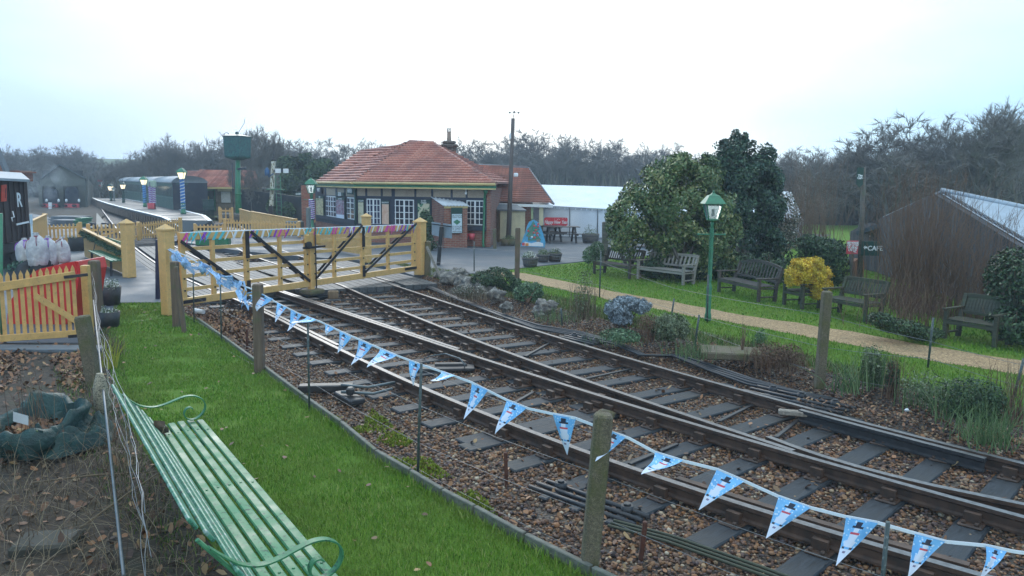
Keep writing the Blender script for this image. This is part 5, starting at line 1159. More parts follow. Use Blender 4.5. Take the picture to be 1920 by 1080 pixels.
# left porch end of the barn with small lamp
a, b = G(1619, 505), G(1652, 512); pc = thing('barn_porch', a, 'narrow boarded porch end with dark lean-to roof left of the barn, beneath the pole', 'porch')
m = MB(); za_, zb_ = V(1619, 438, a.y).z, V(1652, 421, b.y).z; m.slab([a, b, b+V3(0, 0, zb_), a+V3(0, 0, za_)], (0, 1.2, 0)); mk('wall', m, M_BOARD, pc)
m = MB(); m.beam(a+V3(-.25, -.1, za_+.02), b+V3(.3, -.1, zb_+.12), .35, .14); mk('roof_edge', m, paint('slate_blue', (.07, .10, .12), .5), pc)
def walllamp(p, label):
    r_ = thing('wall_lamp', p-V3(0, 0, .12), label, 'lamp', 'barn wall lamps'); m = MB(); m.blob(p-V3(0, 0, .03), (.075, .075, .085), amp=0, nu=10, nv=8); mk('globe', m, M_OPAL, r_); m = MB(); m.lathe(p+V3(0, 0, .03), [(.10, 0), (.07, .04), (.02, .08)], 10); m.beam(p+V3(0, 0, .09), p+V3(0, .12, .09), .02, .02); mk('hood', m, M_IRON, r_)
p = V(1635, 441, a.y-.25); walllamp(p, 'small white globe lamp on the boarded porch above the cafe sign')
p = FC(1850, 478)+nC*.15; walllamp(p, 'small white globe lamp on the barn wall above the bare shrubs')
# ================================================================ boards and poles by the cafe
b0 = G(1611, 545); tp = V(1620, 313, b0.y); m = MB(); m.tube([b0, tp], [.075, .055], 8); pl = solo('sign_pole', m, M_GREYW, 'tall grey timber pole carrying the high green sign left of the barn', 'pole', base=b0)
def sign(px0, py0, px1, py1, Y, txt, label, mat, tm, size, sy=1.0, name='sign', lead=None, dep=.03, dyaw=0):
    a, b, c = V(px0, py0, Y), V(px1, py0, Y+dyaw), V(px0, py1, Y); zb = c.z; r_ = thing(name, V3((a.x+b.x)/2, (a.y+b.y)/2, zb), label, 'sign'); x = (b-a).normalized(); x.z = 0; n_ = Vector((x.y, -x.x, 0)).normalized()
    za = a.z; m = MB(); m.slab([V3(a.x, a.y, zb), V3(b.x, b.y, zb), V3(b.x, b.y, za), V3(a.x, a.y, za)], n_*dep); mk('board', m, mat, r_); ce = V3((a.x+b.x)/2, (a.y+b.y)/2, (za+zb)/2)+n_*(dep+.004)
    for s_, sz, dz in txt: text(s_, sz, tm, ce+V3(0, 0, dz), x, parent=r_, bold=.004, sx=sy)
    return r_, a, b, n_
Yp = b0.y
r_, a, b, n_ = sign(1607, 314, 1619, 346, Yp-.08, [('Tim\nCafe', .075, -.02)], 'tall narrow green sign high on the grey pole', M_DGREEN, M_WHITE, .1, name='pole_sign')
m = MB(); p = (a+b)/2; m.add([V3(a.x, a.y-.03, V(1607, 346, Yp).z), V3(b.x, b.y-.03, V(1607, 346, Yp).z), V3(p.x, p.y-.03, V(1607, 352, Yp).z)], [(0, 1, 2)]); mk('board_tip', m, M_DGREEN, r_)
r_, a, b, n_ = sign(1616, 452, 1651, 479, Yp-.1, [('CAFE', .17, 0)], 'dark green sign with an arrow reading CAFE beside the pole', M_DGREEN, M_WHITE, .14, name='cafe_sign')
for o_ in r_.children:
    if 'lettering' in o_.name: o_.location = (.10, 0, 0)
p = V(1618.5, 464, Yp-.14); m = MB(); m.slab([p+V3(0, 0, 0), p+V3(.05, 0, -.05), p+V3(.05, 0, -.02), p+V3(.11, 0, -.02), p+V3(.11, 0, .025), p+V3(.05, 0, .025), p+V3(.05, 0, .05)], (0, -.008, 0)); mk('arrow', m, M_WHITE, r_)
r_, a, b, n_ = sign(1588, 451, 1609, 476, Yp-.15, [('BEWARE\nOF LOW\nFLYING\nOWLS', .075, .02)], 'red sign with white letters beside the foot of the grey pole', M_FRED, M_WHITE, .06, name='warning_sign')
p = V(1601, 472, Yp-.19); m = MB(); m.slab([p+V3(-.04, 0, 0), p+V3(.08, 0, -.03), p+V3(0, 0, .02)], (0, -.006, 0)); mk('arrow', m, M_WHITE, r_)
m = MB(); q_ = V(1598, 476, Yp-.13); m.beam(V3(q_.x, q_.y, 0), q_, .04, .04); mk('post', m, M_GREYW, r_)
# ================================================================ platform, train and yard at the left
M_COACHG = paint('coach_green', (.035, .095, .085), .35, .2, 5); M_COACHD = paint('coach_end', (.012, .018, .035), .5, .25, 5); M_ROOFG = paint('coach_roof', (.30, .33, .36), .6, .15, 3)
M_GREYP = paint('grey_paint', (.16, .18, .18), .6, .2)
ZP = .62
pl = thing('platform', G(300, 430), 'asphalt island platform with white edges and a ramp down to the crossing', 'platform')
lf = [(172, 371), (180, 375), (205, 383), (240, 392), (280, 401.5), (302, 407), (313, 412)]; rt_ = [(398, 414), (385, 404), (345, 394), (300, 384), (255, 376), (215, 369.5)]
Lp = [G(x, y, ZP) for x, y in lf]; Rp = [G(x, y, ZP) for x, y in rt_]
m = MB(); m.prism([p[:2] for p in Lp+Rp], .0, ZP); mk('platform_body', m, [M_PLAT], pl)
foot = [G(350, 436, .01), G(408, 431, .01)]; m = MB()
m.add([Lp[-1], foot[0], foot[1], Rp[0], V3(Lp[-1].x, Lp[-1].y, 0), V3(Rp[0].x, Rp[0].y, 0)], [(0, 1, 2, 3), (0, 4, 1), (3, 2, 5)]); mk('ramp', m, M_PLAT, pl)
for P in (Lp, Rp[::-1]):
    m = MB()
    sgn = 1 if P is Lp else -1
    for a, b in zip(P[:-1], P[1:]): m.beam(a+V3(sgn*.12, 0, .008), b+V3(sgn*.12, 0, .008), .22, .02)
    mk('white_edge', m, M_WHITE, pl)
m = MB(); m.beam(Lp[-1]+V3(.1, 0, .01), Lp[-1].lerp(foot[0], .55)+V3(.1, 0, .01), .2, .03); m.beam(Rp[0]+V3(-.1, 0, .01), Rp[0].lerp(foot[1], .85)+V3(-.1, 0, .01), .2, .03); 
a_ = MB(); a_.beam(Lp[-1]+V3(.1, 0, .01), Lp[-1].lerp(foot[0], .55)+V3(.1, 0, .01), .2, .03); mk('white_edge', a_, M_WHITE, pl); a_ = MB(); a_.beam(Rp[0]+V3(-.1, 0, .01), Rp[0].lerp(foot[1], .85)+V3(-.1, 0, .01), .2, .03); mk('white_edge', a_, M_WHITE, pl)
M_FACE = m_brick('platform_face', (.10, .08, .07), (.16, .12, .10), (.05, .045, .04))
for a, b in zip(Lp[:-1], Lp[1:]):
    n_ = max(1, int((b-a).length/.9))
    for i in range(n_): p = a.lerp(b, (i+.5)/n_); m = MB(); m.box((p.x-.04, p.y, ZP/2-.05), (.1, .28, ZP-.12)); mk('face_pier', m, M_FACE, pl)
# coaches: four, nose to tail, from the near dark end
def coach(p0, p1, w_, zb, zt, ends, label, colr=M_COACHG, nwin=14):
    p0 = Vector(p0); p1 = Vector(p1); d = (p1-p0); L_ = d.length; x = d/L_; n_ = Vector((-x.y, x.x, 0))
    if n_.x > 0: n_ = -n_                     # side that faces the platform
    r_ = thing('railway_coach', (p0+p1)/2, label, 'railway coach', 'green coaches at the platform'); ze = zb+(zt-zb)*.80
    def ringp(p): return [p+n_*w_/2+V3(0, 0, zb), p-n_*w_/2+V3(0, 0, zb), p-n_*w_/2+V3(0, 0, ze), p+n_*w_/2+V3(0, 0, ze)]
    m = MB(); m.add(ringp(p0)+ringp(p1), [(0, 1, 2, 3), (7, 6, 5, 4), (1, 5, 6, 2), (4, 0, 3, 7), (0, 4, 5, 1)]); mk('body', m, colr, r_)
    N_ = 12; arc = [(math.cos(PI*i/N_), math.sin(PI*i/N_)) for i in range(N_+1)]
    def ra(p, k): return [p+n_*(w_/2+.05*k)*c+V3(0, 0, ze+(zt-ze)*s_+.02*k) for c, s_ in arc]
    for p, nm in ((p0-x*.03, 'end_panel'), (p1+x*.03, 'end_panel')):
        m = MB(); R0 = [p+n_*w_/2+V3(0, 0, zb), p-n_*w_/2+V3(0, 0, zb)]+ra(p, 0)[::-1]; m.slab(R0, -x*.03 if p is not p1 else x*.03); mk(nm, m, M_COACHD, r_)
    A_, B_ = ra(p0-x*.08, 1), ra(p1+x*.08, 1); m = MB(); m.add(A_+B_, [(i, i+1, N_+2+i, N_+1+i) for i in range(N_)]+[tuple(range(N_+1)), tuple(range(2*N_+1, N_, -1))], 0, True); mk('roof', m, M_ROOFG, r_)
    for i in range(nwin):
        t_ = (i+.5)/nwin; c = p0.lerp(p1, t_)+n_*(w_/2+.012)+V3(0, 0, lerp(zb, ze, .68)); m = MB(); m.box(c, (L_/nwin*.56, .02, (ze-zb)*.36), Matrix((x, n_, Vector((0, 0, 1)))).transposed()); mk('window', m, M_GLASS, r_)
    m = MB()
    for i in range(nwin*2+1):
        c = p0.lerp(p1, i/(nwin*2))+n_*(w_/2+.01); m.beam(c+V3(0, 0, zb+.05), c+V3(0, 0, ze-.03), .02, .03)
    for k in (.45, .9): m.beam(p0+n_*(w_/2+.01)+V3(0, 0, lerp(zb, ze, k)), p1+n_*(w_/2+.01)+V3(0, 0, lerp(zb, ze, k)), .02, .03)
    mk('beading', m, paint('beading_green', (.12, .20, .19), .4) if 'beading_green' not in MATS else MATS['beading_green'], r_)
    m = MB(); m.beam(p0+V3(0, 0, zb-.12), p1+V3(0, 0, zb-.12), w_*.8, .2); 
    for t_ in (.1, .25, .75, .9):
        c = p0.lerp(p1, t_)
        for s_ in (-1, 1): m.cyl(c+n_*(s_*.6)+V3(0, 0, .28), c+n_*(s_*.68)+V3(0, 0, .28), .3, n=12)
    mk('underframe', m, M_RDARK, r_); return r_
T0 = V(352, 400, 57); T0.z = 0
q0 = V(358, 400, 56.0); q0.z = 0; 
TP = [(360, 56), (320, 66.5), (291, 77), (262, 88), (236, 101)]
pts = [V3((x-960)/FPX*Y*1.0, Y, 0) for x, Y in TP]
labs = ['nearest green coach with its dark windowless end towards the crossing', 'second green coach from the crossing, partly behind the ribboned lamp columns', 'third green coach along the platform, with a reddish door', 'farthest green coach at the far end of the platform']
for i in range(4):
    a, b = pts[i], pts[i+1]; d = (b-a).normalized(); coach(a+d*.25, b-d*.25, 2.35, .55, 3.02, None, labs[i])
M_PBLUE = paint('tinsel_blue', (.05, .22, .60), .4, .3, 20, dirtamt=.1)
# ---------------------------------------------------------------- platform lamps
def lamp(base, h, label, r0=.06, head=1.0, col=M_LAMPG, wrap=None, glow=False, group=None, bar=True, name='lamp_post', twist=False, ped=True):
    r_ = thing(name, base, label, 'street lamp', group); H_ = h-.62*head; B_ = base
    m = MB(); prof = [(r0*1.9, 0), (r0*1.9, .12), (r0*1.5, .16), (r0*1.5, .62), (r0*1.75, .66), (r0*1.2, .72), (r0, .78), (r0*.85, H_*.97), (r0*1.3, H_*.98), (r0*.6, H_)] if ped else [(r0*1.3, 0), (r0, .1), (r0*.8, H_)]
    m.lathe(B_, prof, 14)
    if twist:
        for k in range(4): m.tube([B_+V3(r0*.95*math.cos(a_*3.2+k*PI/2), r0*.95*math.sin(a_*3.2+k*PI/2), .8+(H_-.92)*a_/13) for a_ in np.linspace(0, 13, 60)], .012, 5)
    mk('column', m, col, r_)
    if bar: m = MB(); m.tube([B_+V3(-.26*head, 0, H_-.25), B_+V3(.26*head, 0, H_-.25)], .014, 6); m.blob(B_+V3(-.26*head, 0, H_-.25), .025, amp=0, nu=8, nv=6); m.blob(B_+V3(.26*head, 0, H_-.25), .025, amp=0, nu=8, nv=6); mk('ladder_bar', m, col, r_)
    c = B_+V3(0, 0, H_); k = head
    def sq(w_, z): return [c+V3(-w_, -w_, z), c+V3(w_, -w_, z), c+V3(w_, w_, z), c+V3(-w_, w_, z)]
    m = MB(); a1, a2 = sq(.09*k, .05), sq(.16*k, .36*k); 
    for i in range(4): m.beam(a1[i], a2[i], .018*k, .018*k)
    for i in range(4): m.beam(a1[i], a1[(i+1) % 4], .02, .03); m.beam(a2[i], a2[(i+1) % 4], .025, .03)
    m.lathe(c, [(.03, 0), (.09*k, .05)], 8); mk('lantern_frame', m, col, r_)
    m = MB(); b1, b2 = sq(.082*k, .055), sq(.15*k, .355*k); m.add(b1+b2, [(0, 1, 5, 4), (1, 2, 6, 5), (2, 3, 7, 6), (3, 0, 4, 7)]); mk('lantern_glass', m, M_GLOW if glow else M_LGLASS, r_)
    if not glow: m = MB(); m.cyl(c+V3(0, 0, .12), c+V3(0, 0, .26*k), .03, .035, 8); mk('bulb', m, M_OPAL, r_)
    m = MB(); q1, q2, q3 = sq(.21*k, .36*k), sq(.10*k, .52*k), sq(.05*k, .54*k)
    m.add(q1+q2+q3+[c+V3(0, 0, .60*k)], [(3, 2, 1, 0)]+[(i, (i+1) % 4, 4+(i+1) % 4, 4+i) for i in range(4)]+[(4+i, 4+(i+1) % 4, 8+(i+1) % 4, 8+i) for i in range(4)]+[(8+i, 8+(i+1) % 4, 12) for i in range(4)]); m.cyl(c+V3(0, 0, .58*k), c+V3(0, 0, .62*k), .03, .01, 8); mk('lantern_roof', m, col, r_)
    if wrap:
        m = MB(); z0, z1 = wrap[1], wrap[2]
        for q_ in range(3): m.tube([B_+V3((r0+.03)*math.cos(a_*5+q_*2.1), (r0+.03)*math.sin(a_*5+q_*2.1), z0+(z1-z0)*a_/12) for a_ in np.linspace(0, 12, 70)], .035, 4, mi=q_ % len(wrap[0]))
        w_ = mk('tinsel', m, wrap[0], r_); w_['label'] = wrap[3]
    return r_
def lampat(xb, yb, xt, yt, label, z=ZP, **k):
    b_ = G(xb, yb, z); return lamp(b_, V(xt, yt, b_.y).z-z, label, **k)
lampat(344, 401, 346, 313, 'platform lamp wound with blue and white tinsel by the nearest coach end', r0=.09, head=1.3, wrap=([M_PBLUE, M_WHITE, M_PBLUE], .3, 2.2, 'blue and white tinsel'), glow=True)
lampat(272, 387.5, 271, 329, 'second platform lamp, wound with pale blue tinsel', r0=.08, head=1.3, wrap=([M_PBLUE, M_FBLUE], .3, 2.0, 'pale blue tinsel'), glow=True)
lampat(232, 380, 232.5, 340, 'third platform lamp, plain dark column', r0=.07, head=1.2, glow=True, col=M_DGREEN)
lampat(208.5, 376.5, 209, 343, 'fourth platform lamp, small in the distance', r0=.07, head=1.3, glow=True, col=M_DGREEN)
lampat(214.5, 377, 214.8, 350, 'short platform post beside the fourth lamp', r0=.05, head=.8, col=M_GREYP, bar=False)
# ribboned sign frame on the platform
b1, b2 = G(283.5, 391.5, ZP), G(290, 391.5, ZP); r_ = thing('ribboned_sign', b1, 'platform sign frame with two tinsel wound legs and a red foot', 'sign')
zt_ = V(284, 341, b1.y).z
for b_ in (b1, b2): m = MB(); m.cyl(b_, V3(b_.x, b_.y, zt_), .09, n=8); mk('leg', m, M_GREYP, r_); m = MB(); [m.tube([b_+V3(.11*math.cos(a_*5+q), .11*math.sin(a_*5+q), .35+(zt_-ZP-.7)*a_/12) for a_ in np.linspace(0, 12, 60)], .035, 4, mi=int(q > 1)) for q in (0, 2.)]; mk('tinsel', m, [M_FWHITE, M_PURP], r_)
m = MB(); m.bb((b1+b2)/2+V3(.03, 0, zt_-ZP-.15), (.62, .2, .5), .06); mk('head_panel', m, paint('pale_green', (.36, .46, .36), .5), r_)
m = MB(); m.bb(b1+V3(.1, -.15, .22), (.5, .2, .42), .02); mk('red_foot', m, M_FRED, r_)
# ---------------------------------------------------------------- platform building behind the coach end
Yb = 60; pb = thing('platform_building', V(420, 400, Yb), 'low platform building with pink clay tile roof behind the water tower', 'building'); 
a, b = V(362, 400, Yb), V(486, 400, Yb+1); ze = V(400, 351, Yb).z
m = MB(); m.box(((a.x+b.x)/2, Yb+3, ze/2), (b.x-a.x, 5.2, ze)); mk('wall', m, m_brick('stone_wall', (.20, .16, .12), (.30, .24, .18), (.12, .10, .08), bw=.45, bh=.22), pb)
m = MB(); tiles(m, [V(350, 352, Yb-.5), V(488, 352, Yb-.3), V(478, 321, Yb+3), V(385, 319, Yb+3)], row=.2); tiles(m, [V(350, 352, Yb-.5), V(385, 319, Yb+3), V(352, 322, Yb+5)], row=.2); m.add([V(385, 319, Yb+3), V(478, 321, Yb+3), V(488, 352, Yb+6.5), V(350, 352, Yb+6.5)], [(0, 1, 2, 3)]); mk('roof', m, M_TILE, pb)
m = MB(); m.beam(V(352, 352.5, Yb-.6), V(488, 352.5, Yb-.5), .12, .14); mk('gutter', m, M_CREAMP, pb)
def vbox(x0, y0, x1, y1, Y, dep, mat, name, par): 
    p, q_ = V(x0, y0, Y), V(x1, y1, Y); m = MB(); m.box(((p.x+q_.x)/2, Y-dep/2, (p.z+q_.z)/2), (abs(q_.x-p.x), dep, abs(p.z-q_.z))); return mk(name, m, mat, par)
w_ = vbox(415, 359.5, 432.5, 380, Yb+.38, .08, M_WHITE, 'window', pb); vbox(416.5, 361.5, 431, 378.5, Yb+.29, .03, paint('blind_blue', (.45, .58, .70), .5, .15), 'blind', w_).data.transform(Matrix.Translation(Vector((0, 0, 0))))
vbox(410.5, 353.5, 437, 359, Yb+.3, .3, M_CREAMW, 'window_hood', pb); vbox(383, 358, 402, 394, Yb+.35, .1, M_DGREEN, 'doorway', pb); vbox(402, 354, 405, 396, Yb+.35, .15, M_GREEN, 'door_post', pb); vbox(383, 354, 402, 358, Yb+.35, .15, M_GREEN, 'door_head', pb)
vbox(448, 354, 453, 362, Yb+.3, .1, M_WHITE, 'notice', pb)
m = MB(); p = V(388, 372, Yb-.3); m.blob(p, (.16, .06, .2), seed=3); solo('wreath', m, paint('wreath_gold', (.45, .30, .08), .5, .4, 30), 'small golden wreath on the dark door of the platform building', 'wreath')
r_ = thing('iron_railing', V(392, 392, 55), 'dark green iron seat railing beside the coach end', 'railing'); m = MB()
for i in range(9): x = V(381+i*2.4, 385, 55); m.cyl(V3(x.x, 55, 0), V3(x.x, 55, V(390, 374, 55).z), .03, n=5)
mk('bars', m, M_DGREEN, r_); m = MB(); m.beam(V(380, 376, 55), V(402, 376, 55), .06, .07); m.beam(V(380, 388, 55), V(402, 388, 55), .06, .07); mk('rail', m, M_DGREEN, r_)
# ---------------------------------------------------------------- water tower
Yw = 52; b_ = V(442.5, 400, Yw); b_.z = 0; wt = thing('water_tower', b_, 'green riveted water tank on a single thick green column', 'water tower')
zb_, zt_ = V(446, 297, Yw).z, V(446, 257, Yw).z; tx = V(446, 297, Yw).x; b_.x = tx-.08; m = MB(); m.tube([b_, V3(b_.x, Yw, 1.9), V3(tx, Yw, zb_)], [.21, .19, .15], 14); m.lathe(V3(b_.x, Yw, 0), [(.30, 0), (.30, .12), (.21, .2)], 14); m.lathe(V3(b_.x+.03, Yw, 1.8), [(.19, 0), (.22, .03), (.22, .1), (.19, .13)], 14); mk('column', m, M_GREEN, wt)
m = MB(); R_ = .87
m.lathe(V3(tx, Yw, 0), [(.25, zb_-.12), (R_*.86, zb_+.03), (R_*.93, zb_+.12), (R_, zt_)], 4, smooth=False, rot=.48, sx=1, sy=1.1); mk('tank', m, paint('tank_green', (.035, .13, .115), .4, .35, 4, worn=(.02, .05, .06), wamt=.4), wt)
m = MB(); m.lathe(V3(tx, Yw, 0), [(R_*1.04, zt_-.02), (R_*1.04, zt_+.06), (R_*.5, zt_+.14), (.12, zt_+.2), (.1, zt_+.32), (.02, zt_+.36)], 4, smooth=False, rot=.48, sy=1.1); mk('lid', m, M_DGREEN, wt)
m = MB(); cx = V(425, 254, Yw); m.tube([cx+V3(.16*math.cos(a_), 0, .13*math.sin(a_)+.05) for a_ in np.linspace(-1.3, 3.9, 14)], .02, 5); m.tube([V3(cx.x, Yw, zt_), cx+V3(.04, 0, -.08)], .02, 5); m.tube([V3(tx+.1, Yw, zt_+.3), V3(tx+.5, Yw, zt_+.9), V3(tx+.55, Yw, zt_+1.2)], .015, 4); mk('overflow_hook', m, M_IRON, wt)
m = MB(); p = V(450, 317, Yw-.2); q_ = V(461, 315, Yw-.2); m.cyl(V3(b_.x+.1, Yw-.15, p.z), V3(q_.x, Yw-.2, q_.z), .07, n=8); m.cyl(V3(b_.x-.28, Yw-.2, .2), V3(b_.x-.24, Yw-.2, V(430, 306, Yw).z), .03, n=6); mk('pipe', m, M_NAVY, wt)
m = MB(); rr = random.Random(3); c0 = V(438, 410, Yw); m.bb((c0.x+.2, Yw, .28), (2.0, 1.6, .56), .08); solo('tower_plinth', m, m_brick('plinth_stone', (.10, .09, .08), (.16, .14, .12), (.06, .06, .05), bw=.4, bh=.2), 'dark stone plinth under the water tower', 'plinth')
# old grey post between tower and signal
post_t(470, 400, 464, 330, .16, M_PALEW, 'grey_post', 'pale bare timber post right of the water tower', 'post', shape='t')
# ---------------------------------------------------------------- semaphore post near the crossing
Ys = 44; b_ = V(508, 447, Ys); b_.z = 0; sg = thing('signal_post', b_, 'weathered white signal post with black foot, ladder and two small white arms', 'railway signal')
t = NT('flaked_white'); a = t.noise(7, 5, t.coord('Object', (1.5, 1.5, .5)), .75); t.col(t.ramp(a, [(.42, (.04, .035, .03)), (.5, (.50, .45, .30)), (.58, (.66, .65, .62))])).rough(.7); M_FLAKE = t.m
zt_ = V(513, 302, Ys).z; zm = V(509, 386, Ys).z; tx = V(513, 302, Ys).x; bx = b_.x
m = MB(); m.beam(V3(bx, Ys, 0), V3(lerp(bx, tx, .3), Ys, zm), .24, .24, up=(1, 0, 0)); mk('post_foot', m, M_IRON, sg); m = MB(); m.beam(V3(lerp(bx, tx, .3), Ys, zm), V3(tx, Ys, zt_), .2, .2, up=(1, 0, 0)); mk('post', m, M_FLAKE, sg)
m = MB(); m.lathe(V3(tx, Ys, zt_), [(.13, 0), (.15, .05), (.05, .12), (.06, .2), (.02, .26), (.03, .32), (.005, .5)], 8); mk('finial', m, M_IRON, sg)
for (x0, x1) in ((516, 526.5), (531, 541)):
    a_, b2 = V(x0, 316, Ys-.15), V(x1, 324.5, Ys-.15); r2 = MB(); r2.box(((a_.x+b2.x)/2, Ys-.15, (a_.z+b2.z)/2), (b2.x-a_.x, .03, a_.z-b2.z)); mk('arm', r2, M_WHITE, sg)
m = MB(); a_ = V(514, 316, Ys-.12); b2 = V(544, 328, Ys-.12); m.box(((a_.x+b2.x)/2, Ys-.12, (a_.z+b2.z)/2+.05), (b2.x-a_.x, .03, .12)); mk('arm_backing', m, M_NAVY, sg)
m = MB(); c = V(501, 322, Ys-.2); m.lathe(c-V3(0, 0, .22), [(.12, 0), (.14, .05), (.14, .3), (.08, .38), (.05, .45)], 10); m.beam(c+V3(.05, 0, -.3), c+V3(.35, 0, -.1), .05, .05); mk('signal_lamp', m, paint('lamp_blue', (.03, .10, .22), .4), sg)
m = MB(); l0, l1 = V(524, 400, Ys-.3), V(521, 330, Ys-.25)
for dx_ in (-.13, .13): m.cyl(V3(l0.x+dx_, Ys-.3, 0), V3(l1.x+dx_, Ys-.25, l1.z), .018, n=5)
for i in range(13): t_ = i/12; p = V3(lerp(l0.x, l1.x, t_), Ys-.28, .15+(l1.z-.15)*t_); m.beam(p+V3(-.13, 0, 0), p+V3(.13, 0, 0), .02, .02)
p = V(517, 355, Ys-.2); m.box(p, (.9, .5, .05)); mk('ladder', m, M_LAMPG, sg)
# distant semaphores and colour light
def dist_signal(x, yb, yt, Y, arms, label):
    b_ = V(x, yb, Y); t_ = V(x+.8, yt, Y); r_ = thing('semaphore_signal', b_, label, 'railway signal'); m = MB(); m.beam(b_, t_, .28, .28, up=(1, 0, 0)); mk('post', m, M_WHITE, r_)
    for (xa, xb, y0, y1) in arms: a_, c = V(xa, y0, Y-.2), V(xb, y1, Y-.2); m = MB(); m.box(((a_.x+c.x)/2, Y-.2, (a_.z+c.z)/2), (c.x-a_.x, .08, a_.z-c.z)); mk('arm', m, M_FRED, r_)
    return r_
dist_signal(192, 374, 337, 95, [(183, 192, 337, 340.5)], 'tall distant semaphore signal with a raised red arm beyond the platform end')
dist_signal(189.5, 371, 347, 96, [(185, 190, 347, 350)], 'lower distant semaphore with a small red arm')
m = MB(); a_ = V(194, 359, 93); c = V(199, 366.5, 93); m.box(((a_.x+c.x)/2, 93, (a_.z+c.z)/2), (c.x-a_.x, .1, a_.z-c.z)); m.cyl(V(196.5, 366, 93.1), V(196.5, 372, 93.1), .06, n=6); solo('speed_board', m, M_GREYP, 'small pale square board on a post at the far platform end', 'sign')
# ---------------------------------------------------------------- engine shed and two locomotives
Ye = 78; es = thing('engine_shed', V(120, 398, Ye), 'grey gabled engine shed with two road openings far left', 'building')
M_SHED = paint('shed_sheeting', (.115, .125, .11), .8, .15, 2); zs = 0
def S_(x, y, o_=0): return V(x, y, Ye+o_)
m = MB(); oL, oR = S_(78, 398), S_(161, 398); h1 = S_(120, 345).z; z_e = S_(120, 336).z
# front wall with two openings: piers, lintel and gable
for x0, x1 in ((77, 80), (111, 120), (151, 161)): a_, c = S_(x0, 398), S_(x1, 348); m.box(((a_.x+c.x)/2, Ye, (a_.z+c.z)/2), (c.x-a_.x, .4, c.z-a_.z))
a_, c = S_(77, 349), S_(161, 336); m.box(((a_.x+c.x)/2, Ye, (a_.z+c.z)/2), (c.x-a_.x, .4, c.z-a_.z)); m.slab([S_(77, 336.5), S_(161, 336.5), S_(111, 310.5)], (0, .3, 0)); mk('front_wall', m, M_SHED, es)
m = MB(); m.slab([S_(161, 398), S_(161, 335), S_(172, 347, 22), S_(172, 385, 22)], (.2, 0, 0)); mk('side_wall', m, M_SHED, es)
m = MB(); m.slab([S_(163, 337, -.4), S_(111, 309, -.4), S_(122, 330, 22), S_(172, 347, 22)], (0, 0, .12)); m.slab([S_(75, 337, -.4), S_(111, 309, -.4), S_(122, 330, 22), S_(98, 347, 22)], (0, 0, .12)); mk('roof', m, paint('shed_roof', (.10, .12, .13), .8), es)
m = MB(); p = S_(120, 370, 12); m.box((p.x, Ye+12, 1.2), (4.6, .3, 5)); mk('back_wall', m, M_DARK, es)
def loco(x0, x1, yt, yb, label, Y=76, lamp_x=()):
    a_, c = V(x0, yt, Y), V(x1, yb, Y); w_ = c.x-a_.x; cx = (a_.x+c.x)/2; zb_ = c.z; H_ = a_.z-zb_; r_ = thing('locomotive', V3(cx, Y, zb_), label, 'locomotive', None)
    N_ = 10; P = [V3(cx-w_/2, Y, zb_+H_*.38), V3(cx+w_/2, Y, zb_+H_*.38), V3(cx+w_/2, Y, zb_+H_*.86)]+[V3(cx+w_/2*math.cos(PI*i/N_), Y, zb_+H_*.86+H_*.14*math.sin(PI*i/N_)) for i in range(N_+1)]+[V3(cx-w_/2, Y, zb_+H_*.86)]
    m = MB(); m.slab(P, (-3.3, 6, 0)); mk('cab', m, M_COACHD, r_)
    m = MB(); m.box((cx, Y-.12, zb_+H_*.27), (w_*.98, .25, H_*.15)); mk('buffer_beam', m, M_FRED, r_)
    for s_ in (-1, 1): m = MB(); m.cyl((cx+s_*w_*.33, Y-.7, zb_+H_*.28), (cx+s_*w_*.33, Y-.2, zb_+H_*.28), .14, .1, 10); mk('buffer', m, M_IRON, r_)
    m = MB(); 
    for s_ in (-1, 1): m.cyl((cx+s_*w_*.3, Y+.3, zb_+.25), (cx+s_*w_*.38, Y+.3, zb_+.25), .45, n=12)
    m.box((cx-.4, Y+.8, zb_+.35), (w_*.6, 1.6, .3)); mk('wheels', m, M_RDARK, r_)
    for x in lamp_x: p = V(x, 376, Y-.35); m = MB(); m.blob(p, (.13, .08, .17), amp=0, nu=8, nv=6); mk('head_lamp', m, M_OPAL, r_)
    for s_ in (-1, 1): m = MB(); m.cyl((cx+s_*w_*.28, Y-.03, zb_+H_*.8), (cx+s_*w_*.28, Y-.06, zb_+H_*.8), .17, n=12); mk('cab_window', m, M_GLASS, r_)
    return r_
loco(80, 110.5, 352.5, 398, 'dark locomotive end in the left opening of the engine shed', lamp_x=(87.5, 110))
loco(120.5, 150, 350, 399, 'blue black locomotive with red buffer beam in the right opening of the engine shed', lamp_x=(124.5, 148))
m = MB(); p = V(93.5, 386, 72); m.cyl(V3(p.x, 72, 0), V(93.5, 395, 72), .05, n=6); m.box(V(94, 383.5, 72), (.3, .08, .4)); m.box(V(94, 391, 72), (.28, .08, .25)); solo('yard_board', m, M_WHITE, 'two small white boards on a post before the locomotives', 'sign')
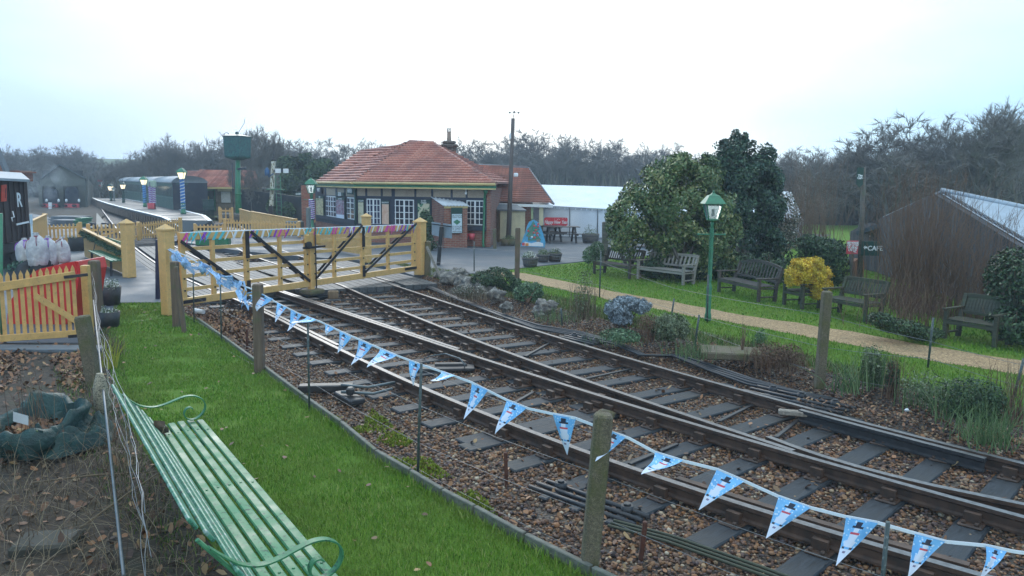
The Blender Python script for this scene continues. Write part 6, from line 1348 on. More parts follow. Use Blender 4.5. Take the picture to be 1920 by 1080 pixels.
# yard clutter behind the pickets: low stacked rails and sheets
for i, (x0, x1, y0, y1, Y, mt, lab) in enumerate([(100, 160, 405, 412, 52, M_LEAD, 'low stack of grey sheets in the yard before the engine shed'), (100, 146, 412, 418, 46, M_LEAD, 'lower stack of grey troughs just behind the picket fence'), (146, 160, 408, 419, 45, M_LAMPG, 'small green box behind the picket fence')]):
    m = MB(); a_, c = V(x0, y0, Y), V(x1, y1, Y); n_ = 4
    for k in range(n_): m.box(((a_.x+c.x)/2+.08*math.sin(k*2), Y+.1*k, lerp(0, a_.z, (k+.5)/n_)), ((c.x-a_.x)*(1-.04*(k % 2)), 1.2, a_.z/n_*.85))
    solo('stack' if i < 2 else 'box', m, mt, lab, 'stack' if i < 2 else 'box')
m = MB(); a_, c = G(180, 452), V(180, 402, 40); m.slab([V(180, 425, 38), V(202, 425, 38), V(181, 400, 52)], (0, .1, 0)); solo('ramp_board', m, M_PALEW, 'leaning triangular board beside the platform line', 'board')
for x, lab in ((172, 'small dark ground signal beside the platform line, left'), (197, 'ground signal with white discs beside the platform line')):
    m = MB(); p = V(x, 416, 40); m.bb((p.x, 40, .25), (.35, .3, .5), .04); [m.blob(V3(p.x+k*.11, 39.8, .28), (.06, .04, .06), amp=0, nu=8, nv=6, mi=1) for k in (-1, 0, 1)]; solo('ground_signal', m, [M_COACHD, M_OPAL], lab, 'ground signal')
# ---------------------------------------------------------------- box van at the left edge
M_VAN = woodm('van_planks', (.035, .022, .022), (.07, .045, .04), rough=.6, grain=30)
A0 = V(49, 500, 23); A0.z = 0; zt_ = V(50, 341, 23).z; zb_ = V(40, 452, 23).z
vn = thing('box_van', V3(A0.x-2, 23, 0), 'dark brown planked goods van with a white letter R at the left edge', 'railway van')
xR = A0.x; xL = V(-60, 400, 21).x
m = MB(); m.slab([V3(xR, 23.2, zb_), V3(xL, 20.6, zb_), V3(xL, 20.6, zt_+.08), V3(xR, 23.2, zt_)], (-2.0, 3, 0)); mk('body', m, M_VAN, vn)
vd = (V3(xR, 23.2, 0)-V3(xL, 20.6, 0)); vL = vd.length; vd.normalize(); vN = Vector((vd.y, -vd.x, 0))
m = MB()
for i in range(13): p = V3(xL, 20.6, 0)+vd*(vL*i/12); m.beam(p+vN*.02+V3(0, 0, zb_), p+vN*.02+V3(0, 0, zt_), .03, .06 if i % 4 else .14, up=vd)
mk('framing', m, M_VAN, vn)
m = MB(); a_, b2 = V3(xR, 23.2, zt_), V3(xL, 20.6, zt_+.08); m.slab([a_+vN*.1+V3(.08, 0, 0), b2+vN*.1, b2+V3(-2, 3, .22), a_+V3(-1.95, 3, .22)], (0, 0, .07)); mk('roof', m, M_ROOFG, vn)
def onv(px, py): return onp(px, py, V3(xL, 20.6, 0), V3(xR, 23.2, 0))
c = onv(32.5, 376)+vN*.06; text('R', .58, M_WHITE, c, vd, parent=vn, bold=.012, sx=.6)
m = MB(); m.beam(onv(26, 421)+vN*.08, onv(49, 416)+vN*.08, .03, .05); mk('brake_lever', m, M_WHITE, vn)
m = MB(); a_, b2, c, d = onv(-2, 347), onv(7, 346), onv(7, 377), onv(-2, 378); m.slab([d+vN*.06, c+vN*.06, b2+vN*.06, a_+vN*.06], vN*.03); mk('red_window', m, paint('signal_red', (.55, .06, .03), .4), vn)
m = MB(); m.slab([d+vN*.1+vd*.12+V3(0, 0, .1), c+vN*.1-vd*.06+V3(0, 0, .1), b2+vN*.1-vd*.06+V3(0, 0, -.1), a_+vN*.1+vd*.12+V3(0, 0, -.1)], vN*.01); mk('pane', m, M_GLASS, vn)
m = MB(); m.beam(V3(xL, 20.9, zb_-.15), V3(xR, 23.5, zb_-.15), .3, .25)
mk('underframe', m, M_RDARK, vn)
for s_ in (.3, .82): p = V3(xL, 20.6, .42)+vd*(vL*s_)-vN*.2; m = MB(); m.cyl(p, p-vN*.12, .42, n=18); m.cyl(p+vN*.05, p-vN*.14, .12, n=10); mk('wheel', m, M_RDARK, vn)
p = onv(18, 408)+vN*.05; m = MB(); m.tube([onv(20, 396)+vN*.06, onv(23, 407)+vN*.06, onv(18, 408)+vN*.06, onv(20, 415)+vN*.06], .02, 4); mk('chalk_mark', m, M_WHITE, vn)
# green pole, small white sign and brick gable at the far left
post_t(3, 640, 2, 400, .05, M_LAMPG, 'thin_pole', 'thin green pole at the very left edge', 'pole', shape='t')
post_t(51, 470, 50, 402, .06, M_WHITE, 'white_post', 'slim white post at the end of the brown van', 'post')
m = MB(); a_, c = V(52, 402, 27), V(61, 420, 27); m.box(((a_.x+c.x)/2, 27, (a_.z+c.z)/2), (c.x-a_.x, .05, a_.z-c.z)); m.cyl(V3((a_.x+c.x)/2, 27.05, 0), V3((a_.x+c.x)/2, 27.05, c.z), .03, n=6); solo('notice', m, M_PBL, 'small pale notice board beside the white post', 'notice board')
Yg = 36; gb = thing('brick_house', V(-20, 400, Yg), 'red brick gabled building cut off by the left edge', 'building')
m = MB(); a_ = V(16, 334, Yg); c = V(-60, 334, Yg); ap = V(-25, 235, Yg); m.slab([V3(c.x, Yg, 0), V3(a_.x, Yg, 0), a_, V(0, 286, Yg), ap, c], (-3.2, 4, 0)); mk('wall', m, M_BRICK, gb)
m = MB(); m.beam(V(18, 336, Yg-.1), V(-26, 228, Yg-.1), .3, .12); mk('verge', m, M_LEAD, gb); m = MB(); m.bb(V(28, 330, Yg+1), (1.1, 1, .5), .02); m.box(V(28, 323, Yg+1), (1.3, 1.2, .08)); mk('parapet', m, M_BRICK, gb)
# low dark vehicle and hut shapes right of the signal
Yc = 62; r_ = thing('parked_coach', V(488, 362, Yc), 'pale parked vehicle seen between the bare trees and the signal post', 'vehicle')
m = MB(); p0_, p1_ = V(480, 365, Yc), V(508, 365, Yc); m.slab([V3(p0_.x, Yc, 0.6), V3(p1_.x, Yc, 0.6), V(508, 352, Yc), V(485, 352, Yc), V(481, 360, Yc)], (0, 1.8, 0)); mk('body', m, M_ROOFG, r_)
m = MB(); m.slab([V(486, 360, Yc-.05), V(506, 360, Yc-.05), V(506, 354.5, Yc-.05), V(488, 354.5, Yc-.05)], (0, .03, 0)); mk('window', m, M_GLASS, r_)
m = MB(); [m.cyl(V3(V(x, 360, Yc).x, Yc-.05, .45), V3(V(x, 360, Yc).x, Yc+.2, .45), .38, n=12) for x in (487, 502)]; mk('wheels', m, M_RDARK, r_)
sign(556, 360, 577, 367.5, 50, [('QUIET ZONES', .13, 0)], 'dark green sign with white lettering left of the station', M_DGREEN, M_WHITE, .1, name='green_sign')
m = MB(); p = V(566, 367, 50.1); m.cyl(V3(p.x, 50.1, 0), p, .05, n=6); solo('sign_post', m, M_DGREEN, 'thin post under the dark green sign left of the station', 'post')
b_ = G(586, 452); lamp(b_, V(589, 332, b_.y).z, 'green lamp post with pale lantern and spiral tinsel at the left end of the station', r0=.08, head=1.25, wrap=([M_PURP, M_WHITE, M_NAVY], 1.0, 1.9, 'purple and white tinsel'), bar=True)
m = MB(); b_ = G(580, 470); m.bb(b_+V3(0, 0, .85), (.12, .3, 1.7), .01); solo('grey_board', m, M_GREYP, 'narrow grey board standing left of the station lamp', 'board')
m = MB(); b_ = G(575, 440); m.bb(b_+V3(-.6, 0, .35), (.8, .6, .7), .05); solo('green_bin', m, M_GREYP, 'grey green bin behind the gate catch', 'bin')
# ================================================================ garden benches
def garden_bench(L_, mat, label, style='slat', loc=(0, 0, 0), rz=0, nsl=11, hs=.42, hb=.92, wide=.055, depth=.5):
    r_ = thing('garden_bench', (0, 0, 0), label, 'bench'); Z0 = Vector((0, 0, 0))     # front faces -Y, centre of the front edge at origin
    for sx in (-1, 1):
        m = MB(); m.bb((sx*(L_/2-.035), .035, .31), (.07, .07, .62), .006); mk('leg', m, mat, r_)
        m = MB(); m.beam((sx*(L_/2-.035), depth-.03, 0), (sx*(L_/2-.035), depth, hs), .07, .07, up=(1, 0, 0)); m.beam((sx*(L_/2-.035), depth, hs), (sx*(L_/2-.035), depth+.14, hb), .065, .07, up=(1, 0, 0)); mk('leg', m, mat, r_)
        m = MB(); m.bb((sx*(L_/2-.035), depth/2, .64), (.075, depth+.12, .035), .008); mk('armrest', m, mat, r_)
        m = MB(); m.beam((sx*(L_/2-.035), .03, .13), (sx*(L_/2-.035), depth-.02, .13), .05, .03); m.beam((sx*(L_/2-.035), .03, hs-.06), (sx*(L_/2-.035), depth, hs-.06), .07, .03); mk('side_rail', m, mat, r_)
    m = MB()
    for k in range(5): m.bb((0, .05+k*(depth-.08)/4.2, hs), (L_-.02, .075, .025), .004)
    m.beam((-L_/2+.07, .02, hs-.06), (L_/2-.07, .02, hs-.06), .03, .07); mk('seat', m, mat, r_)
    m = MB(); y1, z1, y2, z2 = depth+.02, hs+.12, depth+.13, hb-.05
    m.beam((-L_/2+.06, y1, z1), (L_/2-.06, y1, z1), .035, .06)
    if style == 'arch':
        P = [(L_*(t_-.5)*.93, y2+.01, z2+.03+.11*math.sin(PI*t_)**.8) for t_ in np.linspace(0, 1, 13)]
        for a, b in zip(P[:-1], P[1:]): m.beam(a, b, .04, .075)
    else: m.beam((-L_/2+.06, y2, z2+.02), (L_/2-.06, y2, z2+.02), .04, .085)
    for i in range(nsl):
        t_ = (i+.5)/nsl; x = -L_/2+.08+(L_-.16)*t_; ex = .11*math.sin(PI*t_)**.8 if style == 'arch' else 0; m.beam((x, y1, z1), (x, y2, z2+ex), wide, .016, up=(0, 1, 0))
    mk('backrest', m, mat, r_)
    r_.location = loc; r_.rotation_euler = (0, 0, rz); r_.scale = (1, 1, .86); return r_
def bench_px(xl, yl, xr, yr, *a, **k):
    A_, B_ = G(xl, yl), G(xr, yr); d = B_-A_; L_ = min(2.1, d.length); c = (A_+B_)/2; return garden_bench(L_, *a, loc=c, rz=math.atan2(d.y, d.x), **k)
bench_px(1111, 513, 1180, 523, M_BROWNW, 'dark slatted garden bench beside the thick grey post, leftmost of the garden benches', nsl=15, wide=.035)
bench_px(1193, 523, 1281, 535, M_PALEW, 'pale bleached garden bench with broad back slats left of the green lamp post', nsl=11, wide=.06)
bench_px(1344, 547, 1421, 567, M_BROWNW, 'brown garden bench with an arched back just right of the green lamp post', style='arch', nsl=13, wide=.045)
bench_px(1466, 571, 1503, 580, M_MOSSW, 'small mossy armchair bench in front of the yellow bush', style='arch', nsl=6, wide=.05)
bench_px(1541, 588, 1622, 604, M_MOSSW, 'dark mossy garden bench behind the yellowish concrete post', nsl=13, wide=.05)
bench_px(1765, 634, 1866, 652, M_MOSSW, 'dark mossy garden bench before the barn, rightmost of the garden benches', nsl=14, wide=.05)
# ---------------------------------------------------------------- big green lamp post in the garden
b_ = G(1327, 601); lamp(b_, V(1334, 357, b_.y).z, 'green lamp post with a spiral column standing on the lawn between two benches', r0=.036, head=1.0, twist=True)
# ---------------------------------------------------------------- planters
M_BARREL = woodm('barrel_staves', (.06, .05, .045), (.17, .15, .13), grain=60); M_BAND = paint('barrel_band', (.05, .05, .055), .6)
M_PLANT = leafm('planter_leaves', [(0, (.03, .07, .02)), (.5, (.07, .13, .03)), (.8, (.14, .16, .06)), (1, (.30, .28, .15))], .6)
M_FLOW = leafm('white_blooms', [(0, (.05, .10, .03)), (.5, (.09, .14, .05)), (.62, (.5, .5, .42)), (1, (.75, .75, .7))], .6)
def leafcloud(blobs, n_, size, mat, name, rng, parent=None, shell=.55, flat=0, off=None, elong=1.6, noise_=.35, droop=0, freq=1.2, dense=0.0):
    """small leaf faces through the outer volume of a set of ellipsoids, with clumps and gaps"""
    B = np.array([(*b[:6],) for b in blobs], float); vol = (B[:, 3]*B[:, 4]*B[:, 5])**.67; pr = vol/vol.sum(); out_ = []; tot = 0
    while tot < n_:
        k = rng.choice(len(B), size=n_*2, p=pr); d = rng.normal(size=(n_*2, 3)); d /= np.linalg.norm(d, axis=1)[:, None]
        r_ = (shell**3+(1.08**3-shell**3)*rng.random(n_*2))**(1/3); p = B[k, :3]+d*B[k, 3:6]*r_[:, None]
        ph_ = np.sin(p[:, 0]*freq*3.1+1.3*np.sin(p[:, 1]*freq*2.3+p[:, 2]*freq*1.7))+np.sin(p[:, 2]*freq*4.3+1.7*np.sin(p[:, 0]*freq*2.9+2))+.8*np.sin(p[:, 1]*freq*3.7+p[:, 0]*freq*5.1)
        keep = (ph_*.33+rng.random(n_*2)*1.0 > noise_*(1 if not dense else 1-dense)) & (r_ < .93+.16*np.clip(ph_*.5, -.6, 1))
        keep &= p[:, 2] > .02; out_.append((p[keep], d[keep])); tot += keep.sum()
    P = np.concatenate([o_[0] for o_ in out_])[:n_]; D = np.concatenate([o_[1] for o_ in out_])[:n_]; n_ = len(P)
    nr = D+rng.normal(size=(n_, 3))*.75+np.array([0, 0, .35]); nr /= np.linalg.norm(nr, axis=1)[:, None]
    a = np.cross(nr, rng.normal(size=(n_, 3))); a /= np.linalg.norm(a, axis=1)[:, None]; 
    if droop: a = a+np.array([0, 0, -droop]); a /= np.linalg.norm(a, axis=1)[:, None]
    b = np.cross(nr, a); s_ = size*rng.uniform(.6, 1.3, n_)[:, None]
    V_ = np.stack([P-a*s_*elong*.5, P+b*s_*.5, P+a*s_*elong*.5, P-b*s_*.5], 1)
    if off is None and parent is not None: off = parent.location
    if off is not None: V_ = V_-np.array(off)
    return npmesh(name, V_.reshape(-1, 3), 4, n_, mat, parent)
def planter(base, r0, r1, h, label, seed, mat=M_BARREL, leaf=M_PLANT, group=None, ph_=.22, shape=16, nl=500, band=True, ls=.03):
    r_ = thing('planter', base, label, 'planter', group); m = MB(); m.lathe(base, [(r0, 0), (r1, h), (r1*.88, h), (r1*.86, h-.06), (.01, h-.06)], shape); mk('tub', m, [mat], r_)
    if band:
        for t_ in (.25, .8): rr_ = lerp(r0, r1, t_)+.004; m = MB(); m.lathe(base+V3(0, 0, h*t_-.02), [(rr_, 0), (rr_+.004, .04)], shape); mk('band', m, M_BAND, r_)
    leafcloud([(base.x, base.y, base.z+h, r1*.95, r1*.95, ph_)], nl, ls, leaf, 'plants', np.random.default_rng(seed), r_, shell=.1); return r_
planter(G(207, 571), .19, .24, .40, 'dark pot with small pale flowers on the asphalt edge', 1, mat=M_RDARK, leaf=M_FLOW, band=False, nl=900, ls=.022)
planter(G(207, 612), .15, .18, .28, 'lower dark pot with white flowers in front of the first pot', 2, mat=M_RDARK, leaf=M_FLOW, band=False, nl=900, ls=.02)
planter(G(1040, 490), .20, .27, .3, 'half barrel planter on the garden edge, right of the other two half barrels', 3)
planter(G(1018, 491), .18, .24, .27, 'half barrel planter with yellow green plants, middle of the three half barrels', 4)
planter(G(994, 499), .22, .28, .3, 'darkest half barrel planter, close to the tall brown post', 5, leaf=M_FLOW)
planter(G(1107, 455), .36, .42, .42, 'large dark barrel planter in front of the marquee wall', 6, ph_=.45, nl=700)
planter(G(952, 460), .3, .38, .28, 'round stone planter at the foot of the telegraph pole', 7, mat=M_CONC, band=False)
planter(G(145, 470), .32, .34, .5, 'dark square tub behind the pale sacks', 8, mat=M_DARK, band=False, shape=4, ph_=.05, nl=60)
# ---------------------------------------------------------------- picnic tables
def picnic(base, rz, label, mat, L_=1.7, sc_=1):
    r_ = thing('picnic_table', (0, 0, 0), label, 'picnic table', 'picnic tables by the marquee'); m = MB()
    for k in range(5): m.bb((0, (k-2)*.13, .73), (L_, .12, .035), .004)
    mk('table_top', m, mat, r_)
    for s_ in (-1, 1): m = MB(); [m.bb((0, s_*(.62+k*.13), .43), (L_, .12, .035), .004) for k in range(2)]; mk('seat', m, mat, r_)
    for x in (-L_*.36, L_*.36):
        m = MB(); m.beam((x, -.62, 0), (x, -.22, .71), .05, .09, up=(1, 0, 0)); m.beam((x, .62, 0), (x, .22, .71), .05, .09, up=(1, 0, 0)); m.beam((x+.05, -.78, .385), (x+.05, .78, .385), .045, .08); mk('frame', m, mat, r_)
    r_.location = base; r_.rotation_euler = (0, 0, rz); r_.scale = (sc_,)*3; return r_
picnic(G(1052, 454), .1, 'dark picnic table in front of the Happy New Year banner', M_IRON)
picnic(G(1025, 452), .25, 'dark picnic table half hidden by the Christmas tree board', M_IRON, 1.5)
picnic(G(1056, 441), .0, 'grey picnic table right under the Happy New Year banner', M_GREYW, 1.6)
# banner
Yn = 37.5; a_, c = V(1020.5, 407.5, Yn), V(1064, 423.5, Yn); r_ = thing('banner', V3((a_.x+c.x)/2, Yn, c.z), 'red banner with white script reading Happy New Year before the marquee', 'banner')
m = MB(); cx, cz, W_, H_ = (a_.x+c.x)/2, (a_.z+c.z)/2, c.x-a_.x, a_.z-c.z; pr = []
for sx, sz, a0 in ((1, 1, 0), (-1, 1, 90), (-1, -1, 180), (1, -1, 270)):
    for k in range(4): an = R(a0+k*30); pr.append(V3(cx+sx*(W_/2-.08)+.08*math.cos(an), Yn, cz+sz*(H_/2-.08)+.08*math.sin(an)))
m.slab(pr, (0, -.02, 0)); mk('sheet', m, paint('banner_red', (.62, .03, .05), .4, .08), r_)
text('Happy New Year', .24, M_WHITE, V3(cx, Yn-.03, cz-.03), (1, 0, 0), parent=r_, shear=.35, sx=.66, bold=.004)
m = MB(); rr = random.Random(2); [m.blob((cx+rr.uniform(-.5, .5), Yn-.025, cz+rr.uniform(.08, .18)), (.015, .004, .015), amp=0, nu=6, nv=4) for _ in range(7)]; mk('stars', m, M_WHITE, r_)
# generic painted Christmas tree board
Yt = G(996, 464).y; tb = thing('christmas_board', G(997, 464), 'cut out painted board of a snowy fir tree with presents by the picnic tables', 'cut-out board')
def tv(px, py, o_=0): return V(px, py, Yt+o_)
M_TBL = paint('board_blue', (.08, .38, .62), .4, .2, 9); M_TG = m_print('board_green', [(.35, (.02, .14, .10)), (.5, (.03, .28, .20)), (.6, (.25, .10, .06)), (.68, (.04, .30, .25))], 9)
m = MB(); out_ = [(976, 462), (1021, 464), (1023, 455), (1019, 440), (1014, 425), (1008, 416), (1000, 412), (992, 416), (988, 424), (985, 436), (980, 448)]; m.slab([tv(x, y) for x, y in out_], (0, .03, 0)); mk('backing', m, M_TBL, tb)
m = MB(); out_ = [(990, 451), (1015, 450), (1010, 443), (1014, 441), (1008, 433), (1012, 430), (1005, 422), (1000, 414), (995, 423), (988, 430), (992, 433), (986, 442), (990, 444)]; m.slab([tv(x, y, -.012) for x, y in out_], (0, -.01, 0)); mk('tree', m, M_TG, tb)
m = MB(); m.slab([tv(x, y, -.012) for x, y in [(978, 461), (1019, 462), (1018, 456), (1008, 453), (996, 456), (984, 453)]], (0, -.01, 0)); mk('snow', m, M_WHITE, tb)
for i, (x0, x1, y0, mt) in enumerate(((979, 984, 455, M_FRED), (985, 991, 456, paint('gift_orange', (.7, .25, .05), .4)), (1006, 1013, 448, M_PALEW))):
    p, q_ = tv(x0, y0, -.026), tv(x1, y0+5.5, -.026); m = MB(); m.box(((p.x+q_.x)/2, p.y, (p.z+q_.z)/2), (q_.x-p.x, .01, p.z-q_.z)); mk('present', m, mt, tb)
m = MB(); rr = random.Random(5)
for _ in range(14): p = tv(rr.uniform(990, 1010), rr.uniform(420, 448), -.026); m.blob(p, (.05, .008, .045), amp=.2, nu=8, nv=5, mi=rr.choice([0, 1, 2]))
mk('baubles', m, [M_FRED, M_WHITE, M_TBL], tb)
# board seen from behind on a dark post
b_ = G(822, 497); tp = V(828, 425, b_.y); sb = thing('double_sign', b_, 'two grey metal boards seen from behind on a leaning dark post', 'sign')
m = MB(); m.beam(b_, tp, .15, .12, up=(1, 0, 0), bev=.01); mk('post', m, M_DARK, sb)
Y_ = b_.y; P1 = [V(809.5, 416, Y_+.35), V(825, 418, Y_+.1), V(825, 444, Y_+.1), V(809.5, 440.5, Y_+.35)]; P2 = [V(831, 418.5, Y_+.05), V(846.5, 421, Y_-.2), V(846.5, 447, Y_-.2), V(831, 445.5, Y_+.05)]
M_ALU = paint('aluminium', (.33, .38, .42), .45, .1, metal=.3)
for P in (P1, P2): m = MB(); m.slab(P[::-1], (.02, -.03, 0)); mk('board', m, M_ALU, sb)
m = MB(); m.beam(P1[0].lerp(P1[3], .15)+V3(0, -.05, 0), P2[1].lerp(P2[2], .15)+V3(0, -.05, 0), .03, .03); mk('bracket', m, M_DARK, sb)
# ---------------------------------------------------------------- red sleigh and sacks
SA, SB = G(12, 622), G(140, 598); Ysl = 14.3
def sv(px, py, o_=0): return V(px, py, Ysl+o_)
M_SRED = paint('sleigh_red', (.62, .02, .015), .4, .12, 4, dirtamt=.15); 
sl_ = thing('red_sleigh', V3(sv(80, 600).x, Ysl+.4, 0), 'bright red sleigh with dark seat behind the big picket gate', 'sleigh')
prof = [(14, 620), (120, 618), (134, 585), (141, 540), (146, 505), (140, 490), (128, 492), (75, 504), (60, 512), (50, 525), (36, 540), (22, 560), (14, 590)]
m = MB(); m.slab([sv(x, y) for x, y in prof], (0, .06, 0)); mk('side_panel', m, M_SRED, sl_)
m = MB(); m.slab([sv(x, y)+V3(0, .95, 0) for x, y in prof], (0, .06, 0)); mk('side_panel', m, M_SRED, sl_)
m = MB(); m.slab([sv(142, 490), sv(147, 510), sv(147, 510)+V3(0, .95, 0), sv(142, 490)+V3(0, .95, 0)], (.04, 0, 0)); m.slab([sv(146, 510), sv(132, 600), sv(132, 600)+V3(0, .95, 0), sv(146, 510)+V3(0, .95, 0)], (.04, 0, 0)); mk('back_panel', m, M_SRED, sl_)
m = MB(); [m.tube([sv(10, 628)+V3(0, dy, 0), sv(60, 636)+V3(0, dy, 0), sv(140, 634)+V3(0, dy, 0)], .03, 6) for dy in (0, .9)]; mk('runners', m, M_WHITE, sl_)
m = MB(); m.box((sv(80, 600).x, Ysl+.5, .3), (.95, .9, .1)); mk('floor', m, M_DARK, sl_)
m = MB(); m.blob(sv(38, 520)+V3(0, .4, 0), (.42, .4, .30), seed=5, amp=.5); m.blob(sv(60, 505)+V3(0, .35, 0), (.15, .3, .28), seed=6, amp=.4); solo('dark_cloth', m, M_DARK, 'heap of black cloth lying in the front of the red sleigh', 'cloth')
t = NT('sack_cloth'); a = t.noise(5, 5, rough=.7); b = t.noise(18, 3); t.col(t.ramp(a, [(.35, (.36, .35, .37)), (.6, (.60, .58, .58))])).rough(.7).bump(a, .9, .06); M_SACK = t.m
def sack(cx, cy, w_, h_, dy, label, seed, lean=0):
    c = V(cx, cy, Ysl+dy); ww = w_/FPX*Ysl/2*1.08; hh = h_/FPX*Ysl; base = c-V3(0, 0, hh/2); r_ = thing('sack', base, label, 'sack', None); m = MB(); nu, nv = 28, 18; V_ = []
    prof_ = [(0, .0), (.55, .01), (.9, .08), (1.0, .25), (1.02, .45), (.97, .62), (.85, .75), (.6, .87), (.28, .94), (.20, .97), (.30, 1.0), (.05, 1.01)]
    for (r0, z) in prof_:
        for j in range(nu):
            a_ = 2*PI*j/nu; k = 1+.13*mn.noise(Vector((math.cos(a_)*1.6+seed, math.sin(a_)*1.6, z*3)))+.05*math.sin(a_*7+seed)*max(0, z-.5)*2
            V_.append(base+V3(math.cos(a_)*ww*r0*k+lean*z, math.sin(a_)*ww*r0*k, hh*z*(1+.04*math.sin(a_*3+seed))))
    K_ = len(prof_); m.add(V_, [(i*nu+j, i*nu+(j+1) % nu, (i+1)*nu+(j+1) % nu, (i+1)*nu+j) for i in range(K_-1) for j in range(nu)], 0, True); mk('bag', m, M_SACK, r_)
    m = MB(); m.tube([base+V3(math.cos(a_)*ww*.3+lean*.94, math.sin(a_)*ww*.3, hh*.94) for a_ in np.linspace(0, 2*PI, 14)], .009, 5)
    for q in (-.6, .5): m.tube([base+V3(lean+q*ww*.3, -ww*.28, hh*.94), base+V3(lean*.8+q*ww*.9, -ww*.85, hh*.8), base+V3(lean*.7+q*ww*1.1, -ww*.98, hh*(.62+.1*q))], .007, 4)
    mk('drawstring', m, M_PURP if seed % 2 else paint('dark_red_cord', (.25, .03, .06), .6), r_); return r_
sack(47, 471, 30, 48, .55, 'leftmost of the four pale sacks on the sleigh', 1); sack(70, 470, 34, 64, .25, 'second pale sack from the left, in front of the others with deep folds', 2); sack(92, 472, 32, 58, .5, 'third pale sack from the left, creased and leaning on its neighbour', 3); sack(117, 470, 25, 50, .6, 'rightmost of the four pale sacks, smooth and slim', 4)
# green garland stuff at the sleigh front
leafcloud([(sv(20, 505).x, Ysl+.5, sv(20, 508).z, .45, .4, .14)], 1400, .035, M_FIR, 'fir_branches', np.random.default_rng(4), None, shell=.1); tag(bpy.data.objects['fir_branches'], 'dark fir branches heaped on the front of the sleigh at the left', 'branches')
# ---------------------------------------------------------------- small green bench by the boarded fence
def small_bench():
    a, b = G(163, 497), G(205, 520); d = (b-a).normalized(); r_ = thing('green_bench', (a+b)/2, 'small green slatted bench in front of the garlanded boarded fence', 'bench'); nb = Vector((-d.y, d.x, 0)); nb = nb if nb.x > 0 else -nb
    L_ = (b-a).length; m = MB()
    for k in range(4): m.beam(a+nb*(.1+.1*k)+V3(0, 0, .45), b+nb*(.1+.1*k)+V3(0, 0, .45), .075, .03)
    mk('seat', m, M_LAMPG, r_); m = MB()
    for k in range(4): m.beam(a+nb*(.50+.03*k)+V3(0, 0, .55+.1*k), b+nb*(.50+.03*k)+V3(0, 0, .55+.1*k), .03, .06)
    mk('backrest', m, M_LAMPG, r_)
    for t_ in (.08, .92): p = a.lerp(b, t_); m = MB(); m.beam(p+nb*.1, p+nb*.12+V3(0, 0, .44), .05, .05); m.beam(p+nb*.46, p+nb*.6+V3(0, 0, .9), .05, .05); mk('frame', m, M_IRON, r_)
small_bench()
# green trough and green seat seen through the gate
m = MB(); p, q_ = G(376, 462), G(424, 458); m.bb((p+q_)/2+V3(0, 0, .2), (1.35, .5, .4), .04, .1); m.bb((p+q_)/2+V3(0, .1, .55), (1.5, .1, .12), .02, .1); solo('green_trough', m, M_GREEN, 'low green wooden trough behind the left crossing gate', 'trough')
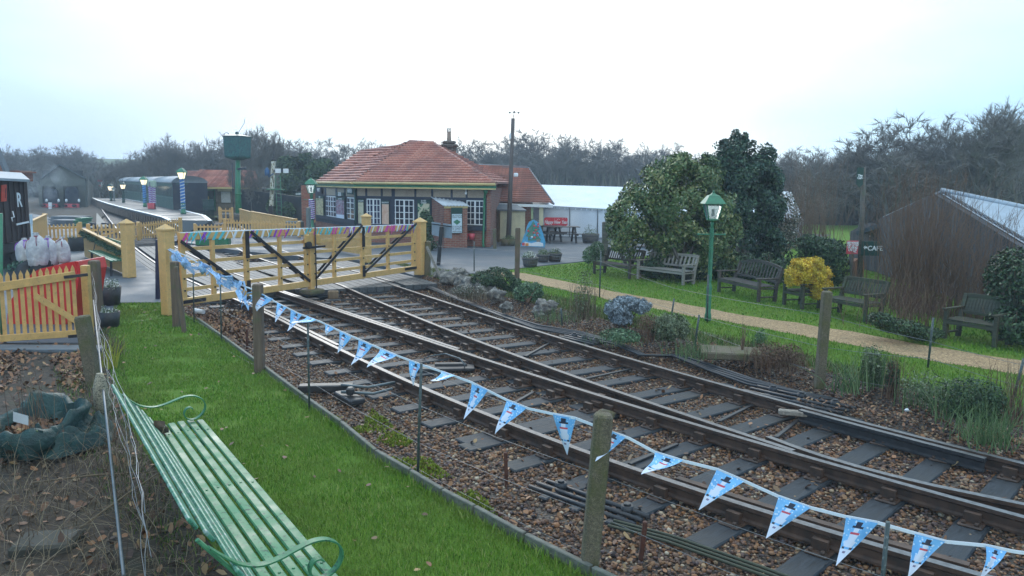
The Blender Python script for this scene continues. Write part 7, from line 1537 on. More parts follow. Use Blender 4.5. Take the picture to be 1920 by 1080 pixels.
# ---------------------------------------------------------------- large green slatted bench, bottom left
def big_bench():
    F0 = G(372, 788, .45); F1 = G(622, 1085, .45); d = (F1-F0).normalized(); L_ = (F1-F0).length+.12; n_ = Vector((d.y, -d.x, 0)); n_ = n_ if n_.x < 0 else -n_     # n_ points to the back of the bench
    a = F0; t = NT('bench_green_paint'); g = t.noise(3.5, 5, t.coord('Object', (1, 1, 1)), .7); w_ = t.noise(24, 5, rough=.75); cc = t.ramp(g, [(.3, (.035, .15, .06)), (.55, (.06, .22, .10)), (.75, (.10, .28, .15))]); cc = t.mix(t.ramp(w_, [(.55, 0.0), (.61, 1.0)]), cc, (.03, .085, .05)); cc = t.mix(t.ramp(t.noise(9, 4), [(.62, 0.0), (.8, .6)]), cc, (.10, .17, .06)); t.col(cc).rough(t.ramp(g, [(.3, .28), (.7, .7)])).bump(w_, .4, .004); t.b.inputs['Specular IOR Level'].default_value = .25; MG = t.m
    t = NT('bench_peeling_paint'); w_ = t.noise(16, 6, t.coord('Object', (1, 1, 1)), .8); cc = t.ramp(w_, [(.38, (.03, .05, .04)), (.45, (.05, .20, .11)), (.54, (.09, .28, .17)), (.58, (.24, .32, .28))]); t.col(cc).rough(.45).bump(w_, .6, .005); MP = t.m
    r_ = thing('park_bench', V3(a.x, a.y, 0)+d*L_/2, 'long wet green slatted bench with scrolled iron arms, in the lower left', 'bench')
    def P(s_, o_, z): return V3(a.x, a.y, 0)+d*s_+n_*o_+V3(0, 0, z)
    ws = .064
    for k, (o_, z) in enumerate(((-.015, .438), (.073, .452), (.155, .452), (.237, .448), (.315, .445))):
        m = MB(); m.beam(P(-.02, o_, z), P(L_, o_, z), ws, .026, bev=.008)
        for t_ in (.09, .5, .91):
            q = P(L_*t_, o_, z+.014); m.cyl(q, q+V3(0, 0, .004), .010, .007, 8)
        s_ = mk('seat_slat', m, MG, r_)
    bk = [(.40, .50), (.46, .58), (.52, .66), (.60, .755), (.685, .85)]
    for k, (o_, z) in enumerate(bk):
        if 1:
            m = MB(); q0_, q1_ = P(-.05, o_, z), P(L_*.90 if k >= 3 else L_-.02, o_, z); m.beam(q0_, q1_, .022, .085, up=(V3(0, 0, 1)*.75+n_*.5), bev=.006); o2 = mk('back_slat', m, MP, r_)
    for s_ in (.10, L_-.14):
        m = MB(); m.tube([P(s_, .33, 0.0), P(s_, .36, .42), P(s_, .45, .53), P(s_, .71, .86)], .012, 6); m.tube([P(s_, -.01, 0), P(s_, .0, .41)], .016, 6); m.tube([P(s_, .0, .415), P(s_, .35, .415)], .012, 6); mk('iron_frame', m, MG, r_)
    for s_ in (.06, L_-.10):      # scrolled flat iron arm
        path = [(.66, .82), (.58, .745), (.50, .685), (.40, .655), (.30, .665), (.20, .695), (.11, .715), (.03, .705), (-.035, .66), (-.055, .595), (-.03, .535), (.02, .495), (.075, .485), (.12, .51), (.135, .555), (.115, .595), (.08, .605), (.055, .585)]
        pts = [P(s_, o_, z) for o_, z in path]; Q = []
        for i in range(len(pts)-1):
            p0 = pts[max(i-1, 0)]; p1 = pts[i]; p2 = pts[i+1]; p3 = pts[min(i+2, len(pts)-1)]
            for t_ in (0, .25, .5, .75): Q.append(.5*((2*p1)+(p2-p0)*t_+(2*p0-5*p1+4*p2-p3)*t_*t_+(3*p1-p0-3*p2+p3)*t_**3))
        Q.append(pts[-1]); m = MB(); V_ = []; hw, ht = .024, .0045
        for i, q in enumerate(Q):
            tg = (Q[min(i+1, len(Q)-1)]-Q[max(i-1, 0)]).normalized(); nn = tg.cross(d).normalized(); V_ += [q-d*hw-nn*ht, q+d*hw-nn*ht, q+d*hw+nn*ht, q-d*hw+nn*ht]
        K_ = len(Q); m.add(V_, [(i*4+j, i*4+(j+1) % 4, (i+1)*4+(j+1) % 4, (i+1)*4+j) for i in range(K_-1) for j in range(4)]+[(3, 2, 1, 0), tuple((K_-1)*4+j for j in range(4))], 0, False); mk('armrest', m, MG, r_)
    return r_
big_bench()
# ---------------------------------------------------------------- green garden sack with leaves
def garden_bag():
    c = G(66, 838); r_ = thing('garden_bag', c, 'slumped dark green garden waste bag with brown leaves and twigs in it', 'bag'); m = MB(); nu = 40; V_ = []
    prof_ = [(.50, .0), (.62, .03), (.66, .12), (.62, .25), (.60, .36), (.55, .42), (.49, .38), (.45, .28), (.40, .2)]
    for r0, z in prof_:
        for j in range(nu):
            a_ = 2*PI*j/nu; k = 1+.42*mn.noise(Vector((math.cos(a_)*1.5, math.sin(a_)*1.5, z*5)))+.12*mn.noise(Vector((a_*4, z*14, 3))); zz = z*(1+.5*mn.noise(Vector((math.cos(a_)*2, math.sin(a_)*2, 5))))+(.12 if a_ < 2.2 and z > .3 else 0)
            V_.append(c+V3(math.cos(a_)*r0*.72*k, math.sin(a_)*r0*.80*k, max(.0, zz*.75+.05*mn.noise(Vector((a_*3, z*9, 1))))))
    K_ = len(prof_); m.add(V_, [(i*nu+j, i*nu+(j+1) % nu, (i+1)*nu+(j+1) % nu, (i+1)*nu+j) for i in range(K_-1) for j in range(nu)], 0, True)
    t = NT('bag_green'); g = t.noise(6, 5, rough=.7); t.col(t.ramp(g, [(.3, (.004, .018, .017)), (.6, (.012, .05, .042)), (.75, (.025, .09, .075))])).rough(.55).bump(g, 1, .05); mk('bag', m, t.m, r_)
    m = MB(); m.blob(c+V3(.0, -.05, .12), (.30, .33, .10), seed=9, amp=.3, nu=20); mk('soil_fill', m, M_SOIL, r_)
    for k, (dx, dy, W_, H_, rz) in enumerate(((.30, .25, .62, .55, .4), (.36, -.12, .45, .5, -.5), (-.12, .40, .6, .4, .1))):
        m = MB(); n_ = 26; V_ = []
        for j in range(n_+1):
            for i in range(n_+1):
                x, y = (i/n_-.5)*W_, (j/n_-.5)*H_; q = Vector((x*3.2+k*5, y*3.2, 1.7)); rdg = abs(mn.noise(q))*.5+abs(mn.noise(q*2.3))*.28; ed = min(1, 3*(1-max(abs(i/n_-.5), abs(j/n_-.5))*2)); jx = .06*mn.noise(q*1.4+V3(0, 0, 7)); V_.append(c+V3(dx+x*math.cos(rz)-y*math.sin(rz)+jx, dy+x*math.sin(rz)+y*math.cos(rz)+jx, max(.005, .03+(.10+rdg*.55)*ed)))
        m.add(V_, [(j*(n_+1)+i, j*(n_+1)+i+1, (j+1)*(n_+1)+i+1, (j+1)*(n_+1)+i) for j in range(n_) for i in range(n_)], 0, True); mk('fold', m, MATS['bag_green'], r_)
    P_ = np.random.default_rng(8).normal(size=(600, 2))*.12+np.array(c[:2])+np.array([0, -.04]); v_, f_ = leaves(P_, .19, .02, .04, np.random.default_rng(1)); npmesh('leaf_fill', v_-np.array(c)[None], 6, f_, M_DLEAF, r_)['kind'] = 'stuff'
    m = MB(); p = V(25, 790, c.y-.45); m.slab([p, p+V3(.16, -.03, -.03), p+V3(.20, -.08, .08), p+V3(.04, -.05, .11)], (0, -.003, .002)); mk('paper_label', m, M_WHITE, r_)
    m = MB(); p = c+V3(.30, -.32, .1)
    for k in range(2): m.slab([p+V3(.05*k-.1, -.03*k, -.02), p+V3(.05*k-.04, -.03*k, 0), p+V3(.05*k-.02, -.06, .2), p+V3(.05*k-.08, -.04, .2)], (0, -.004, 0), k % 2)
    mk('printed_patch', m, [paint('lime_print', (.16, .22, .08), .5), MATS['bag_green']], r_); return r_
garden_bag()
# pale weathered sleeve on the fence
m = MB(); p0 = G(190, 800); tp = V(187, 700, p0.y); m.tube([p0+V3(.02, 0, .12), p0.lerp(tp, .4)+V3(.02, 0, 0), p0.lerp(tp, .75), tp], [.055, .085, .075, .035], 10); solo('sleeve', m, paint('weathered_cloth', (.34, .29, .20), .9, .4, 18, worn=(.08, .07, .05), wamt=.35), 'weathered tan cloth sleeve hanging on the wire fence', 'cloth sleeve')
m = MB(); p0 = G(180, 1400); m.tube([G(180, 640)+V3(0, 0, .7), V(232, 1080, 4.6)], .012, 6); solo('fence_cable', m, M_WIRE, 'thick grey cable running down along the wire fence towards the camera', 'cable')
m = MB(); c = G(88, 1020); m.bb(c+V3(0, 0, .0), (.42, .30, .10), .02, .15); solo('paving_slab', m, paint('dark_slab', (.055, .052, .04), .9, .4, 9), 'dull concrete slab lying among twigs at the bottom left', 'slab')
m = MB(); c = G(75, 655); m.bb(c+V3(0, 0, .01), (2.0, .35, .06), .01, .02); solo('threshold_slab', m, M_LEAD, 'long grey slab under the big picket gate', 'slab')
# small things by the track
m = MB(); c = G(625, 560, -.2); m.bb(c+V3(0, 0, .1), (.26, .22, .2), .02, .2); solo('timber_block', m, woodm('old_timber_block', (.14, .09, .05), (.32, .21, .12)), 'short brown timber block between the rails below the gate catch', 'block')
m = MB(); c = G(373, 590, -.18); m.cyl(c+V3(-.1, .03, .08), c+V3(.12, -.03, .06), .055, n=14); solo('white_pipe', m, M_WHITE, 'short piece of white pipe lying near the left gate post', 'pipe')
m = MB(); c = G(1370, 668); m.bb(c+V3(0, 0, .05), (.95, .6, .12), .02, -.2); solo('drain_cover', m, M_CONC, 'grey concrete cover slab among weeds beyond the far rail', 'slab')
m = MB(); c = G(1508, 776, -.05); m.bb(c, (.6, .10, .06), .01, -.3); m.tube([G(1486, 765, -.12), G(1512, 771, -.1), G(1560, 785, -.1)], .03, 6); solo('rail_lubricator', m, paint('chalky_iron', (.30, .25, .2), .8, .5, 30), 'chalky pipe end at the start of the dark check rail', 'pipe')
# cable run along the far side and rodding frames
M_CAB = paint('dark_cable', (.035, .035, .04), .5, .3); M_GALV = paint('grey_rodding', (.13, .16, .17), .45, .25, metal=.3)
for k in range(4):
    m = MB(); P = [G(x, y, -.1)+V3(.04*k, .05*k, .02*math.sin(k+i*1.3)) for i, (x, y) in enumerate([(790, 535), (850, 560), (930, 590), (1000, 614), (1080, 628), (1150, 645), (1200, 668), (1262, 668), (1330, 693), (1400, 718), (1480, 738), (1560, 752)])]
    m.tube(P, .018+.006*(k % 2), 6); solo('trackside_cable', m, M_CAB, 'dark cable snaking along the far side of the track', 'cable', 'dark cables along the far side of the track')
def frame(cx, cy, z, L_, W_, rz, label, mat=M_GALV, n=3):
    c = G(cx, cy, z); rm = Matrix.Rotation(rz, 3, 'Z'); r_ = thing('rodding_frame', c, label, 'point rodding'); 
    for s_ in np.linspace(-W_/2, W_/2, n): m = MB(); m.tube([c+rm @ V3(-L_/2, s_, .03), c+rm @ V3(L_/2, s_, .03)], .022, 8); mk('rod', m, mat, r_)
    for s_ in (-L_*.3, .0, L_*.33):
        m = MB(); m.bb(c+rm @ V3(s_, 0, -.0), (.10, W_+.2, .04), .01, rz); m.cyl(c+rm @ V3(s_, W_*.3, .01), c+rm @ V3(s_, W_*.3, .09), .055, n=12); m.cyl(c+rm @ V3(s_, W_*.3, .09), c+rm @ V3(s_, W_*.3, .11), .035, n=6); mk('crank', m, mat, r_)
    return r_
frame(1495, 752, -.12, 1.4, .35, -.85, 'dark cranks and rods in the leaf litter beyond the far rail', M_CAB)
frame(1090, 640, -.1, .9, .25, -.9, 'small dark rodding cranks beside the cable run', M_CAB)
frame(1100, 945, -.185, 1.2, .22, -.75, 'grey cranks and rods behind the mossy concrete post', M_CAB)
m = MB(); 
for k in range(3): m = MB(); m.tube([G(1140, 985, -.15)+V3(.03*k, .05*k, 0), G(1250, 1015, -.15)+V3(.03*k, .05*k, 0), G(1420, 1075, -.15)+V3(.03*k, .05*k, 0), G(1620, 1150, -.15)+V3(.03*k, .05*k, 0)], .013, 6); solo('signal_rod', m, paint('mossy_rod', (.06, .065, .04), .8) if 'mossy_rod' not in MATS else MATS['mossy_rod'], 'mossy grey rod running along the ballast at the bottom', 'rod', 'mossy rods along the ballast')
# point machine by the nearest rail, loop handle and stretcher bars
c = G(640, 735, -.17); r_ = thing('point_gear', c, 'dark iron point gear with flat arms on two long sleepers left of the nearest rail', 'point gear'); rz = -1.0
m = MB(); m.bb(G(612, 727, -.12), (.75, .17, .10), .015, .12); mk('cover_plate', m, M_RDARK, r_); m = MB(); m.bb(G(655, 745, -.13), (.55, .22, .07), .015, -.95); mk('slide', m, M_RDARK, r_)
m = MB(); m.tube([G(640, 722, -.05), G(690, 726, -.05), G(740, 717, -.06)], .02, 6); m.tube([G(640, 735, -.06), G(700, 738, -.06), G(735, 729, -.06)], .02, 6); mk('stretcher_rod', m, M_GALV, r_)
m = MB(); m.bb(G(657, 733, -.03), (.10, .14, .10), .02, .1); mk('crank_box', m, M_RDARK, r_)
c = G(830, 683, -.16); r_ = thing('lifting_loop', c, 'thin iron loop and dark plates inside the nearer track', 'point gear'); m = MB(); m.tube([G(x, y, z) for x, y, z in ((795, 672, -.16), (805, 668, -.02), (835, 663, .02), (862, 672, .01), (872, 684, -.03), (870, 692, -.16))], .010, 6); mk('loop', m, M_GALV, r_)
m = MB(); m.bb(G(835, 690, -.14), (.9, .3, .05), .01, .1); m.bb(G(845, 684, -.11), (.5, .12, .06), .01, .1); mk('plate', m, M_RDARK, r_)
for (x0, y0, x1, y1, lab) in ((985, 668, 1032, 642, 'first stretcher bar of the points between the far rails'), (1090, 712, 1190, 690, 'second stretcher bar between the far rails'), (1348, 790, 1425, 752, 'flat grey bar beside a sleeper between the far rails'), (1455, 820, 1495, 788, 'short flat bar beside the crossing vee'), (1180, 870, 1270, 832, 'long flat stretcher bar between the nearer rails'), (965, 755, 1000, 735, 'thin stretcher bar beside the string of flags'), (1385, 895, 1300, 925, 'flat bar between the nearer rails at the lower right')):
    m = MB(); m.beam(G(x0, y0, -.15), G(x1, y1, -.15), .05, .02, bev=.004); solo('stretcher_bar', m, M_RDARK, lab, 'stretcher bar')
m = MB(); c = G(1133, 785, -.19); m.blob(c+V3(0, 0, .04), (.13, .10, .07), seed=3, amp=.4); solo('stone', m, M_CONC, 'pale mossy stone just above the top of the concrete post', 'stone')
m = MB(); c = G(1538, 872, -.15); m.bb(c+V3(0, 0, .03), (.34, .26, .06), .02, .5); m.cyl(c+V3(-.06, 0, .06), c+V3(-.06, 0, .12), .03, n=6); m.cyl(c+V3(.06, 0, .06), c+V3(.06, 0, .12), .03, n=6); solo('fixing_plate', m, M_RUST, 'rusty bolted plate on the ballast right of the crossing vee', 'plate')
# ================================================================ vegetation
def L_col(name, stops, rough=.5, clump=None, csc=1.2, spec=.35):
    t = NT(name); g = t.n('NewGeometry'); cc = t.ramp(g.outputs['Random Per Island'], stops)
    if clump: cc = t.mix(t.ramp(t.noise(csc, 3), [(.45, 0.0), (.62, .7)]), cc, clump)
    t.col(cc).rough(rough); t.b.inputs['Specular IOR Level'].default_value = spec; return t.m
M_LAUR = L_col('laurel_leaves', [(0, (.03, .06, .015)), (.3, (.07, .13, .03)), (.6, (.14, .19, .06)), (.85, (.27, .28, .11)), (1, (.42, .38, .18))], .4, (.06, .11, .035), .9)
M_HOLLY = L_col('dark_evergreen_leaves', [(0, (.008, .025, .012)), (.4, (.02, .055, .025)), (.75, (.04, .09, .045)), (1, (.10, .16, .08))], .35, (.012, .035, .02), .8)
M_BARK = woodm('tree_bark', (.05, .042, .035), (.13, .11, .09), moss=(.07, .08, .04), grain=30)
M_TWIG = paint('winter_twigs', (.19, .168, .15), .9, .3, 1.2, bump=0, dirt=(.17, .16, .12))
M_TWIGB = paint('brown_twigs', (.17, .095, .055), .85, .35, 3, bump=0, dirt=(.07, .05, .035))
def pblobs(L_, Y0): # (px,py,rx_px,ry_px,dY,ry_depth)
    out_ = []
    for (x, y, rx, ry, dY, dep) in L_:
        Y = Y0+dY; c = V(x, y, Y); out_.append((c.x, c.y, c.z, rx/FPX*Y, dep, ry/FPX*Y))
    return out_
def stems(root_pt, tips, r0, m, mid=.4, n=6):
    for tp in tips:
        a = Vector(root_pt); b = Vector(tp); c = a.lerp(b, .45)+V3(rnd.uniform(-.2, .2)*mid, rnd.uniform(-.2, .2)*mid, .15*mid); m.tube([a, a.lerp(c, .5), c, b], [r0, r0*.8, r0*.6, r0*.25], n)
def evergreen(name, base, blobs, n_, size, mat, label, cat, seed, trunks=5, r0=.09, **k):
    r_ = thing(name, base, label, cat); m = MB(); B = sorted(blobs, key=lambda b: -b[3]*b[5])
    for i in range(trunks): b = B[i % len(B)]; stems(base+V3(rnd.uniform(-.25, .25), rnd.uniform(-.15, .15), 0), [(b[0], b[1], b[2])], r0, m)
    mk('trunk', m, M_BARK, r_); leafcloud(blobs, n_, size, mat, 'crown', np.random.default_rng(seed), r_, **k); return r_
Y1 = 22.5
T1 = [(1265, 385, 105, 75, .3, 1.5), (1325, 405, 62, 68, 0, 1.2), (1215, 375, 55, 50, .2, 1), (1265, 320, 55, 32, .4, .9), (1180, 415, 45, 35, .2, .8), (1175, 440, 38, 42, 0, .6), (1340, 450, 55, 50, -.2, .9), (1300, 480, 75, 40, .1, 1), (1260, 465, 50, 50, .3, .9), (1358, 445, 34, 50, .1, .8), (1300, 340, 60, 40, .4, 1), (1160, 400, 22, 18, .1, .4), (1360, 490, 45, 38, .4, .9), (1240, 345, 55, 42, .3, 1), (1210, 410, 70, 55, .1, 1), (1290, 430, 90, 60, .2, 1.3), (1240, 500, 50, 28, .5, .9), (1340, 505, 50, 26, .5, .9), (1275, 295, 25, 14, .4, .5), (1320, 310, 28, 20, .4, .6), (1225, 330, 22, 18, .3, .5), (1375, 420, 18, 34, .1, .6), (1148, 425, 14, 22, .1, .4)]
evergreen('evergreen_tree', G(1290, 528), pblobs(T1, Y1), 52000, .060, M_LAUR, 'broad round evergreen tree with yellow flecked leaves behind the green lamp post', 'tree', 1, trunks=6, r0=.07, shell=.30, elong=1.9, droop=.5, noise_=.50, freq=1.5)
T2 = [(1385, 330, 58, 55, .5, 1.3), (1350, 295, 26, 26, .6, .7), (1380, 275, 22, 20, .6, .6), (1410, 290, 28, 22, .6, .6), (1420, 330, 32, 45, .5, 1), (1395, 400, 62, 60, .3, 1.4), (1435, 400, 28, 60, .4, .9), (1395, 460, 60, 50, .3, 1.3), (1440, 450, 30, 40, .2, .8), (1340, 350, 25, 40, .7, .8), (1325, 295, 10, 12, .7, .3), (1380, 256, 9, 14, .6, .3), (1356, 268, 7, 12, .6, .3), (1425, 300, 12, 22, .6, .4), (1452, 350, 14, 26, .5, .5), (1390, 370, 62, 70, .4, 1.3), (1400, 490, 60, 36, .3, 1.2), (1445, 490, 26, 28, .2, .7), (1365, 310, 30, 30, .6, .8), (1395, 262, 8, 16, .6, .3), (1340, 280, 8, 16, .6, .3), (1412, 275, 7, 14, .6, .3), (1438, 315, 9, 20, .5, .3), (1330, 320, 14, 26, .7, .4), (1348, 312, 28, 36, .6, .8), (1425, 302, 30, 34, .6, .8), (1385, 285, 46, 26, .6, .9), (1442, 340, 24, 40, .5, .8), (1455, 400, 16, 50, .4, .7)]
evergreen('dark_evergreen_tree', G(1400, 515), pblobs(T2, 25), 50000, .062, M_HOLLY, 'tall dark evergreen tree behind the arched bench, taller than its neighbour', 'tree', 2, trunks=5, r0=.08, shell=.35, elong=1.8, noise_=.42, freq=1.5)
# small multi stem tree legs of the laurel at the left
m = MB(); b0 = G(1184, 500); stems(b0, [V(1150, 440, 22.6), V(1172, 430, 22.5), V(1200, 430, 22.4), V(1215, 440, 22.7)], .045, m, .3); solo('small_tree_stems', m, M_BARK, 'slender forked stems rising behind the leftmost garden benches', 'tree stems', base=b0)
# airy pale leaved shrub right of the dark evergreen
def shrub(base, blobs, n_, size, mat, label, seed, cat='shrub', name='shrub', tw=True, **k):
    r_ = thing(name, base, label, cat)
    if tw:
        m = MB(); rr = random.Random(seed)
        for i in range(14): b = rr.choice(blobs); tp = Vector((b[0]+rr.uniform(-.6, .6)*b[3], b[1]+rr.uniform(-.5, .5)*b[4], b[2]+rr.uniform(-.2, .8)*b[5])); m.tube([base, base.lerp(tp, .5)+V3(0, 0, .03), tp], [.014, .009, .004], 4)
        mk('stems', m, M_TWIGB, r_)['kind'] = 'stuff'
    leafcloud(blobs, n_, size, mat, 'foliage', np.random.default_rng(seed), r_, **k); return r_
M_VIB = L_col('pinkish_leaves', [(0, (.04, .05, .03)), (.5, (.10, .11, .07)), (.75, (.22, .17, .12)), (1, (.55, .50, .45))], .6)
shrub(G(1465, 500), pblobs([(1470, 400, 26, 40, 0, .7), (1455, 440, 30, 45, 0, .8), (1475, 445, 22, 30, 0, .5)], 26), 3200, .06, M_VIB, 'loose pinkish leaved shrub right of the dark evergreen tree, before the marquee end', 11, noise_=.55)
M_DKS = L_col('dark_shrub_leaves', [(0, (.015, .03, .012)), (.5, (.035, .07, .028)), (1, (.08, .13, .05))], .5)
shrub(G(1560, 520), pblobs([(1545, 470, 38, 30, 0, .8), (1565, 500, 30, 40, -.3, .7), (1520, 465, 25, 28, .3, .6), (1488, 475, 16, 30, .4, .5)], 21), 6400, .055, M_DKS, 'dark green shrub between the yellow bush and the red sign', 12, freq=1.5)
shrub(G(1450, 530), pblobs([(1452, 510, 18, 30, 0, .5), (1440, 495, 18, 28, .4, .5)], 20.5), 2600, .04, M_DKS, 'small dark green shrub between the arched bench and the yellow bush', 13, freq=2)
M_YEL = L_col('golden_foliage', [(0, (.32, .15, .01)), (.3, (.62, .36, .02)), (.7, (.85, .58, .04)), (1, (.95, .75, .12))], .6, (.42, .34, .03), 3)
shrub(G(1525, 562), pblobs([(1512, 510, 36, 28, 0, .5), (1530, 518, 28, 30, 0, .5), (1538, 538, 20, 22, -.1, .4), (1486, 522, 14, 20, 0, .3), (1500, 494, 18, 12, 0, .3), (1528, 490, 16, 10, 0, .3), (1543, 515, 15, 24, 0, .3), (1530, 552, 14, 10, -.1, .3)], 17.3), 22000, .024, M_YEL, 'bright golden yellow bush beside the small mossy bench', 14, freq=6, shell=.3, noise_=.3)
M_LAV = L_col('silver_foliage', [(0, (.08, .10, .11)), (.5, (.24, .28, .30)), (1, (.45, .50, .55))], .8)
shrub(G(1175, 607), pblobs([(1160, 578, 27, 19, 0, .35), (1200, 574, 22, 15, 0, .3), (1175, 565, 30, 10, 0, .3), (1165, 597, 25, 12, 0, .3)], 15.0), 12000, .020, M_LAV, 'rounded silver grey lavender bush on the verge', 15, freq=9, elong=3, noise_=.1, shell=.2)
M_HEB = L_col('hebe_leaves', [(0, (.03, .07, .03)), (.5, (.08, .15, .07)), (1, (.17, .25, .13))], .6)
shrub(G(990, 568), pblobs([(990, 550, 28, 22, 0, .4), (1003, 545, 16, 16, 0, .3)], 18.0), 7000, .026, M_HEB, 'dense round green bush at the foot of the tall brown post', 16, freq=9, noise_=.1)
M_SANT = L_col('grey_green_leaves', [(0, (.05, .07, .03)), (.5, (.13, .16, .08)), (1, (.26, .28, .17))], .7)
shrub(G(1255, 640), pblobs([(1258, 612, 38, 26, 0, .42), (1240, 620, 22, 20, 0, .3)], 13.3), 9000, .022, M_SANT, 'low rounded grey green bush left of the short dark stake', 17, freq=9, noise_=.15, shell=.3)
shrub(G(930, 548), pblobs([(935, 520, 30, 20, 0, .5), (905, 525, 22, 18, 0, .4), (955, 530, 22, 18, 0, .4), (965, 560, 14, 20, 0, .3)], 19.5), 6000, .035, M_DKS, 'dark spreading rockery plant left of the tall brown post', 18, freq=3)
shrub(G(1103, 495), pblobs([(1105, 478, 14, 18, 0, .35), (1120, 470, 14, 18, .2, .3)], 23.5), 2600, .035, M_HEB, 'small blue green shrub left of the leftmost bench', 19)
# rockery stones
M_ROCK = None
t = NT('rockery_stone'); a = t.noise(7, 6, rough=.75); b = t.noise(30, 4); cc = t.ramp(a, [(.3, (.05, .045, .04)), (.5, (.20, .18, .16)), (.62, (.42, .37, .31)), (.75, (.16, .14, .09))]); t.col(cc).rough(.9).bump(a, 1, .05); M_ROCK = t.m
for i, (x, y, w_, h_, lab) in enumerate([(845, 522, 20, 14, 'grey green rockery stone nearest to the right gate post'), (868, 528, 16, 12, 'flat rockery stone behind the pale boulder'), (884, 535, 22, 14, 'pale boulder in the rockery with a white face'), (906, 540, 18, 12, 'brown rockery stone right of the pale boulder'), (930, 552, 16, 12, 'small dark rockery stone below the spreading plant'), (1021, 574, 20, 13, 'pale knobbly stone right of the round green bush'), (1008, 586, 12, 7, 'low grey stone at the foot of the knobbly stone'), (950, 575, 12, 9, 'dark stone left of the round green bush'), (828, 515, 14, 9, 'small stone at the foot of the double sign'), (860, 512, 18, 10, 'greenish stone at the back of the rockery'), (905, 515, 14, 9, 'small stone at the back by the asphalt')]):
    c = G(x, y+h_*.6); k = c.y/FPX; m = MB(); m.blob(c+V3(0, 0, h_*k*.55), (w_*k, w_*k*.7, h_*k), seed=i+2, amp=.75, nu=20, nv=12, sc_=2.2); solo('rockery_stone', m, M_ROCK, lab, 'stone', 'rockery stones')
# ---------------------------------------------------------------- loose stems: dry plants, tufts, brambles
def stemmesh(P, h0, h1, w_, rng, lean=.35, z=0.0, segs=3, curl=.2):
    """thin tapering curved stems as 3-sided strips"""
    n_ = len(P); h = rng.uniform(h0, h1, n_); a = rng.random(n_)*2*PI; ln = np.abs(rng.normal(0, lean, n_))*h; pts = []
    for s_ in range(segs+1):
        t_ = s_/segs; q = np.stack([P[:, 0]+np.cos(a)*ln*t_**1.6, P[:, 1]+np.sin(a)*ln*t_**1.6, z+h*t_-curl*ln*t_**3], 1)+rng.normal(0, .012, (n_, 3))*t_; pts.append(q)
    V_ = []; 
    for s_ in range(segs+1):
        r_ = w_*(1-.75*s_/segs)
        for k in range(3): an = 2*PI*k/3; V_.append(pts[s_]+np.array([math.cos(an)*r_, math.sin(an)*r_, 0]))
    V_ = np.stack(V_, 1); F_ = []
    for s_ in range(segs):
        for k in range(3): a0, a1 = s_*3+k, s_*3+(k+1) % 3; F_.append([a0, a1, a1+3, a0+3])
    F_ = np.array(F_); F_ = (F_[None]+np.arange(n_)[:, None, None]*V_.shape[1]).reshape(-1, 4); return V_.reshape(-1, 3), F_
def clumpP(c, r_, n_, rng): a = rng.normal(size=(n_, 2))*r_*.5; return a+np.array(c)[:2][None]
def tuft(px, py, r_, n_, h0, h1, w_, mat, label, seed, cat='plant', name='dry_plant', lean=.4, leafs=None, z=0.0):
    c = G(px, py); rng_ = np.random.default_rng(seed); v_, f_ = stemmesh(clumpP(c, r_, n_, rng_), h0, h1, w_, rng_, lean, z)
    v_ = v_-np.array(c)[None]
    if leafs:
        r0 = thing(name, c, label, cat); npmesh('stems', v_, 4, f_, mat, r0); leafcloud([(c.x, c.y, h1*.5, r_*.8, r_*.8, h1*.5)], leafs[0], leafs[1], leafs[2], 'foliage', rng_, r0, shell=.1); return r0
    o = npmesh(name, v_, 4, f_, mat); o.location = c; tag(o, label, cat); return o
M_DRY = L_col('dry_stems', [(0, (.07, .045, .03)), (.5, (.17, .12, .075)), (1, (.35, .28, .18))], .8)
M_GRN = L_col('green_stems', [(0, (.05, .10, .03)), (.5, (.10, .18, .06)), (1, (.22, .28, .12))], .6)
M_RED = L_col('reddish_stems', [(0, (.06, .03, .025)), (.5, (.16, .08, .05)), (1, (.28, .20, .12))], .8)
tuft(1095, 598, .30, 90, .5, 1.0, .006, M_DRY, 'tall dry seed stalks behind the lavender bush', 21, leafs=(500, .03, M_SANT), lean=.2)
tuft(1215, 640, .22, 60, .3, .55, .006, M_RED, 'reddish dry stems left of the low grey green bush', 22, leafs=(500, .02, M_TWIGB))
tuft(1050, 600, .5, 140, .12, .28, .005, M_GRN, 'low green tuft right of the knobbly stone', 23)
tuft(1300, 668, .35, 120, .15, .34, .005, M_GRN, 'grassy tuft right of the low grey green bush', 24)
tuft(1390, 668, .03, 10, .45, .6, .008, M_RED, 'dark upright spike before the drain cover', 25, lean=.1)
tuft(1440, 690, .35, 130, .2, .42, .005, M_RED, 'reddish brown plants left of the yellowish concrete post', 26, leafs=(900, .022, M_TWIGB))
tuft(1480, 692, .3, 100, .2, .4, .005, M_RED, 'brown dry shrub just left of the yellowish concrete post', 27, leafs=(900, .022, M_TWIGB))
tuft(1425, 660, .12, 60, .3, .4, .005, M_GRN, 'short blue green plant beside the drain cover', 28, leafs=(400, .02, M_HEB))
tuft(1590, 735, .2, 45, .25, .55, .009, M_GRN, 'strap leaved plant right of the yellowish concrete post', 29, lean=.7)
tuft(1635, 722, .22, 90, .4, .62, .006, M_GRN, 'bushy grey green plant on the verge right of the strap leaved plant', 30, leafs=(1500, .022, M_SANT), lean=.25)
tuft(1670, 745, .12, 60, .4, .6, .006, M_RED, 'narrow dark upright plant on the verge', 31, leafs=(600, .02, M_DKS), lean=.15)
tuft(1745, 765, .45, 120, .2, .5, .005, M_GRN, 'mixed green stems behind the small white stone', 32, leafs=(700, .022, M_SANT))
tuft(1820, 790, .42, 180, .35, .55, .006, M_GRN, 'rounded dark green rosemary bush on the verge at the right', 33, leafs=(4200, .020, M_DKS), lean=.4)
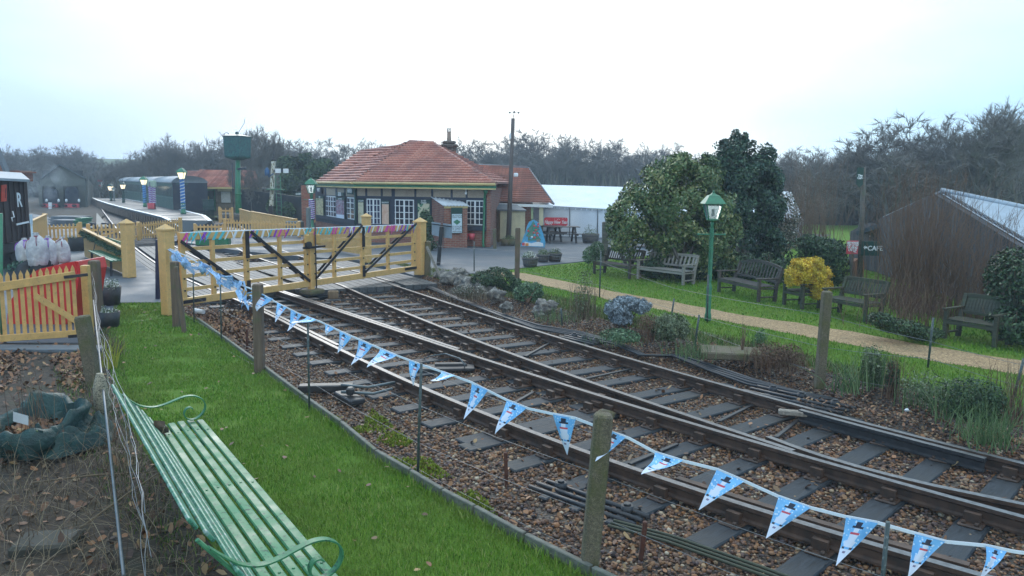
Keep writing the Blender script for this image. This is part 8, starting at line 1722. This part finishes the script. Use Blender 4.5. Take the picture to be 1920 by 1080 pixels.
tuft(1895, 790, .25, 60, .4, .8, .006, M_RED, 'tall thin dark spikes at the right edge of the verge', 34, lean=.25)
tuft(1850, 832, .3, 170, .2, .45, .005, M_GRN, 'pale green grass tuft near the right edge beside the ballast', 35, lean=.5)
tuft(880, 560, .5, 160, .15, .35, .006, M_DRY, 'dry brown heather like plants below the pale boulder', 36, leafs=(900, .025, M_VIB))
tuft(1160, 640, .5, 160, .08, .2, .005, M_GRN, 'fresh green ground plants below the lavender bush', 37, leafs=(1200, .03, M_HEB))
m = MB(); c = G(1700, 772); m.blob(c+V3(0, 0, .02), (.028, .022, .02), seed=2, amp=.3); solo('white_stone', m, M_WHITE, 'small white stone at the edge of the verge on the right', 'stone')
# strap leaves with yellow iris leaves by the left wire fence
tuft(203, 690, .12, 26, .3, .6, .010, L_col('yellow_straps', [(0, (.18, .22, .03)), (1, (.50, .45, .06))], .6), 'yellow green strap leaves beside the left wire fence', 38, lean=.35)
tuft(215, 665, .18, 60, .2, .4, .005, M_DRY, 'dry grass clump beside the left wire fence', 39, lean=.6)
# brambles and dead stems at the bottom left
rg = np.random.default_rng(44); bp_ = gp([(-60, 880), (60, 850), (180, 800), (235, 850), (290, 930), (380, 1080), (250, 1250), (-300, 1250)])
P = scatter(bp_, 150, rg); v_, f_ = stemmesh(P, .08, .5, .0035, rg, 1.6, -.01, 5, .5); o = npmesh('bramble_stems', v_, 4, f_, M_DRY); o['kind'] = 'stuff'
P = scatter(gp([(150, 700), (225, 740), (300, 880), (330, 960), (250, 1000), (180, 860)]), 120, rg); v_, f_ = stemmesh(P, .05, .45, .003, rg, 1.2, -.01, 5, .4); o = npmesh('dead_grass', v_, 4, f_, M_DRY); o['kind'] = 'stuff'
P = scatter(gp([(100, 690), (215, 600), (235, 700), (320, 900), (430, 1060), (300, 1100), (120, 800)]), 900, rg); dn = np.array([mn.noise(Vector((p[0]*1.8, p[1]*1.8, 2))) for p in P]); P = P[dn+rg.random(len(P))*.6 > .22]; v_, f_ = blades(P, -.02, .02, .08, .008, rg, .8); o = npmesh('rough_grass', v_, 3, f_, M_WEED); o['kind'] = 'stuff'
for x, y, s_, lab in ((45, 850, 46, 'upright dark twigs standing in the green garden bag'),): tuft(x+20, y-10, .3, 26, .5, 1.0, .004, M_RED, lab, s_, cat='twigs', name='twigs', lean=.2)
m = MB(); [m.tube([G(x, y, z) for x, y, z in L_], [.010, .008, .005], 5) for L_ in ([(60, 905, .02), (180, 890, .08), (290, 885, .03)],)]; solo('fallen_branch', m, M_DRY, 'pale fallen branch in front of the green garden bag', 'branch')
m = MB(); m.tube([G(150, 990, .02), G(240, 925, .2), G(300, 885, .35), G(330, 872, .42)], [.010, .008, .006, .004], 5); solo('bramble_cane', m, M_DRY, 'arching pale bramble cane left of the green bench', 'bramble')
m = MB(); [m.tube([G(303, 800, .55)+V3(.03*math.sin(k), 0, 0), G(300, 830, .4)+V3(.05*math.cos(k*2), .03, 0), G(310+6*k, 860+10*k, .1)], .004, 4) for k in range(6)]; m.blob(G(300, 803, .52), (.06, .06, .05), seed=1, amp=.9, nu=10, nv=6, sc_=3); solo('dead_bindweed', m, M_DRY, 'dead brown climbing stems knotted on the far end of the green bench', 'dead climber')
# ---------------------------------------------------------------- big bare shrubs before the barn
def twigbush(blobs_base, n_, h0, h1, w_, mat, label, seed, cat='bare shrub', name='bare_shrub', lean=.35, side=2.2):
    c = Vector(blobs_base[0]); rng_ = np.random.default_rng(seed); vs_ = []; fs_ = []; o_ = 0
    for (bx, by, r_, hk, nn) in blobs_base[1]:
        P = clumpP((bx, by), r_, int(n_*nn), rng_); v_, f_ = stemmesh(P, h0*hk, h1*hk, w_, rng_, lean, 0, 4, .15); vs_.append(v_); fs_.append(f_+o_); o_ += len(v_)
        # side twigs
        m_ = int(n_*nn*side); Q = clumpP((bx, by), r_*1.7, m_, rng_); zz = rng_.uniform(.25, .95, m_)*h1*hk
        v_, f_ = stemmesh(Q, .2, .6, w_*.5, rng_, .6, 0, 2, 0); v_ = v_.reshape(m_, -1, 3); v_[:, :, 2] += zz[:, None]; v_ = v_.reshape(-1, 3); vs_.append(v_); fs_.append(f_+o_); o_ += len(v_)
    v_ = np.concatenate(vs_)-np.array(c)[None]; o = npmesh(name, v_, 4, np.concatenate(fs_), mat); o.location = c; tag(o, label, cat); return o
def bb_(*L_): return [(G(x, y).x, G(x, y).y, r_, hk, nn) for x, y, r_, hk, nn in L_]
twigbush((G(1715, 585), bb_((1705, 578, .6, 1, .5), (1730, 585, .8, 1.05, .4))), 330, 1.5, 3.0, .009, M_TWIGB, 'tall bare brown twiggy shrub covering the left half of the barn wall', 51)
twigbush((G(1810, 600), bb_((1800, 598, .8, .8, .5), (1850, 605, .8, .75, .5))), 170, 1.3, 2.9, .009, M_TWIGB, 'bare brown twiggy shrub before the barn window', 52)
twigbush((G(1690, 612), bb_((1670, 612, .6, .45, .5), (1720, 620, .5, .4, .5))), 110, 1.0, 1.8, .008, M_RED, 'lower reddish dead stems in front of the bare shrubs, between the two mossy benches', 53)
shrub(G(1900, 640), pblobs([(1905, 530, 35, 70, .3, .8), (1900, 610, 40, 40, 0, .6), (1940, 560, 40, 90, .3, .8)], 13.2), 8500, .04, M_DKS, 'dark leafy shrub at the right edge before the barn', 54)
shrub(G(1700, 625), pblobs([(1690, 612, 45, 14, 0, .35), (1735, 625, 40, 14, 0, .3), (1650, 600, 25, 14, 0, .3)], 13.6), 4200, .03, M_DKS, 'low dark leafy plants at the foot of the bare shrubs', 55)
twigbush((G(1510, 470), bb_((1515, 462, 1.2, 1, .6), (1490, 465, .8, .8, .4))), 240, 2.0, 4.2, .012, M_TWIGB, 'pale bare branching shrub behind the dark green shrub, before the woods', 56, lean=.3)
tuft(1602, 545, .25, 130, .3, .7, .006, M_DRY, 'dry golden grass around the wooden carving', 57)
# wood carving beside the pole
m = MB(); c = G(1607, 541); Yk = c.y; m.slab([V(x, y, Yk) for x, y in [(1601, 538), (1600, 505), (1603, 490), (1609, 485), (1620, 487), (1621, 500), (1618, 530), (1617, 540)]], (0, .2, 0)); solo('wood_carving', m, woodm('carved_cedar', (.24, .10, .055), (.48, .24, .14), grain=50), 'reddish carved wooden slab standing below the cafe sign', 'carving')
# ================================================================ bare trees
def bare_tree(h, seed, spread=.55, levels=5, fan=3, r0=None, upright=.35, twigs=3, start=.28):
    rr = random.Random(seed); TR = MB(); seg = []; tw = []
    r0 = r0 or h*.018
    def grow(p, d, L_, r_, lev):
        n_ = 3; pts = [p]; dd = d.copy()
        for i in range(n_):
            dd = (dd+V3(rr.uniform(-1, 1), rr.uniform(-1, 1), rr.uniform(-.4, .8)*upright)*.20).normalized(); pts.append(pts[-1]+dd*L_/n_)
        rs = [r_*(1-.45*i/n_) for i in range(n_+1)]
        if lev <= 1: TR.tube(pts, rs, 6 if lev == 0 else 5, cap=False)
        else: seg.append((pts, rs))
        if lev >= levels:
            for _ in range(twigs):
                k = rr.randint(1, n_); q_ = pts[k-1].lerp(pts[k], rr.random()); dv_ = (dd+V3(rr.uniform(-1, 1), rr.uniform(-1, 1), rr.uniform(-.5, .9))*.8).normalized(); tw.append((q_, q_+dv_*h*rr.uniform(.02, .055)))
            return
        nb = fan+(1 if lev == 0 else 0)+rr.randint(-1, 1)*(lev > 0)
        for i in range(max(2, nb)):
            k = rr.uniform(.35 if lev else .45, 1.0)*n_; j = int(min(n_-1e-3, k)); q = pts[j].lerp(pts[j+1], k-j); an = rr.uniform(0, 2*PI); o_ = dd.orthogonal().normalized(); o_.rotate(Matrix.Rotation(an, 3, dd))
            sp_ = spread*rr.uniform(.6, 1.4); nd = (dd*(1-sp_*.5)+o_*sp_+V3(0, 0, upright*.35)).normalized(); grow(q, nd, L_*rr.uniform(.58, .82), rs[j]*rr.uniform(.5, .7), lev+1)
        if lev < 3: grow(pts[-1], (dd+V3(rr.uniform(-.2, .2), rr.uniform(-.2, .2), .2)).normalized(), L_*.75, rs[-1]*.9, lev+1)
    grow(Vector((0, 0, 0)), Vector((rr.uniform(-.06, .06), rr.uniform(-.06, .06), 1)).normalized(), h*start, r0, 0)
    CR_ = MB()
    for pts, rs in seg:
        b = len(CR_.v)
        for p, r_ in zip(pts, rs):
            r_ = max(r_, h*.0014)
            for k in range(3): a = 2*PI*k/3; CR_.v.append((p.x+math.cos(a)*r_, p.y+math.sin(a)*r_, p.z))
        for s_ in range(len(pts)-1):
            for k in range(3): a0, a1 = b+s_*3+k, b+s_*3+(k+1) % 3; CR_.f.append((a0, a1, a1+3, a0+3)); CR_.m.append(0); CR_.sm.append(False)
    for a, b_ in tw:
        w_ = h*.0014; i = len(CR_.v); dv_ = (b_-a); sd = dv_.cross(V3(rr.uniform(-1, 1), rr.uniform(-1, 1), rr.uniform(-1, 1))).normalized()*w_
        CR_.v += [tuple(a-sd), tuple(a+sd), tuple(b_+dv_*.0)]; CR_.f.append((i, i+1, i+2)); CR_.m.append(0); CR_.sm.append(False)
    z = max(v[2] for v in CR_.v); return TR, CR_, z
TP_ = []
for i, (sd, spd, lv, up_, st_) in enumerate([(3, .75, 5, .3, .26), (8, .62, 5, .4, .3), (12, .85, 5, .25, .22), (21, .5, 5, .6, .34), (33, .7, 5, .35, .3), (41, .42, 5, .8, .36), (57, .9, 5, .2, .24)]):
    TR, CR_, z = bare_tree(10, sd, spd, lv, 3, upright=up_, start=st_, twigs=15)
    def mm(nm, mb_, mat):
        me = bpy.data.meshes.new(nm); s_ = 10/z; me.from_pydata([(v[0]*s_, v[1]*s_, v[2]*s_) for v in mb_.v], [], mb_.f); me.materials.append(mat); me.update(); return me
    TP_.append((mm('trunk', TR, M_TWIG), mm('crown', CR_, M_TWIG)))
nt_ = 0
def put_tree(k, base, h, rz, label, group, wide=1.0):
    global nt_
    r_ = thing('bare_tree', base, label, 'tree', group, rz); r_.scale = (h/10*wide, h/10*wide, h/10)
    for nm, me in zip(('trunk', 'crown'), TP_[k % len(TP_)]): o = bpy.data.objects.new(nm, me); COL.objects.link(o); o.parent = r_
    nt_ += 1; return r_
rt = random.Random(99)
def row(pts, Y0, Y1, n_, group, label, kinds, wide=1.1, jit=8):
    for i in range(n_):
        t_ = (i+.5+rt.uniform(-.3, .3))/n_; x = lerp(pts[0][0], pts[-1][0], t_); yt = None
        for (x0, y0), (x1, y1) in zip(pts[:-1], pts[1:]):
            if x0 <= x <= x1: yt = lerp(y0, y1, (x-x0)/(x1-x0))
        if yt is None: continue
        Y = rt.uniform(Y0, Y1); p = V(x, 400, Y); p.z = -.3; tz = V(x, yt+rt.uniform(-jit, jit*1.6), Y).z; put_tree(rt.choice(kinds), p, max(3, (tz+.3)*1.14), rt.uniform(0, 6.28), label, group, wide)
RG, MG_, LG = 'bare trees of the wood at the right', 'bare trees behind the marquee and station', 'bare trees at the far left'
row([(1455, 292), (1500, 288), (1560, 284), (1600, 266)], 60, 68, 5, RG, 'bare winter tree of the wood above the marquee end and yellow bush', [0, 2, 4, 6])
row([(1600, 272), (1640, 240), (1700, 230), (1760, 242)], 50, 58, 4, RG, 'tall bare winter tree of the wood above the bare shrubs', [0, 2, 6, 4], 1.2)
row([(1760, 240), (1800, 228), (1860, 208), (1960, 190)], 44, 54, 5, RG, 'tallest bare winter tree of the wood, above the barn roof', [3, 5, 1, 0], 1.1)
row([(1440, 305), (1600, 285), (1960, 245)], 66, 82, 13, RG, 'bare winter tree in the back rows of the wood at the right', [1, 3, 4, 5])
row([(860, 275), (960, 262), (1000, 256), (1060, 262), (1120, 270), (1180, 268), (1235, 285), (1310, 300)], 100, 112, 15, MG_, 'bare winter tree on the skyline behind the marquee', [0, 2, 6, 4], 1.25, 5)
row([(860, 290), (1310, 300)], 115, 135, 20, MG_, 'bare winter tree in the back row behind the marquee', [0, 1, 4, 3], 1.2)
row([(520, 275), (580, 268), (640, 275), (700, 270), (760, 272)], 100, 112, 9, MG_, 'bare winter tree on the skyline between the signal post and the station roof', [0, 2, 6], 1.25, 4)
row([(440, 275), (470, 255), (500, 255), (530, 268)], 74, 82, 6, MG_, 'thin upright bare tree on the skyline right of the water tower', [3, 5], .9, 6)
row([(225, 305), (280, 290), (300, 268), (340, 262), (360, 275), (440, 262)], 92, 104, 11, LG, 'bare winter tree behind the parked coaches', [0, 3, 5, 6], 1.0, 5)
row([(200, 310), (440, 290), (560, 285)], 105, 125, 20, LG, 'bare winter tree in the back row behind the coaches', [0, 1, 4, 3], 1.2)
row([(0, 275), (30, 285), (60, 292), (90, 280), (130, 276), (155, 290)], 115, 130, 9, LG, 'bare winter tree above the engine shed', [0, 2, 6], 1.3, 4)
row([(0, 290), (200, 300), (230, 330)], 130, 150, 14, LG, 'bare winter tree in the far row above the engine shed', [0, 1, 4], 1.3)
for x, yt, lab in ((450, 300, 'slim bare tree right of the water tower column'), (473, 308, 'slim bare tree beside the old grey post'), (490, 312, 'leaning bare tree left of the signal post')):
    p = V(x, 400, 57); p.z = 0; put_tree(3 if x < 480 else 4, p, V(x, yt, 57).z, x, lab, None, .8)
# understorey of the woods: dense thicket, one mass
def thicket(pts, Y0, Y1, dens, h0, name, mat, w_=.05, seed=1, top=None):
    rg_ = np.random.default_rng(seed); n_ = dens; u = rg_.random(n_); X = np.interp(u, np.linspace(0, 1, len(pts)), [p[0] for p in pts]); T_ = np.interp(X, [p[0] for p in pts], [p[1] for p in pts])
    Y = rg_.uniform(Y0, Y1, n_); x = np.empty(n_); zt_ = np.empty(n_)
    for i in range(n_):
        p = V(X[i], T_[i], Y[i]); x[i] = p.x; zt_[i] = p.z
    z1 = np.maximum(.6, zt_*rg_.uniform(.35, 1.05, n_)); z0 = z1*rg_.uniform(.0, .75, n_)-.35; a = rg_.normal(0, .22, n_)*(z1-z0); b = rg_.normal(0, .22, n_)*(z1-z0); w2 = w_*rg_.uniform(.5, 1.6, n_)*Y/60; an = rg_.random(n_)*PI
    V_ = np.stack([np.stack([x-np.cos(an)*w2, Y-np.sin(an)*w2, z0], 1), np.stack([x+np.cos(an)*w2, Y+np.sin(an)*w2, z0], 1), np.stack([x+a, Y+b, z1], 1)], 1)
    o = npmesh(name, V_.reshape(-1, 3), 3, n_, mat); o['kind'] = 'stuff'; return o
M_THK = L_col('thicket_twigs', [(0, (.07, .066, .06)), (.5, (.14, .125, .105)), (.8, (.19, .165, .135)), (1, (.13, .15, .10))], .9, (.09, .10, .078), .12, spec=.05)
thicket([(1430, 352), (1540, 350), (1640, 325), (1760, 325), (2000, 295)], 56, 76, 15000, 4, 'right_wood_thicket', M_THK, .09, 1)
thicket([(850, 318), (1000, 312), (1200, 320), (1330, 335)], 98, 130, 12000, 4, 'middle_wood_thicket', M_THK, .09, 2)
thicket([(190, 338), (300, 322), (440, 315), (560, 312), (800, 310)], 90, 128, 13000, 4, 'left_wood_thicket', M_THK, .10, 3)
thicket([(-40, 310), (60, 312), (120, 300), (180, 315), (240, 340)], 118, 150, 9000, 4, 'far_left_thicket', M_THK, .10, 4)
# wooded rise behind everything
m = MB(); V_ = []; nx, ny = 120, 6; tops = [(-300, 305), (0, 318), (90, 308), (150, 306), (190, 322), (215, 326), (260, 322), (440, 315), (800, 314), (1200, 324), (1450, 345), (1600, 325), (1800, 318), (2300, 280)]
for j in range(ny+1):
    for i in range(nx+1):
        X = -300+2600*i/nx; T_ = float(np.interp(X, [a[0] for a in tops], [a[1] for a in tops])); Yb_ = float(np.interp(X, [-300, 100, 200, 500, 1300, 1450, 2300], [152, 150, 150, 135, 138, 90, 78])); Y = Yb_+j*5; t_ = min(1, j/3.0); p = V(X, T_+2*mn.noise(Vector((i*.7, 0, 0))), Yb_+15)
        q = V(X, 400, Y); V_.append((q.x, Y, -.4+(p.z+.4)*math.sin(t_*PI/2)*(1+.06*mn.noise(Vector((i*.9, j*1.3, 2))))-(max(0, j-4)*.8)))
m.add(V_, [(j*(nx+1)+i, j*(nx+1)+i+1, (j+1)*(nx+1)+i+1, (j+1)*(nx+1)+i) for j in range(ny) for i in range(nx)], 0, True)
t = NT('wooded_rise'); a = t.noise(1.2, 6, t.coord('Object', (1, 1, .5)), .8); t.col(t.ramp(a, [(.3, (.03, .03, .027)), (.6, (.06, .055, .048)), (.8, (.09, .078, .06))])).rough(1).bump(a, 1, .6); struct('wooded_hill', m, t.m)
# evergreen thicket left of the station, green hedge lumps
M_CON = L_col('conifer_green', [(0, (.02, .04, .018)), (.5, (.05, .085, .03)), (1, (.10, .14, .05))], .8, (.03, .045, .03), .5)
evergreen('evergreen_clump', V3(V(560, 400, 66).x, 66, 0), pblobs([(565, 318, 32, 28, 0, 2), (548, 345, 28, 28, -1, 2), (600, 320, 26, 26, 0, 2), (582, 350, 28, 30, -1, 2), (612, 340, 18, 30, 0, 1.5), (540, 310, 18, 20, 0, 1), (585, 300, 24, 14, 0, 1.2), (555, 375, 34, 20, -1, 2)], 66), 14000, .20, M_CON, 'dense green conifers between the signal post and the station roof', 'conifers', 61, trunks=3, r0=.2, freq=.5)
shrub(V3(V(525, 400, 56).x, 56, 0), pblobs([(520, 385, 20, 20, 0, 1.2), (548, 392, 18, 16, -2, 1)], 56), 2600, .14, M_DKS, 'dark hedge behind the boarded yellow fence, under the conifers', 62, tw=False, freq=.6)
m = MB(); p0, p1 = V(452, 400, 58), V(590, 400, 52); p0.z = p1.z = 0; m.slab([p0, p1, p1+V3(0, 0, 1.6), p0+V3(0, 0, 2.1)], (0, .3, 0)); solo('dark_fence', m, M_DARK, 'dark close boarded fence behind the signal post', 'fence')
# ivy left of porch
shrub(G(795, 468), pblobs([(800, 430, 14, 38, 0, .5), (812, 450, 12, 22, -.3, .3)], 31.5), 2200, .07, M_DKS, 'dark green ivy bush between the right gate post and the porch', 63, freq=1.5)
# low dark shrubbery under the evergreens
shrub(G(1300, 535), pblobs([(1230, 500, 30, 25, .3, .5), (1290, 505, 40, 28, .2, .6), (1350, 500, 40, 28, .3, .6), (1395, 500, 38, 30, .4, .6), (1260, 480, 30, 30, .4, .6)], 22.3), 8000, .06, M_DKS, 'dark underplanting behind the pale bench, below the evergreens', 64, tw=False)
# white parked things glimpsed through the foliage
m = MB(); c = G(1212, 462); m.bb(c+V3(0, 0, .5), (1.6, 1.2, .7), .2); m.bb(c+V3(-.1, 0, 1.0), (1.0, 1.1, .4), .2); solo('white_cover', m, M_PVC, 'white covered shape glimpsed through the foliage left of the lamp post', 'cover')
# smoke from the yard
m = MB(); c = V(68, 348, 70)
for i in range(5): m.blob(V(58+i*8, 362-i*7+3*math.sin(i*2), 70), (.9+.25*i, .8, .7+.2*i), seed=i, amp=.5, nu=16, nv=10)
t = NT('steam'); t.t.nodes.remove(t.b); vv_ = t.n('VolumePrincipled'); vv_.inputs['Color'].default_value = (.9, .92, .95, 1); nn_ = t.noise(.7, 4); t.l(t.math('MULTIPLY', t.ramp(nn_, [(.4, 0.0), (.65, 1.0)]), .35), vv_.inputs['Density']); t.l(vv_.outputs[0], t.t.nodes['Material Output'].inputs['Volume'])
o = mk('steam', m, t.m); o['kind'] = 'stuff'
# ================================================================ haze
m = MB(); m.box((0, 130, 14.0), (620, 330, 34)); t = NT('haze'); t.t.nodes.remove(t.b); vv_ = t.n('VolumePrincipled'); vv_.inputs['Color'].default_value = (.80, .90, 1.0, 1); vv_.inputs['Density'].default_value = HAZE
t.l(vv_.outputs[0], t.t.nodes['Material Output'].inputs['Volume']); 
o = mk('haze', m, t.m); o['kind'] = 'stuff'
